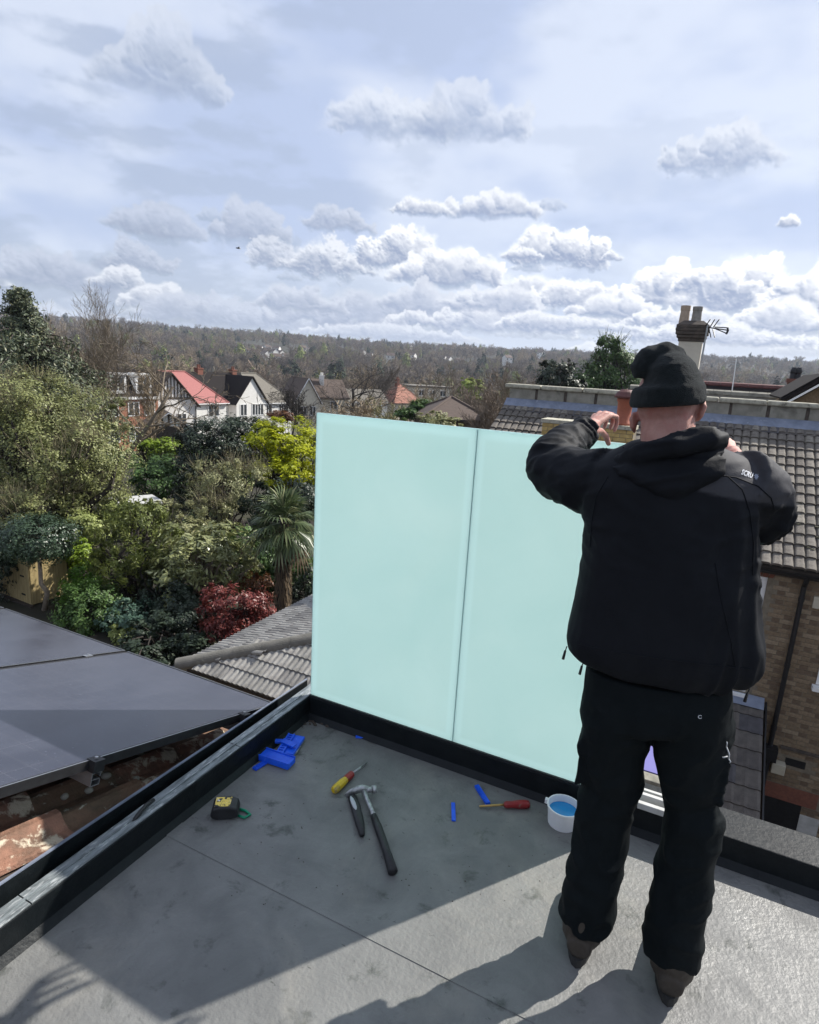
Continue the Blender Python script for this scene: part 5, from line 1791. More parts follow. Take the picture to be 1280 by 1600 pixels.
# brick wall behind the stem
pA, pB = gz(62, 940, GND), gz(106, 928, GND)
bwz = at(100, 872, np.hypot(pB[0], pB[1]))[2]
bwt = thing('brick_wall', 'short red-brown brick garden wall behind the pale stem', 'wall', pA + np.array([0, .3, 0]))
dv_ = (pB - pA); LBW = np.linalg.norm(dv_[:2]); dv_ = dv_ / LBW
pv_ = np.array([-dv_[1], dv_[0], 0])
link('wall_core', MB().obox(dv_ * LBW / 2 + pv_ * .12 + np.array([0, 0, (bwz - GND) / 2]), dv_ * LBW / 2, pv_ * .10, (0, 0, (bwz - GND) / 2)).mesh('wall_core', M['mortar']), bwt)
zz, row = 0.0, 0
bm_far = None
while zz < bwz - GND - 0.06:
    x = -0.11 if row % 2 else 0.0
    while x < LBW:
        xa, xb = max(0, x), min(x + 0.215, LBW)
        if xb - xa > 0.04:
            mb = MB().obox(dv_ * (xa + xb) / 2 + np.array([0, 0, zz + .032]), dv_ * (xb - xa) / 2, pv_ * .05, (0, 0, .032))
            link('brick', mb.mesh('brick', M['redbrick' if rgs.random() < .5 else 'brick2']), bwt)
        x += 0.226
    zz += 0.078
    row += 1

# the big olive-green tree at the left
def twigs_extra(n, L, mat, nm='twigs', width=0.006):
    def f(r, L2, rng):
        Vv, Fv = [], []
        for c, rr in L2:
            m_ = max(10, int(n / len(L2)))
            d = rand_dirs(rng, m_)
            d[:, 2] = np.abs(d[:, 2]) * 0.9 + 0.05
            p = np.asarray(c) + d * np.asarray(rr) * rng.uniform(0.7, 1.0, m_)[:, None]
            t_ = d + np.array([0, 0, 0.7]) + rng.normal(size=(m_, 3)) * 0.35
            t_ /= np.linalg.norm(t_, axis=1, keepdims=True)
            q = p + t_ * (L * rng.uniform(0.5, 1.3, m_))[:, None]
            s = np.cross(t_, rand_dirs(rng, m_)); s /= np.linalg.norm(s, axis=1, keepdims=True)
            o = len(Vv)
            Vv += np.stack([p - s * width, p + s * width, q + s * width * .4, q - s * width * .4], 1).reshape(-1, 3).tolist()
            Fv += (np.arange(m_ * 4).reshape(m_, 4) + o).tolist()
        link(nm, big_mesh(nm, Vv, Fv, LF[mat], rng.uniform(0, 1, len(Fv))), r)
    return f


shrub('broad_tree', 'big rounded olive-green tree filling the left edge', [(85, 720, 25, 105, 95), (20, 690, 25.5, 80, 90), (138, 742, 24.5, 58, 68), (70, 640, 26, 85, 48), (40, 790, 24, 80, 45), (130, 785, 24, 60, 40)],
      64000, 0.048, 'olive', 31, trunk=0.22, cat='tree', clump=0.17, nclump=420, shell=(0.5, 1.04), rag=0.6, extra=twigs_extra(5200, 0.42, 'twiggy'), nstem=30)
shrub('shrub', 'pale green feathery shrub rising behind the clipped ball tree', [(128, 828, 22.5, 30, 26)], 5200, 0.05, 'pale', 32)
shrub('shrub', 'lime green small shrub just right of the clipped ball tree', [(125, 866, 21, 24, 20)], 3200, 0.05, 'lime', 33)
shrub('shrub', 'bright green rounded shrub low beside the brick garden wall', [(130, 918, 20, 30, 32)], 5200, 0.045, 'bright', 34)
shrub('shrub', 'deep green dome shrub at the far edge of the solar panels', [(140, 955, 18.2, 44, 42)], 9000, 0.042, 'deep', 35, ragged=False, clump=0.16, nclump=140)
shrub('conifer_shrub', 'bulky olive cypress with drooping sprays beside the loquat', [(212, 850, 19.5, 58, 60), (190, 890, 19, 42, 50), (240, 900, 19.2, 40, 50), (225, 815, 19.8, 42, 32)], 17000, 0.06, 'cypress', 36, clump=0.15, nclump=260, aspect=0.3, up=-0.2, cat='conifer', trunk=0.09)
shrub('shrub', 'blue-green low shrub between the dome shrub and dark ground', [(212, 970, 17.5, 40, 34)], 5600, 0.045, 'bluegreen', 37)
shrub('shrub', 'small yellow-green shrub at the panel edge', [(195, 992, 17, 20, 16)], 2000, 0.045, 'pale', 38)
shrub('loquat_tree', 'airy loquat-like tree with pale tipped leaves in the middle of the garden', [(310, 875, 18.6, 55, 48), (350, 845, 18.8, 42, 34), (275, 900, 18.2, 38, 40), (370, 885, 19.0, 34, 36)], 6600, 0.095, 'loquat', 39, clump=0.22, nclump=150, aspect=0.32, trunk=0.06, cat='tree', nstem=22, bark='bark')
shrub('ivy_mass', 'dark ivy hanging under the pale tipped tree', [(275, 945, 17.9, 34, 50), (245, 938, 18.3, 26, 45), (300, 950, 17.6, 24, 40)], 10000, 0.045, 'yew', 40)
shrub('photinia_shrub', 'red leaved shrub beside the palm trunk', [(360, 950, 15.6, 42, 40), (395, 962, 15.8, 32, 38), (348, 985, 15.4, 30, 30)], 9500, 0.05, 'red', 41, aspect=0.4, clump=0.2, nclump=150)
shrub('shrub', 'rust brown shrub between the red shrub and palm', [(402, 925, 18.2, 26, 36), (385, 995, 16.6, 36, 22)], 3600, 0.05, 'rust', 42)
shrub('shrub', 'grey-green feathery shrub behind the palm fans', [(345, 765, 25, 46, 40), (330, 795, 24, 40, 30), (385, 745, 25, 34, 34)], 9000, 0.06, 'grey_olive', 43, aspect=0.35, extra=twigs_extra(700, 0.5, 'twiggy'))
shrub('acid_tree', 'vivid yellow-green maple crown left of the glass', [(450, 688, 30, 62, 36), (418, 690, 30.5, 38, 24), (475, 718, 29.5, 56, 36), (405, 672, 31, 28, 14), (440, 735, 29, 50, 32)], 24000, 0.07, 'acid', 44, clump=0.16, nclump=210, trunk=0.1, cat='tree', up=1.0)
shrub('yew_dome', 'large nearly black clipped yew dome below the white houses', [(345, 697, 35, 60, 44), (310, 712, 34.5, 38, 42), (390, 668, 36, 40, 18), (375, 700, 35, 45, 50)], 26000, 0.075, 'yew', 45, clump=0.16, nclump=320, shell=(0.75, 1.0), cat='tree', trunk=0.15, ragged=False)
shrub('small_tree', 'small tree with a flat yellow-green top beside the brick house', [(246, 697, 46, 33, 14), (228, 700, 46, 18, 12), (266, 700, 46, 18, 14)], 6500, 0.10, 'lime', 46, trunk=0.12, cat='tree')
shrub('shrub', 'rounded green shrub under the flat topped small tree', [(255, 728, 40, 28, 16)], 4200, 0.09, 'deep', 47)
shrub('shrub', 'dark green mound below the rounded shrub, beside the yew dome', [(250, 752, 34, 38, 30)], 5200, 0.08, 'deep', 48)
shrub('shrub', 'mid green bush in front of the pale shed roof', [(215, 812, 24, 40, 18), (180, 800, 24, 30, 22)], 5200, 0.05, 'pale', 49)
shrub('shrub', 'loose leaved shrub between shed roof and palm', [(290, 830, 22, 36, 24), (265, 800, 24, 24, 18)], 3800, 0.06, 'grey_olive', 50)
shrub('shrub', 'dark evergreen filling the gap behind the palm fans', [(420, 790, 24, 44, 40), (470, 800, 23, 30, 60), (300, 770, 28, 26, 36)], 8000, 0.07, 'yew', 51)
shrub('shrub', 'shaded green undergrowth bush behind the red shrub', [(430, 900, 20.5, 36, 50), (470, 880, 20, 24, 60)], 6500, 0.06, 'deep', 52)
shrub('shrub', 'dark low hedge standing in for the shade beyond the clay slope', [(275, 985, 16.4, 44, 34), (240, 995, 16.0, 44, 26), (300, 1015, 15.2, 34, 22), (275, 1025, 14.7, 50, 20), (225, 1020, 15.0, 40, 20)], 15000, 0.05, 'yew', 53)  # dark foliage laid over bare ground to stand in for its shade
shrub('shrub', 'dark shaded ground shrub between the ivy and the red shrub', [(282, 965, 17.2, 32, 40)], 4000, 0.05, 'yew', 58)
shrub('shrub', 'mid green bush filling the gap left of the palm trunk', [(400, 880, 21, 40, 46), (385, 850, 21.5, 30, 30)], 6500, 0.06, 'deep', 55)
shrub('shrub', 'dark laurel low between the palm trunk and grey hip roof', [(455, 950, 19.5, 30, 40), (425, 975, 17.6, 24, 26), (480, 930, 19.5, 24, 50)], 6500, 0.055, 'yew', 56)
shrub('shrub', 'shadowed shrub left behind the board shed', [(10, 858, 23, 30, 40), (-30, 900, 21, 40, 50)], 5200, 0.06, 'yew', 54)

# palm
Pb = gz(441, 962, GND)
pm = thing('fan_palm', 'fan palm with a shaggy trunk standing against the edge of the glass', 'palm tree', Pb)
Dp = np.hypot(Pb[0], Pb[1])
topP = at(444, 815, Dp) - Pb
link('trunk', MB().tube([np.array([0, 0, -0.2]), topP * 0.5 + np.array([.03, 0, 0]), topP], [0.17, 0.20, 0.16], 10).mesh('trunk', M['bark_d'], True), pm)
rng = np.random.default_rng(3)
Vv, Fv = [], []
for k in range(900):
    h = rng.uniform(0.1, 1.0)
    a = rng.uniform(0, 2 * pi)
    p = topP * h + np.array([cos(a), sin(a), 0]) * 0.19
    q = p + np.array([cos(a) * .09, sin(a) * .09, -rng.uniform(.15, .4)])
    s = np.array([-sin(a), cos(a), 0]) * 0.012
    o = len(Vv); Vv += [p - s, p + s, q + s * .3, q - s * .3]; Fv.append((o, o + 1, o + 2, o + 3))
link('trunk_fibre', big_mesh('trunk_fibre', Vv, Fv, LF['dead'], rng.uniform(0, 1, len(Fv))), pm, kind='stuff')


def fan(dirv, L, R_, droop, dead):
    d = np.asarray(dirv, float); d /= np.linalg.norm(d)
    side = np.cross(d, (0, 0, 1.0)); side /= np.linalg.norm(side) + 1e-9
    up = np.cross(side, d)
    Vv, Fv = [], []
    tip = topP + d * L + np.array([0, 0, -droop * 0.35])
    for s in (-1, 1):
        pass
    o = 0
    w = 0.018
    Vv += [topP - side * w, topP + side * w, tip + side * w, tip - side * w]
    Fv.append((0, 1, 2, 3))
    nb_ = 22
    dd = tip - topP; dd /= np.linalg.norm(dd)
    dd = dd + np.array([0, 0, -droop * 0.3]); dd /= np.linalg.norm(dd)
    for i in range(nb_):
        a = radians(-125 + 250 * i / (nb_ - 1))
        v = dd * cos(a) + side * sin(a)
        Lr = R_ * (0.72 + 0.28 * cos(a)) * rng.uniform(.9, 1.05)
        wv = np.cross(v, up); wv /= np.linalg.norm(wv) + 1e-9
        m1 = tip + v * Lr * 0.6 + up * 0.04
        e = tip + v * Lr + np.array([0, 0, -droop * 0.30 * Lr - 0.02])
        o = len(Vv)
        ww = R_ * 0.045
        Vv += [tip, m1 - wv * ww + up * .012, e, m1 + wv * ww - up * .012]
        Fv.append((o, o + 1, o + 2, o + 3))
    return big_mesh('frond', Vv, Fv, LF['dead' if dead else 'palm'], rng.uniform(0, 1, len(Fv)))


for k in range(40):
    a = k * 2.39996
    f = k / 40
    elv = radians(82 - 118 * f)
    d = (cos(a) * cos(elv), sin(a) * cos(elv), sin(elv))
    link('frond', fan(d, rng.uniform(0.50, 0.72), rng.uniform(0.55, 0.72), 0.25 + 0.75 * f, f > 0.93), pm)

# ------------------------------------------------------------------ cedar, bare trees
cx = at(46, 640, 44)
g = ground_z(cx[0], cx[1])
ce = thing('cedar_tree', 'tall dark cedar with drooping branches at the left edge', 'tree', (cx[0], cx[1], g))
rng = np.random.default_rng(12)
Hc = at(40, 448, 44)[2] - g
mbt = MB().tube([(0, 0, 0), (0.1, 0, Hc * .5), (0, 0, Hc * .97)], [.38, .25, .05], 9)
Ps, Ns, vs = [], [], []
for k in range(190):
    h = rng.uniform(0.25, 0.985)
    a = rng.uniform(0, 2 * pi)
    top_ = h > 0.80
    reach = (1.5 if top_ else 6.4) * (1.02 - h) / (0.20 if top_ else 0.72) * rng.uniform(0.65, 1.1)
    reach = min(reach, 1.9) if top_ else max(1.6, min(5.6, reach * 1.25))
    p0 = np.array([0, 0, Hc * h])
    d = np.array([cos(a), sin(a), 0.10])
    pts = [p0 + d * reach * t_ + np.array([0, 0, (0.25 * t_ - 0.55 * t_ * t_) * reach * (0.4 if top_ else 0.75)]) for t_ in (0, .3, .6, .85, 1.0)]
    mbt.tube(pts, [.075, .055, .04, .025, .012], 4, False)
    for _ in range(int(150 * (0.55 + reach / 4))):
        t_ = rng.uniform(0.25, 1.02)
        i = min(3, int(t_ / 0.25)) if t_ < 1 else 3
        q = np.array([np.interp(t_, (0, .3, .6, .85, 1.0), [pp[j] for pp in pts]) for j in range(3)])
        q = q + rng.normal(size=3) * np.array([.24, .24, .10])
        q[2] -= abs(rng.normal()) * (0.22 if top_ else 0.42)
        Ps.append(q); Ns.append(np.array([cos(a), sin(a), 0.3]) + rng.normal(size=3) * .6); vs.append(rng.uniform(0, 1))
V, F_ = leaf_quads(rng, np.array(Ps), np.array(Ns), 0.13, 0.35)
link('foliage', big_mesh('foliage', V, F_, LF['cedar'], np.array(vs)), ce)
link('trunk', mbt.mesh('trunk', M['bark_d']), ce)

FINE = dict(UPRIGHT); FINE.update(n=(15, 9, 8, 5, 0), minr=.013, up=(.02, .07, .11, .10, .06), start=(.30, .12, .1, .1, 0), ang=(36, 28, 30, 32, 0), len=(1.05, .58, .5, .5, 0), segs=(6, 6, 4, 3, 2))
OAK = dict(GNARL); OAK.update(n=(9, 6, 6, 4, 0), len=(1.0, .62, .55, .5, 0), start=(.3, .15, .1, .1, 0))
bare_tree('tall bare tree with fine upright twigs beside the cedar', 160, 442, 48, 101, FINE, r=0.26, base_px=158, mat='bark', lean=(0.02, 0, 1), width=0.85)
bare_tree('bare tree with dark drooping limbs in front of the brick house', 205, 520, 44, 104, GNARL, r=0.17, base_px=178, mat='bark', lean=(0.25, 0, 1), width=1.15)
bare_tree('bare tree with a paler haze of twigs just right of the cedar', 112, 468, 50, 109, FINE, r=0.2, mat='twig_b', width=0.8)
bare_tree('bare tree with pale twigs left of the red roof', 240, 555, 56, 107, UPRIGHT, r=0.16, mat='twig_b')
bare_tree('gnarled black oak standing above the first glass panel', 556, 533, 104, 112, OAK, r=0.42, mat='bark_d', width=1.2)
bare_tree('dark bare tree between the grey roof and cream gable', 455, 582, 80, 115, GNARL, r=0.14, mat='bark_d', width=0.8)
bare_tree('slim bare tree before the cream gable', 470, 600, 70, 118, UPRIGHT, r=0.10, mat='bark_d')
for i, (px, top, D, s, lab) in enumerate(((600, 618, 62, 1, 'olive twiggy bush in the middle of the row above the first glass panel'), (570, 622, 58, 2, 'tan twiggy bush before the half hidden white house'), (640, 628, 60, 3, 'olive twiggy bush below the pink clay roof'), (545, 615, 70, 4, 'tan twiggy bush at the foot of the black oak'), (690, 620, 75, 5, 'olive twiggy bush behind the left end of the bungalow'))):
    bare_tree(lab, px, top, D, 130 + s, BROOM, r=0.10, mat='twig_b' if i % 2 else 'twig_d', group='budding bushes above the glass', nm='budding_bush', width=1.6)
for i, (px, top, D, s, lab) in enumerate(((700, 560, 95, 1, 'tall bare tree above the flat grey block, left of the willow'), (783, 560, 70, 2, 'tall brown bare tree above the parapet\'s left end'), (760, 575, 60, 3, 'brown bare tree just right of the willow'), (805, 575, 62, 4, 'bare tree rising over the left end of the coping stones'), (835, 570, 75, 5, 'bare tree close left of the dark green pine'), (775, 600, 46, 6, 'low twiggy bare tree between bungalow and brick house roof'), (745, 640, 36, 7, 'small bare tree in front of the bungalow gable'), (1010, 560, 70, 8, 'bare tree mostly hidden behind the dark beanie'))):
    bare_tree(lab, px, top, D, 150 + s, UPRIGHT if i % 2 else BROOM, r=0.14, mat='twig_a' if i % 3 else 'bark', group='bare trees right of the bungalow', width=1.1)
shrub('evergreen_tree', 'dark green pine left of the pair behind the parapet', [(868, 585, 58, 27, 24), (860, 600, 58, 22, 18), (885, 605, 58, 24, 18)], 7000, 0.13, 'yew', 61, trunk=0.15, cat='tree', clump=0.24, nclump=80)
shrub('evergreen_tree', 'mid green evergreen between the dark pine and tall poplar-like tree', [(915, 592, 60, 22, 22), (908, 608, 60, 26, 16)], 5500, 0.13, 'deep', 62, trunk=0.15, cat='tree', clump=0.24)
shrub('evergreen_tree', 'tall ragged evergreen left of the man\'s beanie', [(957, 575, 62, 30, 30), (950, 545, 62, 16, 20), (965, 550, 62, 14, 22), (940, 595, 61, 26, 22), (975, 590, 62, 24, 26)], 11000, 0.13, 'deep', 63, trunk=0.2, cat='tree', clump=0.3, nclump=110, rag=0.8, extra=twigs_extra(150, 0.9, 'cedar', 'shoots', 0.02))
shrub('willow_tree', 'fresh yellow-green willow behind the dark bungalow', [(735, 610, 140, 22, 17), (728, 615, 140, 18, 12)], 5200, 0.35, 'willow', 64, trunk=0.3, cat='tree')
shrub('shrub', 'dark green laurel left of the bungalow', [(660, 640, 52, 26, 16), (640, 648, 50, 20, 12)], 4000, 0.13, 'deep', 65)
shrub('shrub', 'grey-green bush in front of the bungalow at the glass top', [(680, 655, 40, 24, 14), (700, 662, 38, 26, 10)], 2600, 0.09, 'grey_olive', 66)
shrub('shrub', 'pink-brown shrub in front of the white house walls', [(440, 650, 60, 20, 10)], 1500, 0.12, 'rust', 67)
# background garden shrubs hidden gaps
rg = random.Random(90)
kinds = [('olive', 0.10), ('deep', 0.10), ('grey_olive', 0.10), ('yew', 0.10)]
tmpl = []
for i, (mt, sz) in enumerate(kinds):
    r = thing('garden_shrub', ('olive shrub', 'deep green shrub', 'grey-green shrub', 'dark evergreen shrub')[i] + ' among the gardens between here and the far houses', 'shrub', (0, 0, -60), 0, ('olive', 'deep green', 'grey-green', 'dark evergreen')[i] + ' shrubs in the gardens')
    link('foliage', crown_mesh('foliage', [((0, 0, 1.0), (1.5, 1.5, 1.2)), ((0.9, 0.3, 0.7), (1.0, 1.0, 0.9))], 2600, sz, LF[mt], 70 + i, clump=0.22, nclump=60), r)
    link('stem', MB().tube([(0, 0, -0.4), (0.1, 0, 1.2)], [.08, .03], 5).mesh('stem', M['bark_d']), r)
    tmpl.append([r, 0])
for k in range(74):
    D = rg.uniform(27, 66)
    a = radians(rg.uniform(-36, 6)) if k < 56 else radians(rg.uniform(6, 40))
    if k >= 56:
        D = rg.uniform(42, 70)
    x, y = D * sin(a), D * cos(a)
    i = rg.randrange(4)
    o = tmpl[i][0] if tmpl[i][1] == 0 else copy_tree(tmpl[i][0])
    tmpl[i][1] += 1
    o.location = (x, y, ground_z(x, y) - 0.2)
    s = rg.uniform(0.6, 1.15)
    o.scale = (s, s, s * rg.uniform(0.7, 1.0))
    o.rotation_euler = (0, 0, rg.uniform(0, 6))

# ------------------------------------------------------------------ valley trees one can tell apart
tv = []
for i, (mt, P, s, lab) in enumerate((('twig_a', UPRIGHT, 1, 'brown bare tree in the valley woods beyond the houses'), ('twig_b', BROOM, 2, 'tan bare tree in the valley woods beyond the houses'), ('twig_c', UPRIGHT, 3, 'grey bare tree in the valley woods beyond the houses'), ('twig_d', BROOM, 4, 'olive budding tree in the valley woods beyond the houses'), ('twig_c', GNARL, 5, 'crooked grey bare tree in the valley woods beyond the houses'))):
    P2 = dict(P); P2['minr'] = 0.035
    if len(P['n']) == 5:
        P2['n'] = tuple(max(3, q - 1) if q else 0 for q in P['n'])
    r = thing('bare_tree', lab, 'tree', (0, 0, 0), 0, lab.split(' in the')[0].replace('tree', 'trees') + ' in the valley woods')
    link('branches', bare_mesh(200 + s, 10, 0.22, P2, (0, 0, 1), mt), r)
    tv.append([r, 0, max(v.co.z for v in r.children[0].data.vertices)])
rg = random.Random(44)
for k in range(150):
    D = 112 + 230 * (k / 150) ** 0.9 + rg.uniform(-8, 8)
    a = radians(rg.uniform(-37, 40))
    x, y = D * sin(a), D * cos(a)
    i = rg.randrange(5)
    o = tv[i][0] if tv[i][1] == 0 else copy_tree(tv[i][0])
    tv[i][1] += 1
    o.location = (x, y, ground_z(x, y) - 0.3)
    s = rg.uniform(10, 15) / tv[i][2]
    o.scale = (s * rg.uniform(1.0, 1.35), s * rg.uniform(1.0, 1.35), s)
    o.rotation_euler = (0, 0, rg.uniform(0, 6.28))

# ------------------------------------------------------------------ the far woods: one mass
src = bpy.data.collections.new('woodland_kinds')
rngw = np.random.default_rng(5)
wk = 0
for mt, P, ev in (('twig_a', BROOM, 0), ('twig_b', BROOM, 0), ('twig_c', BROOM, 0), ('twig_a', BROOM, 0), ('twig_d', BROOM, 0), ('twig_c', BROOM, 0), ('twig_e', None, 1), ('twig_g', None, 1)):
    wk += 1
    if ev:
        me = crown_mesh('wood', [((0, 0, 5.5), (2.8, 2.8, 5.0))], 900, 0.6, M[mt], 300 + wk, clump=0.3, nclump=40)
    else:
        P2 = dict(P); P2['minr'] = 0.07; P2['n'] = (9, 6, 5, 0)
        me = bare_mesh(300 + wk, 10, 0.25, P2, (0, 0, 1), mt)
        zm = max(v.co.z for v in me.vertices)
        me.transform(Matrix.Diagonal((10.5 / zm * 1.25, 10.5 / zm * 1.25, 10.5 / zm, 1)))
    o = bpy.data.objects.new('wood_kind_%s' % 'abcdefghij'[wk], me)
    src.objects.link(o)
pts, scl, rot, pick = [], [], [], []
for k in range(21000):
    a = radians(rngw.uniform(-58, 58))
    u = rngw.uniform(0, 1)
    D = 325 * (2100 / 325) ** (u ** 0.85)
    x, y = D * sin(a), D * cos(a)
    if min((abs(x - hx) + abs(y - hy) for hx, hy in HPOS)) < 17 or any(0 < hypot(hx, hy) - D < 75 and abs(atan2(hx, hy) - a) < 0.009 for hx, hy in HPOS):
        continue
    n_ = mnoise.noise(Vector((x / 90, y / 90, 1.7)))
    if n_ < -0.42:
        continue
    pts.append((x, y, ground_z(x, y) - 0.5))
    scl.append((rngw.uniform(0.7, 1.3) + 0.7 * rngw.uniform() ** 5) * (1 + 0.2 * n_))
    rot.append(rngw.uniform(0, 6.28))
    pk = int((mnoise.noise(Vector((x / 160, y / 160, 5.5))) * 0.5 + 0.5) * 6 + rngw.uniform(-1.4, 1.4))
    pick.append(6 if rngw.uniform() < 0.05 else 7 if rngw.uniform() < 0.035 else max(0, min(5, pk)))
wme = bpy.data.meshes.new('woodland')
wme.from_pydata(pts, [], [])
for nm, typ, dat in (('scl', 'FLOAT', scl), ('rot', 'FLOAT', rot), ('pick', 'INT', pick)):
    at_ = wme.attributes.new(nm, typ, 'POINT')
    at_.data.foreach_set('value', dat)
wo = link('woodland', wme, kind='stuff')
ng = bpy.data.node_groups.new('plant_woodland', 'GeometryNodeTree')
ng.interface.new_socket('Geometry', in_out='INPUT', socket_type='NodeSocketGeometry')
ng.interface.new_socket('Geometry', in_out='OUTPUT', socket_type='NodeSocketGeometry')
gi, go = ng.nodes.new('NodeGroupInput'), ng.nodes.new('NodeGroupOutput')
iop = ng.nodes.new('GeometryNodeInstanceOnPoints')
ci = ng.nodes.new('GeometryNodeCollectionInfo')
ci.inputs['Collection'].default_value = src
ci.inputs['Separate Children'].default_value = True
ci.inputs['Reset Children'].default_value = True
def _attr(nm, ty):
    a = ng.nodes.new('GeometryNodeInputNamedAttribute')
    a.data_type = ty
    a.inputs[0].default_value = nm
    return [s for s in a.outputs if s.enabled and s.name == 'Attribute'][0]
cmb = ng.nodes.new('ShaderNodeCombineXYZ')
ng.links.new(gi.outputs[0], iop.inputs['Points'])
ng.links.new(ci.outputs[0], iop.inputs['Instance'])
iop.inputs['Pick Instance'].default_value = True
ng.links.new(_attr('pick', 'INT'), iop.inputs['Instance Index'])
ng.links.new(_attr('rot', 'FLOAT'), cmb.inputs[2])
ng.links.new(cmb.outputs[0], iop.inputs['Rotation'])
ng.links.new(_attr('scl', 'FLOAT'), iop.inputs['Scale'])
ng.links.new(iop.outputs[0], go.inputs[0])
md = wo.modifiers.new('plant', 'NODES')
md.node_group = ng

# ------------------------------------------------------------------ a bird
bp = at(372, 388, 60)
bd = MB()
bd.tube([(-0.22, 0, 0), (-0.08, 0, 0.02), (0.1, 0, 0.02), (0.24, 0, 0.0)], [.01, .055, .06, .012], 6)
bd.add([(-.02, 0, .03), (.12, 0, .03), (.05, .28, .12), (-.04, .5, .06), (-.06, .25, .1)], [(0, 1, 2, 4), (4, 2, 3)])
bd.add([(-.02, 0, .03), (.12, 0, .03), (.05, -.28, .12), (-.04, -.5, .06), (-.06, -.25, .1)], [(0, 4, 2, 1), (4, 3, 2)])
tag(link('bird', bd.mesh('bird', M['black']), None, bp, 0.6), 'small dark bird flying high over the valley', 'bird')
# ------------------------------------------------------------------ the glazier
PAZ, PD = radians(23.3), 1.70
PF = np.array([sin(PAZ), cos(PAZ), 0.0])
PR = np.array([cos(PAZ), -sin(PAZ), 0.0])
PB = np.array([PD * sin(PAZ), PD * cos(PAZ), FZ])


def PT(x, y, off=0.0):
    """photo pixel on the man's frontal plane moved forward by off -> local point (right, forward, up)"""
    q = onplane(x, y, PB + PF * off, PF) - PB
    return np.array([q @ PR, q @ PF, q[2]])


def wpx(px, off=0.0):
    return px * (PD + off) / FPX * 1.03


def remesh(mb, size, sm=4, name='m', fac=0.5):
    me = mb.mesh(name, [])if False else None
    me = bpy.data.meshes.new(name)
    me.from_pydata(mb.v, [], mb.f)
    bm = bmesh.new(); bm.from_mesh(me)
    bmesh.ops.recalc_face_normals(bm, faces=bm.faces)
    bm.to_mesh(me); bm.free()
    o = bpy.data.objects.new(name, me)
    COL.objects.link(o)
    r = o.modifiers.new('r', 'REMESH'); r.mode = 'VOXEL'; r.voxel_size = size
    if sm:
        s = o.modifiers.new('s', 'SMOOTH'); s.factor = fac; s.iterations = sm
    dg = bpy.context.evaluated_depsgraph_get()
    out_ = bpy.data.meshes.new_from_object(o.evaluated_get(dg))
    bpy.data.objects.remove(o)
    bpy.data.meshes.remove(me)
    out_.name = name
    return out_


def displace(me, fn):
    n = len(me.vertices)
    co = np.zeros(n * 3); no = np.zeros(n * 3)
    me.vertices.foreach_get('co', co)
    me.vertices.foreach_get('normal', no)
    co, no = co.reshape(-1, 3), no.reshape(-1, 3)
    d = np.array([fn(c, m_) for c, m_ in zip(co, no)])
    co = co + no * d[:, None]
    me.vertices.foreach_set('co', co.ravel())
    me.update()


def setmat(me, mat):
    me.materials.clear()
    me.materials.append(mat)
    me.polygons.foreach_set('use_smooth', np.ones(len(me.polygons), bool))
    me.update()
    return me


def sring(L, R, hy, yc=0.0, n=28, e=2.4, hback=None):
    """a superellipse ring from a left and a right silhouette point; hy half depth"""
    c = (L + R) / 2
    h = (R - L) / 2
    ring = []
    for k in range(n):
        a = 2 * pi * k / n
        ca, sa = cos(a), sin(a)
        u = math.copysign(abs(ca) ** (2 / e), ca)
        v = math.copysign(abs(sa) ** (2 / e), sa)
        ring.append(c + h * u + np.array([0, yc + v * (hy if v > 0 or hback is None else hback), 0]))
    return ring


man = thing('person', 'man in black hooded jacket and dark beanie, back turned, hands raised to the glass edge', 'person', PB, -PAZ)

# ---- body: head, neck, trunk, arms, hands and legs as one skin
bd = MB()
hc_ = PT(1044, 618, 0.035)
bd.ell(hc_, (0.074, 0.098, 0.108), 20, 14)
bd.ell(PT(1044, 655, 0.055), (0.062, 0.078, 0.075), 16, 10)                 # jaw
bd.tube([PT(1046, 742, 0.0), PT(1044, 700, 0.0), PT(1043, 655, 0.015)], [0.078, 0.066, 0.064], 16)
fc = hc_ + np.array([0, 0.10, 0])
bd.tube([fc + np.array([0, -0.01, 0.0]), fc + np.array([0, 0.022, -0.042])], [0.009, 0.015], 8)   # nose
bd.ell(fc + np.array([0, -0.006, -0.068]), (0.024, 0.012, 0.007), 10, 6)    # mouth
bd.ell(fc + np.array([0, -0.012, -0.082]), (0.020, 0.012, 0.006), 10, 6)
for s in (-1, 1):
    bd.ell(fc + np.array([s * 0.031, -0.016, 0.006]), (0.014, 0.012, 0.010), 8, 6)   # eyes
    bd.ell(fc + np.array([s * 0.031, -0.012, 0.024]), (0.022, 0.010, 0.006), 8, 6)   # brows
for px, py, s in ((1092, 641, 1), (994, 660, -1)):
    e = PT(px, py, 0.03)
    bd.tube([e + np.array([s * .000, 0.012, -0.026]), e + np.array([s * .008, -0.010, -.012]), e + np.array([s * .012, -0.012, .010]), e + np.array([s * .007, 0.008, .024])], [.006, .006, .0065, .006], 8)
    bd.ell(e + np.array([s * .003, 0.004, -0.002]), (.0075, .014, .022), 8, 6)
tl_, tr_ = PT(925, 745), PT(1175, 745)
bd.rings([sring(PT(990, 700), PT(1100, 695), .06), sring(PT(940, 745), PT(1160, 745), .09), sring(PT(945, 850), PT(1150, 850), .10), sring(PT(940, 1000), PT(1150, 1010), .10), sring(PT(935, 1110), PT(1120, 1120), .10)])
# left arm
LW = PT(921, 669, 0.455)
bd.tube([PT(945, 748, 0), PT(900, 745, .06), PT(860, 727, .14)], [.055, .052, .045], 12)
bd.tube([PT(860, 727, .14), PT(878, 700, .28), LW], [.044, .042, .029], 12)
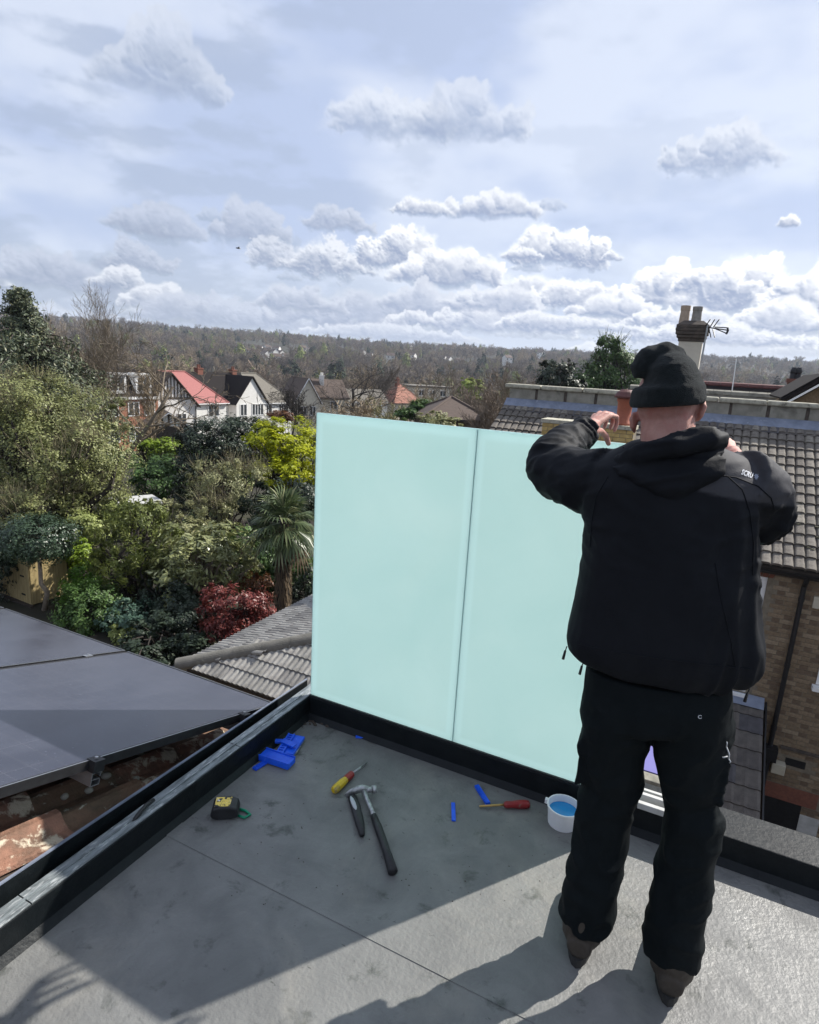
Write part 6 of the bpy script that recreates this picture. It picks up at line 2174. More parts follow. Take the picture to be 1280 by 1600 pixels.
# right arm
RW = PT(1146, 712, 0.50)
bd.tube([PT(1160, 750, 0), PT(1194, 775, .06), PT(1195, 808, .17)], [.055, .052, .045], 12)
bd.tube([PT(1195, 808, .17), PT(1178, 775, .33), RW], [.044, .042, .029], 12)


def hand(W, knuckles, chains, thumb, pr=0.0125):
    """palm as a fan of tubes from wrist to knuckles, four finger chains, a thumb chain"""
    W = np.asarray(W)
    kc = np.mean(knuckles, axis=0)
    bd.tube([W - (kc - W) * 0.35, W, W * 0.75 + kc * 0.25], [.026, .027, .026], 10)
    for k in knuckles:
        bd.tube([W + (k - W) * 0.05, W + (k - W) * 0.6, k], [.016, pr + .0015, pr], 8)
    for a, b_ in zip(knuckles[:-1], knuckles[1:]):
        bd.tube([W * .4 + a * .6, W * .4 + b_ * .6], [.011, .011], 6)
    for ch, r0 in zip(chains, (.0092, .0095, .009, .0078)):
        m_ = len(ch)
        bd.tube(ch, [r0 * (1.08 - 0.25 * i / (m_ - 1)) for i in range(m_)], 8)
        bd.ell(ch[-1], (r0 * .82,) * 3, 8, 6)
    bd.tube(thumb, [.016, .0125, .0115, .0095], 8)
    bd.ell(thumb[-1], (.0095,) * 3, 8, 6)


# left hand pinches the top edge of the glass: fingers over the far side, thumb down on this side
kn = [PT(952, 649, .555), PT(946, 646, .580), PT(938, 646, .600), PT(930, 650, .615)]
ch = []
for i, k in enumerate(kn):
    L1 = (.044, .047, .044, .036)[i]
    d1 = np.array([0.020 - i * .003, 0.034, -0.004]); d1 /= np.linalg.norm(d1)
    p1 = k + d1 * L1
    p2 = p1 + np.array([0.002, 0.010, -0.026])
    p3 = p2 + np.array([-0.004, -0.010, -0.022])
    ch.append([k, p1, p2, p3])
th = [LW + np.array([.012, .01, -.008]), PT(938, 673, .53), PT(947, 681, .575), PT(951, 693, .590)]
hand(LW, kn, ch, th)
# right hand beyond the shoulder
kn = [PT(1128, 690, .575), PT(1132, 687, .595), PT(1137, 688, .61), PT(1143, 692, .62)]
ch = []
for i, k in enumerate(kn):
    L1 = (.042, .046, .043, .035)[i]
    d1 = np.array([-0.034, 0.022, 0.006]); d1 /= np.linalg.norm(d1)
    p1 = k + d1 * L1
    p2 = p1 + np.array([-0.012, 0.014, -0.020])
    p3 = p2 + np.array([-0.002, 0.004, -0.022])
    ch.append([k, p1, p2, p3])
th = [RW + np.array([-.012, .01, 0.0]), PT(1132, 706, .55), PT(1126, 705, .58), PT(1120, 708, .60)]
hand(RW, kn, ch, th)


def leg_axis(s):
    top = PT(962, 1130, 0.0) if s < 0 else PT(1083, 1130, 0.0)
    kn_ = PT(957, 1245, 0.02) if s < 0 else PT(1076, 1245, 0.02)
    # carry on down along the same lean to the ankle
    x0 = kn_[0] + (-0.015 if s < 0 else 0.02)
    return [top, kn_, np.array([x0, 0.0, 0.40]), np.array([x0 + 0.004 * s, -0.02, 0.12])]


for s in (-1, 1):
    ax = leg_axis(s)
    bd.tube(ax, [.075, .065, .050, .038], 12)
    bd.tube([ax[-1], ax[-1] + np.array([0, .05, -.06]), ax[-1] + np.array([s * .02, .16, -.08])], [.04, .038, .03], 10)
body = setmat(remesh(bd, 0.0042, 3, 'body'), M['skin'])
link('body', body, man)

# ---- jacket
jk = MB()
rows = [((985, 690), (1092, 682), .075, .015), ((952, 706), (1128, 698), .095, .010), ((922, 724), (1166, 716), .118, .005), ((912, 750), (1186, 748), .135, 0), ((911, 790), (1188, 790), .142, 0),
        ((912, 840), (1184, 848), .146, 0), ((905, 900), (1187, 905), .150, 0), ((893, 955), (1191, 965), .155, 0), ((885, 985), (1194, 1005), .158, 0),
        ((887, 1003), (1191, 1038), .152, 0), ((898, 1016), (1174, 1058), .140, 0), ((916, 1024), (1158, 1064), .130, 0)]
jk.rings([sring(PT(*l), PT(*r), h, yc, 36, 2.5) for l, r, h, yc in rows])
jk.tube([PT(950, 752, 0.01), PT(910, 752, .05), PT(872, 738, .11), PT(858, 725, .155)], [.092, .088, .080, .070], 18)
jk.tube([PT(860, 728, .12), PT(866, 712, .20), PT(882, 694, .30), PT(902, 681, .39), PT(917, 671, .445)], [.072, .068, .060, .053, .047], 18)
jk.tube([PT(1150, 752, 0.0), PT(1180, 770, .04), PT(1192, 800, .10), PT(1191, 812, .16)], [.090, .084, .076, .069], 18)
jk.tube([PT(1190, 812, .14), PT(1182, 792, .26), PT(1168, 755, .37), PT(1150, 722, .46)], [.068, .062, .054, .047], 18)
jm = remesh(jk, 0.0065, 6, 'jacket')
SHL, ELL = PT(940, 750, .02), PT(858, 727, .14)
SHR, ELR = PT(1165, 752, .02), PT(1195, 803, .14)
CUF = PT(917, 671, .445)


def ridge(p, f, sharp=2.0):
    return (1 - abs(mnoise.noise(p * f)) * 2.2)


def jfold(c, n):
    v = Vector(c)
    d = 0.0
    x, y, z = c
    # broad drape folds: mostly vertical on the lower body
    q = Vector((x * 9, y * 9, z * 2.2 + 3.0 * x))
    lowf = min(1, max(0, (1.42 - z) / 0.25))
    d += 0.008 * lowf * mnoise.noise(q)
    rs_ = min(1, max(0, (x - 0.08) / 0.10)) * min(1, max(0, (1.50 - z) / 0.1))
    d += 0.019 * rs_ * (max(0, ridge(Vector((x * 13 + y * 9, y * 8, z * 2.6 - x * 5)), 1.0)) - 0.62)
    d += 0.005 * mnoise.noise(Vector((x * 5, y * 5, z * 5)))
    # gathered hem
    hem = max(0, 1 - abs(z - 1.03) / 0.08)
    d += 0.006 * hem * mnoise.noise(Vector((x * 26, y * 26, z * 4)))
    # sleeve wrinkles: rings crowding at the elbows and along the forearms
    for E_, S_, amp in ((ELL, SHL, .013), (ELR, SHR, .010)):
        r_ = np.linalg.norm(c - E_)
        w = math.exp(-(r_ / 0.16) ** 2)
        if w > 0.03:
            q = Vector((x * 10, y * 16 + z * 12, z * 24 - x * 10))
            d += amp * w * (max(0, ridge(q, 1.0)) - 0.5)
    dl = np.linalg.norm(c - CUF)
    w = math.exp(-(dl / 0.20) ** 2)
    if w > 0.03:
        q = Vector((x * 14 + y * 26, y * 10 - x * 8, z * 34))
        d += 0.013 * w * (max(0, ridge(q, 1.0)) - 0.5)
    # drag lines from the armpits across the back
    for px, s in ((PT(918, 800), 1), (PT(1180, 840), -1)):
        r_ = np.linalg.norm((c - px) * np.array([1, .6, 1]))
        w = math.exp(-(r_ / 0.15) ** 2)
        q = Vector((x * 10 * 1.0 + z * 22 * s, y * 6, z * 8 - x * 14 * s))
        d += 0.007 * w * (max(0, ridge(q, 1.0)) - 0.5)
    return d


displace(jm, jfold)
sm_o = None
_jt = NT(M['jacket'].node_tree)
_jb = M['jacket'].node_tree.nodes['Principled BSDF']
_ya = _jt.new('ShaderNodeAttribute', attribute_name='yoke', attribute_type='GEOMETRY')
_old = _jb.inputs['Base Color'].links[0].from_socket
_jt.link(_jt.mix(_ya.outputs['Fac'], _old, (0.046, 0.046, 0.052)), _jb.inputs['Base Color'])
setmat(jm, M['jacket'])
jo = link('jacket', jm, man)
# shoulder yoke: a lighter panel over the right shoulder, bounded by a seam
seamA, seamB = PT(1075, 742), PT(1205, 775)
yk = []
for v in jm.vertices:
    c = v.co
    f = (c.x - seamA[0]) / (seamB[0] - seamA[0])
    zl_ = seamA[2] + (seamB[2] - seamA[2]) * f
    yk.append(min(1, max(0, (c.z - zl_ + 0.016) / 0.006)) * min(1, max(0, (c.x - 0.045) / 0.01)) * min(1, max(0, (0.30 - c.x) / 0.05)))
ya = jm.attributes.new('yoke', 'FLOAT', 'POINT')
ya.data.foreach_set('value', yk)

# stitched seams laid on the cloth
def seam(pxs, w=0.0016, name='seam'):
    cl = Vector(((CAM - PB) @ PR, (CAM - PB) @ PF, CAM[2] - PB[2]))
    bv_ = BVHTree.FromPolygons([v.co[:] for v in jm.vertices], [tuple(p.vertices) for p in jm.polygons])
    pts = []
    for (xa, ya_), (xb, yb) in zip(pxs[:-1], pxs[1:]):
        for k in range(8):
            f = k / 8
            tgt = Vector(PT(xa + (xb - xa) * f, ya_ + (yb - ya_) * f, 0.0))
            hit, nrm, _, _ = bv_.ray_cast(cl, (tgt - cl).normalized())
            if hit is not None:
                pts.append(np.array(hit + nrm * 0.0004))
    if len(pts) > 3:
        link(name, MB().tube(pts, w, 5).mesh(name, M['jacket'], True), man)


from mathutils.bvhtree import BVHTree
seam([(1062, 748), (1110, 741), (1150, 746), (1185, 760), (1205, 778), (1212, 800)])
seam([(1138, 745), (1160, 765), (1172, 800), (1178, 850), (1176, 905)])
seam([(1118, 880), (1128, 940), (1142, 1000), (1150, 1045)])
seam([(950, 745), (932, 775), (925, 815), (922, 860)])
seam([(905, 1006), (960, 1018), (1040, 1030), (1120, 1040), (1180, 1046)])
# ---- hood bunched behind the neck
hd = MB()
loop = [PT(962, 712, -.03), PT(985, 700, -.085), PT(1020, 682, -.115), PT(1062, 670, -.118), PT(1098, 664, -.09), PT(1120, 668, -.03), PT(1122, 690, .06), PT(1085, 706, .11), PT(1010, 716, .11), PT(972, 716, .05), PT(962, 712, -.03)]
hd.tube(loop, [(.022, .026)] * len(loop), 12, False)
hd.tube([PT(966, 722, -.06), PT(1000, 712, -.115), PT(1055, 694, -.135), PT(1108, 684, -.105), PT(1130, 690, -.04)], [.018, .024, .028, .026, .020], 12)
hd.rings([sring(PT(960, 722), PT(1136, 706), .03, -.095, 24, 2.2), sring(PT(975, 735), PT(1130, 728), .045, -.105, 24, 2.2), sring(PT(1005, 752), PT(1105, 750), .040, -.110, 24, 2.2), sring(PT(1035, 768), PT(1075, 768), .022, -.110, 24, 2.2)])
hd.rings([sring(PT(985, 708), PT(1118, 690), .06, -.05, 24, 2.2), sring(PT(965, 722), PT(1132, 708), .09, -.04, 24, 2.2)])
hm = remesh(hd, 0.005, 5, 'hood')


def hfold(c, n):
    x, y, z = c
    return 0.007 * (max(0, ridge(Vector((x * 7 + 3, y * 7, z * 26 - x * 9)), 1.0)) - 0.5) + 0.004 * mnoise.noise(Vector((x * 14, y * 14, z * 14)))


displace(hm, hfold)
link('hood', setmat(hm, M['jacket']), man)
# zip pulls and hem cords
for px, py in ((886, 1010), (912, 1034), (1172, 1075)):
    p = PT(px, py, -0.02 if px < 900 else 0.0)
    mb = MB().tube([p, p + np.array([-.003, 0, -.016])], .0018, 6).tube([p + np.array([-.003, 0, -.014]), p + np.array([-.006, -.002, -.040])], [.0035, .0045], 6)
    link('cord_toggle', mb.mesh('cord_toggle', M['black'], True), man)
# printed mark on the shoulder: four letters and a splash emblem
from mathutils.bvhtree import BVHTree
bvh = BVHTree.FromPolygons([v.co[:] for v in jm.vertices], [tuple(p.vertices) for p in jm.polygons])


def project_mark(name, me, lift=0.0012):
    inv = []
    cl = Vector(((CAM - PB) @ PR, (CAM - PB) @ PF, CAM[2] - PB[2]))
    for v in me.vertices:
        px, py = v.co.x, v.co.y
        tgt = Vector(PT(px, py, 0.0))
        hit, nrm, _, _ = bvh.ray_cast(cl, (tgt - cl).normalized())
        if hit is None:
            hit, nrm = tgt, (cl - tgt).normalized()
        inv.append(hit + nrm * lift)
    for v, c in zip(me.vertices, inv):
        v.co = c
    me.update()


tcu = bpy.data.curves.new('mark_text', 'FONT')
tcu.body = 'SCRU'
tcu.size = 12.0
tcu.resolution_u = 2
tcu.offset = 0.25
to = bpy.data.objects.new('mark_text', tcu)
COL.objects.link(to)
dg = bpy.context.evaluated_depsgraph_get()
tm = bpy.data.meshes.new_from_object(to.evaluated_get(dg))
bpy.data.objects.remove(to)
ang = radians(20)
for v in tm.vertices:
    x, y = v.co.x * 0.62, -v.co.y * 0.95
    v.co = Vector((1157.5 + x * cos(ang) - y * sin(ang), 741 + x * sin(ang) + y * cos(ang), 0))
project_mark('brand_print', tm)
tm.name = 'shoulder_print'
tm.materials.clear(); tm.materials.append(M['print'])
link('shoulder_print', tm, man)
sp_ = MB()
Vs = []
for k in range(18):
    a = 2 * pi * k / 18
    r_ = (4.6, 2.4, 3.8, 2.2, 5.2, 2.6)[k % 6]
    Vs.append((1181.5 + r_ * cos(a), 745 + r_ * 1.25 * sin(a), 0))
spm = bpy.data.meshes.new('shoulder_emblem')
spm.from_pydata(Vs, [], [tuple(range(18))])
project_mark('emblem', spm)
spm.materials.append(pmat('print_grey_blue', (0.26, 0.29, 0.36)))
link('shoulder_emblem', spm, man)

# ---- beanie
bn = MB()
br = [((985, 636), (1101, 630), .112, .03), ((985, 628), (1103, 618), .116, .03), ((994, 612), (1100, 602), .116, .03), ((1004, 596), (1096, 584), .108, .03), ((1006, 576), (1086, 566), .095, .025), ((1018, 560), (1070, 552), .065, .02), ((1032, 548), (1056, 545), .03, .015)]
bn.rings([sring(PT(*l), PT(*r), h, yc, 28, 2.2) for l, r, h, yc in br])
bn.tube([PT(1062, 560, .02), PT(1040, 553, 0), PT(1013, 562, -.01), PT(1003, 578, -.015), PT(1003, 588, -.01)], [.026, .031, .034, .031, .022], 14)
bn.rings([sring(PT(983, 637), PT(1102, 631), .115, .03, 28, 2.2), sring(PT(982, 630), PT(1105, 622), .121, .03, 28, 2.2), sring(PT(986, 611), PT(1104, 602), .121, .03, 28, 2.2), sring(PT(990, 606), PT(1101, 597), .115, .03, 28, 2.2)])
bm_ = remesh(bn, 0.0042, 4, 'beanie')


def bfold(c, n):
    x, y, z = c
    return 0.0030 * (max(0, ridge(Vector((x * 9 - z * 8, y * 8, z * 20 + x * 16)), 1.0)) - 0.5) * min(1, max(0, (z - 1.74) / 0.03)) + 0.0012 * mnoise.noise(Vector((x * 90, y * 90, z * 90)))


displace(bm_, bfold)
link('beanie', setmat(bm_, M['beanie']), man)

# ---- trousers
tz = MB()
tz.rings([sring(PT(918, 1030), PT(1145, 1062), .125, 0, 30, 2.4), sring(PT(910, 1085), PT(1148, 1095), .135, 0, 30, 2.4), sring(PT(909, 1112), PT(1141, 1114), .130, 0, 30, 2.4), sring(PT(915, 1122), PT(1135, 1124), .118, 0, 30, 2.3)])
for s in (-1, 1):
    ax = leg_axis(s)
    if s < 0:
        t_ = [(PT(966, 1085), (.124, .094)), (PT(962, 1125), (.116, .098)), (PT(960, 1165), (.106, .091)), (PT(958, 1205), (.095, .085)), (PT(956, 1245, .01), .078)]
    else:
        t_ = [(PT(1080, 1085), (.124, .098)), (PT(1080, 1125), (.116, .104)), (PT(1079, 1165), (.106, .096)), (PT(1077, 1205), (.095, .083)), (PT(1077, 1245, .01), .074)]
    pts = [p for p, _ in t_] + [ax[2] + np.array([0, .0, .15]), ax[2], ax[3] + np.array([0, .0, .10]), ax[3] + np.array([0, .01, -0.02])]
    rr = [r_ for _, r_ in t_] + [.080, .078, .080, .085]
    tz.tube(pts, rr, 20)
# cargo pockets and knee pouches
tz.obox(PT(917, 1168, .01), (.016, 0, .004), (0, .075, 0), (.002, 0, .085))
tz.obox(PT(921, 1152, .01), (.022, 0, .004), (0, .080, 0), (0, 0, .020))
tz.obox(PT(1124, 1195, .02), (.014, 0, -.004), (0, .07, 0), (0, 0, .075))
tm_ = remesh(tz, 0.0062, 9, 'trousers')


def tfold(c, n):
    x, y, z = c
    d = 0.004 * mnoise.noise(Vector((x * 8, y * 8, z * 8)))
    w = min(1, max(0, (0.95 - z) / 0.15))
    d += 0.0085 * w * (max(0, ridge(Vector((x * 9 + z * 8, y * 9, z * 9 - x * 12)), 1.0)) - 0.5)
    # crumpled right side
    k = max(0, (x - 0.20) / 0.06) * math.exp(-((z - 0.72) / 0.16) ** 2)
    d += 0.016 * min(1, k) * (max(0, ridge(Vector((x * 14, y * 18, z * 34)), 1.0)) - 0.5)
    return d


displace(tm_, tfold)
tr_o = link('trousers', setmat(tm_, M['trouser']), man)
# back pocket stud
bvh = BVHTree.FromPolygons([v.co[:] for v in tm_.vertices], [tuple(p.vertices) for p in tm_.polygons])
ringm = bpy.data.meshes.new('pocket_stud')
Vs, Fs = [], []
for k in range(12):
    a = radians(30 + 300 * k / 11)
    for r_ in (2.4, 3.3):
        Vs.append((1094 + r_ * cos(a), 1120 + r_ * sin(a) * 0.85, 0))
for k in range(11):
    Fs.append((2 * k, 2 * k + 1, 2 * k + 3, 2 * k + 2))
ringm.from_pydata(Vs, [], Fs)
project_mark('stud', ringm)
ringm.materials.append(M['print'])
link('pocket_stud', ringm, man)
# pale strands drawn for the lit creases of the worn right thigh pocket
mb = MB()
rgp = random.Random(6)
for px, py, qx, qy in ((1131, 1150, 1134, 1168), (1134, 1166, 1138, 1186), (1119, 1180, 1136, 1182), (1128, 1176, 1119, 1181), (1137, 1184, 1139, 1192)):
    p, q = PT(px + 1, py, -.055), PT(qx + 1, qy, -.055)
    mb.tube([p, (p + q) / 2 + np.array([.004, -.006, 0]), q], .0017, 6)
link('lit_pocket_creases', mb.mesh('lit_pocket_creases', M['gripgrey'], True), man)
# ---- boots
for s in (-1, 1):
    a = leg_axis(s)[3]
    x = a[0] + s * 0.008
    bt = MB()
    bt.tube([(x, -.03, .20), (x, -.035, .11), (x, -.02, .06)], [.062, .060, .062], 16)
    rs = []
    for y_, hw_, h_ in ((-.095, .034, .060), (-.06, .042, .085), (0.0, .046, .10), (.07, .048, .085), (.14, .052, .066), (.19, .046, .055), (.215, .028, .038)):
        rs.append([(x + s * .10 * max(0, y_) + hw_ * cos(t) * (1 if True else 0), y_, 0.026 + max(0.0, h_ * (0.5 + 0.5 * sin(t))) * 1.0) for t in np.linspace(0, 2 * pi, 16, endpoint=False)])
    bt.rings(rs)
    o = link('boot', setmat(remesh(bt, 0.0055, 4, 'boot'), M['boot']), man)
    so = MB()
    out_l = []
    for t in np.linspace(0, 2 * pi, 20, endpoint=False):
        yy = 0.06 + 0.165 * sin(t)
        out_l.append((x + s * .10 * max(0, yy) + (.050 if yy > .05 else .044) * cos(t), yy))
    so.prism(out_l, 0.001, 0.028)
    link('boot_sole', so.mesh('boot_sole', M['sole']), o)
# ------------------------------------------------------------------ tools and packers on the deck
def fl(x, y, h=0.0):
    return atz(x, y, FZ + h)


def plate(mb, p, q, w, z0, z1, mi=0):
    """flat bar on the deck from p to q"""
    p, q = np.array([*p[:2], 0]), np.array([*q[:2], 0])
    d = q - p; L = np.linalg.norm(d); d /= L
    s = np.array([-d[1], d[0], 0])
    c = (p + q) / 2 + np.array([0, 0, FZ + (z0 + z1) / 2])
    return mb.obox(c, d * L / 2, s * w / 2, (0, 0, (z1 - z0) / 2), mi)


# blue packers: two lipped trays, a ladder-like strip and a small comb strip
t1 = dthing('plastic_packer', 'blue plastic packer tray lying nearest on the grey deck with a ribbed tongue', 'packer', tuple(fl(432, 1190)), 'blue packers near the corner')
mb = MB(); plate(mb, fl(410, 1184), fl(456, 1199), 0.062, 0.004, 0.030)
dpart('tray', mb, M['blue'], t1, bv=0.004)
mb = MB()
d_ = fl(456, 1199) - fl(410, 1184); d_ /= np.linalg.norm(d_); s_ = np.array([-d_[1], d_[0], 0])
for e in (-1, 1):
    p, q = fl(410, 1184) + s_ * .028 * e, fl(456, 1199) + s_ * .028 * e
    plate(mb, p, q, 0.005, 0.0305, 0.035)
dpart('lip', mb, M['blue'], t1, bv=0.001)
mb = MB(); plate(mb, fl(416, 1192), fl(397, 1204), 0.024, 0.002, 0.010)
for k in range(5):
    f = 0.15 + k * 0.18
    p = fl(416, 1192) * (1 - f) + fl(397, 1204) * f
    plate(mb, p, p + (fl(397, 1204) - fl(416, 1192)) * 0.05, 0.020, 0.0105, 0.014)
dpart('tongue', mb, M['blue'], t1, bv=0.001)
t2 = dthing('plastic_packer', 'blue plastic packer tray with pale edge, against the side upstand', 'packer', tuple(fl(458, 1170)), 'blue packers near the corner')
mb = MB(); plate(mb, fl(466, 1156), fl(447, 1184), 0.066, 0.003, 0.024)
dpart('tray', mb, M['blue'], t2, bv=0.003)
mb = MB()
d_ = fl(447, 1184) - fl(466, 1156); d_ /= np.linalg.norm(d_); s_ = np.array([-d_[1], d_[0], 0])
plate(mb, fl(466, 1156) + s_ * .034, fl(447, 1184) + s_ * .034, 0.003, 0.004, 0.012)
dpart('pale_seal', mb, M['kerb_top'], t2)
t3 = dthing('plastic_strip', 'blue scuffed ladder strip lying across the packer tray by the upstand', 'packer', tuple(fl(448, 1163)), 'blue packers near the corner')
p, q = fl(456, 1147, .03), fl(437, 1176, .03)
mb = MB()
d_ = q - p; L = np.linalg.norm(d_); d_ /= L; s_ = np.array([-d_[1], d_[0], 0])
for e in (-1, 1):
    plate(mb, p + s_ * .013 * e, q + s_ * .013 * e, 0.006, 0.026, 0.034)
for k in range(9):
    c = p + d_ * L * (k + .5) / 9
    plate(mb, c - s_ * .010, c + s_ * .010, 0.007, 0.026, 0.033)
dpart('ladder', mb, M['blue'], t3)
mb = MB(); plate(mb, fl(441, 1159, .03), fl(461, 1168, .03), 0.030, 0.0345, 0.042)
plate(mb, fl(430, 1160, .02), fl(441, 1157, .03), 0.022, 0.020, 0.032)
dpart('cross_plate', mb, M['blue'], t3, bv=0.002)
t4 = dthing('plastic_strip', 'small blue packer piece against the foot of the front upstand', 'packer', tuple(fl(565, 1151)))
mb = MB(); plate(mb, fl(556, 1151), fl(574, 1152), 0.030, 0.001, 0.006); plate(mb, fl(563, 1149), fl(571, 1150), 0.018, 0.0062, 0.012)
dpart('plate', mb, M['blue'], t4, bv=0.001)
t5 = dthing('plastic_strip', 'blue notched strip leaning past the red screwdriver', 'packer', tuple(fl(752, 1244)))
mb = MB()
p, q = fl(744, 1230), fl(762, 1258)
d_ = q - p; L = np.linalg.norm(d_); d_ /= L; s_ = np.array([-d_[1], d_[0], 0])
plate(mb, p + s_ * .006, q + s_ * .006, 0.010, 0.001, 0.012)
for k in range(12):
    c = p + d_ * L * (k + .5) / 12
    plate(mb, c - s_ * .008, c + s_ * .001, 0.007, 0.001, 0.012)
dpart('strip', mb, M['blue'], t5)
t6 = dthing('plastic_strip', 'short flat blue strip alone on the deck left of the red screwdriver', 'packer', tuple(fl(708, 1265)))
mb = MB(); plate(mb, fl(708, 1256), fl(709, 1284), 0.016, 0.001, 0.007)
dpart('strip', mb, M['blue'], t6, bv=0.001)


def driver(name, label, tip, nk, end, shaft_mat, parts, r_):
    """screwdriver lying on the deck: shank from tip to nk, handle from nk to end"""
    tip, nk, end = (np.array([*p[:2], FZ]) for p in (tip, nk, end))
    r = dthing(name, label, 'screwdriver', tuple((tip + end) / 2))
    up = np.array([0, 0, r_])
    dpart('shank', MB().tube([tip + up * .55, nk + up], [r_ * .26, r_ * .30], 8), shaft_mat, r, smooth=True)
    L = end - nk
    for nm, f0, f1, prof, mt in parts:
        pts = [nk + L * (f0 + (f1 - f0) * t) + up for t, _ in prof]
        dpart(nm, MB().tube(pts, [r_ * k for _, k in prof], 10 if nm != 'ferrule' else 12), mt, r, smooth=(nm == 'ferrule'))
    return r


driver('screwdriver', 'stubby screwdriver with yellow clear handle and red collar on the deck', fl(573, 1195), fl(551, 1213), fl(521, 1241), M['steel'],
       [('collar', 0, .38, [(0, .55), (.15, .95), (.8, 1.0), (1, .92)], M['red_pl']), ('handle', .385, 1.0, [(0, .92), (.25, 1.12), (.8, 1.15), (.95, 1.0), (1, .7)], M['yellow'])], 0.0155)
driver('screwdriver', 'long screwdriver with a brass coloured shank and dark red handle', fl(749, 1263), fl(787, 1263), fl(827, 1262), M['brass'],
       [('handle', 0, 1.0, [(0, .55), (.10, .85), (.3, .80), (.55, 1.0), (.85, 1.05), (.96, .85), (1, .5)], M['red_pl'])], 0.0165)
# claw hammer
hm_ = dthing('claw_hammer', 'steel claw hammer resting head up beside the yellow screwdriver', 'hammer', tuple(fl(565, 1245)))
hp_ = lambda x, y, h=0.0: atz(x, y, FZ + h) if h == 0 else np.array([*atz(x, y, FZ + h)])
mb = MB()
mb.tube([hp_(588, 1233, .03), hp_(582, 1234, .03)], [.0155, .0165], 14)
mb.tube([hp_(582, 1234, .03), hp_(576, 1234, .03), hp_(571, 1234, .03)], [.0125, .011, .013], 12)
mb.tube([hp_(575, 1234, .03), hp_(566, 1232, .032), hp_(558, 1234, .030), hp_(549, 1238, .024), hp_(540, 1244, .014)], [(.013, .015), (.013, .016), (.010, .016), (.006, .015), (.002, .012)], 10)
dpart('head', mb, M['steel'], hm_, smooth=True)
mb = MB().tube([hp_(569, 1236, .03), hp_(573, 1248, .024), hp_(579, 1262, .018), hp_(584, 1275, .014)], [(.010, .012), (.009, .009), (.009, .009), (.010, .010)], 10)
dpart('neck', mb, M['steel'], hm_, smooth=True)
mb = MB().tube([hp_(584, 1275, .015), hp_(592, 1296, .017), hp_(604, 1330, .018), hp_(614, 1362, .018)], [.013, .016, .015, .018], 12)
dpart('grip', mb, M['black'], hm_, smooth=True)
# knife with grey inlay
kn_ = dthing('utility_knife', 'black handled knife with a pale grey grip inlay under the hammer claw', 'knife', tuple(fl(558, 1262)))
mb = MB().tube([fl(549, 1240, .008) + 0, fl(551, 1246, .012), fl(556, 1262, .014), fl(562, 1285, .014), fl(566, 1305, .012)], [(.010, .008), (.019, .012), (.020, .014), (.018, .014), (.010, .010)], 14)
dpart('handle', mb, M['black'], kn_, smooth=True)
p, q = fl(548, 1244, .0265), fl(557, 1266, .0265)
mb = MB().tube([p, p * .8 + q * .2, p * .5 + q * .5, p * .2 + q * .8, q], [(.002, .001), (.0075, .003), (.009, .003), (.0075, .003), (.002, .001)], 12)
dpart('grip_inlay', mb, M['gripgrey'], kn_, smooth=True)
# bucket of blue wash
bk = atz(882, 1259, FZ + .078)
bc = dthing('bucket', 'small white tub half full of blue liquid beside the man\'s boots', 'bucket', (bk[0], bk[1], FZ))
R_ = 0.066
dpart('tub', MB().lathe([(R_ * .84, 0.001), (R_ * .95, .072), (R_ * 1.0, .073), (R_ * 1.0, .080), (R_ * .92, .080), (R_ * .88, .05), (R_ * .8, .006)], 28, (bk[0], bk[1], FZ)), M['white_pl'], bc, smooth=False)
dpart('liquid', MB().lathe([(R_ * .885, .052), (0.001, .0525)], 24, (bk[0], bk[1], FZ)), M['bluewater'], bc)
dpart('handle_lug', MB().obox((bk[0] - R_ * 1.08, bk[1] + .01, FZ + .066), (.006, 0, 0), (0, .008, 0), (0, 0, .010)), M['white_pl'], bc, bv=.002)
# tape measure
tp_ = fl(352, 1272)
tm2 = dthing('tape_measure', 'black tape measure with a yellow printed face lying near the side upstand', 'tape measure', (tp_[0], tp_[1], FZ))
a_, b_ = fl(329, 1274), fl(376, 1272)
d_ = b_ - a_; d_ /= np.linalg.norm(d_); s_ = np.array([-d_[1], d_[0], 0])
ctr = (a_ + b_) / 2
mb = MB()
ro = [(-.030, 0), (-.026, -.008), (-.015, -.012), (.015, -.012), (.026, -.008), (.030, 0), (.026, .020), (.012, .026), (-.012, .026), (-.026, .020)]
mb.prism([(x * 1.75, y * 1.4 + .017) for x, y in ro], -.020, .020, 0, lambda x, y, z: ctr + d_ * x + s_ * z * 1.7 + np.array([0, 0, y + .004]))
dpart('case', mb, M['black'], tm2, bv=.006)
mb = MB().prism([(x * 1.4, y * 1.3) for x, y in ((-.026, -.018), (.014, -.018), (.016, .018), (-.026, .018))], .0575, .0582, 0, lambda x, y, z: ctr + d_ * x + s_ * y * 1.1 + np.array([0, 0, z]))
dpart('printed_face', mb, M['yellowprint'], tm2)
gs = fl(386, 1272)
g1_ = [fl(374, 1266), fl(384, 1269), fl(391, 1275), fl(382, 1280), fl(372, 1276)]
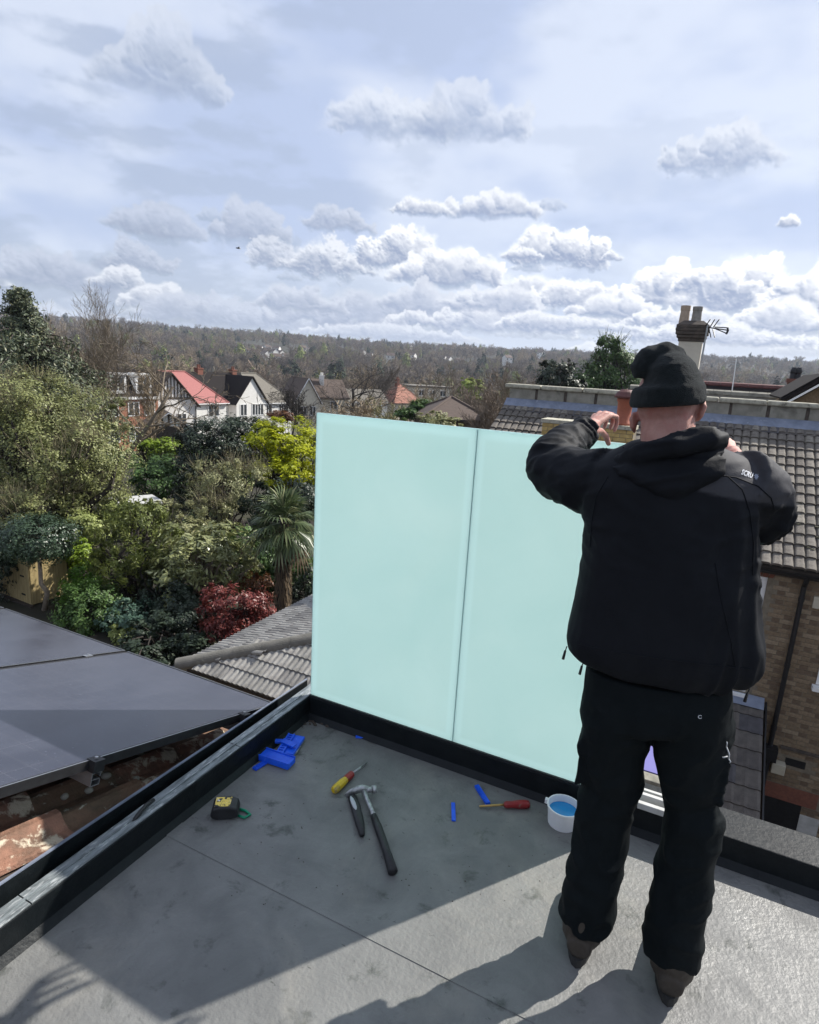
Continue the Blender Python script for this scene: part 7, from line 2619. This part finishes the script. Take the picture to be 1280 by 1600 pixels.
dsingle('cord_loop', MB().tube([p + np.array([0, 0, .006]) for p in g1_], .005, 8), M['green'], 'green cord loop beside the tape measure', 'cord', tuple(gs), smooth=True)
# white slips tucked under the upstand
for i, (px, py, qx, qy, lab) in enumerate(((568, 1127, 588, 1132, 'small white plastic slip near the deck corner'), (695, 1194, 711, 1201, 'small white plastic slip below the glass joint'), (838, 1246, 852, 1252, 'white plastic slip left of the tub'), (306, 1254, 320, 1243, 'thin white slip along the side upstand near the tape measure'), (573, 1153, 583, 1156, 'white slip beside the small blue packer piece'))):
    mb = MB(); plate(mb, fl(px, py) + 0, fl(qx, qy), 0.008, 0.001, 0.005)
    dsingle('plastic_slip', mb, M['dirtwhite'], lab, 'packer', tuple(fl(px, py)))
# dark grit in the corner
mb = MB()
rg = random.Random(31)
for k in range(90):
    p = fl(rg.gauss(512, 24), rg.gauss(1127, 5))
    if p[1] > -0.02 or p[0] < 0.01:
        continue
    s = rg.uniform(.002, .008)
    mb.ell((p[0], p[1], FZ + s * .5), (s * 1.4, s, s * .7), 6, 4)
for k in range(120):
    p = fl(rg.uniform(330, 900), rg.uniform(1170, 1420))
    if p[1] > -0.04 or p[0] < 0.03:
        continue
    s = rg.uniform(.0008, .0022)
    mb.ell((p[0], p[1], FZ + s * .5), (s * 1.4, s, s * .7), 5, 3)
o = link('grit', mb.mesh('grit', M['timber_d']), None, K, DR, kind='stuff')

# ------------------------------------------------------------------ thin spring haze
if HAZE:
    hz = MB().box(-2600, 2600, -400, 2700, -60, 95)
    hm2 = bpy.data.materials.new('air')
    hm2.use_nodes = True
    hm2.node_tree.nodes.clear()
    ho = hm2.node_tree.nodes.new('ShaderNodeOutputMaterial')
    hv_ = hm2.node_tree.nodes.new('ShaderNodeVolumePrincipled')
    hv_.inputs['Color'].default_value = (0.78, 0.86, 1.0, 1)
    hv_.inputs['Density'].default_value = HAZE
    hv_.inputs['Anisotropy'].default_value = 0.3
    hm2.node_tree.links.new(hv_.outputs[0], ho.inputs['Volume'])
    link('haze', hz.mesh('haze', hm2), kind='stuff')
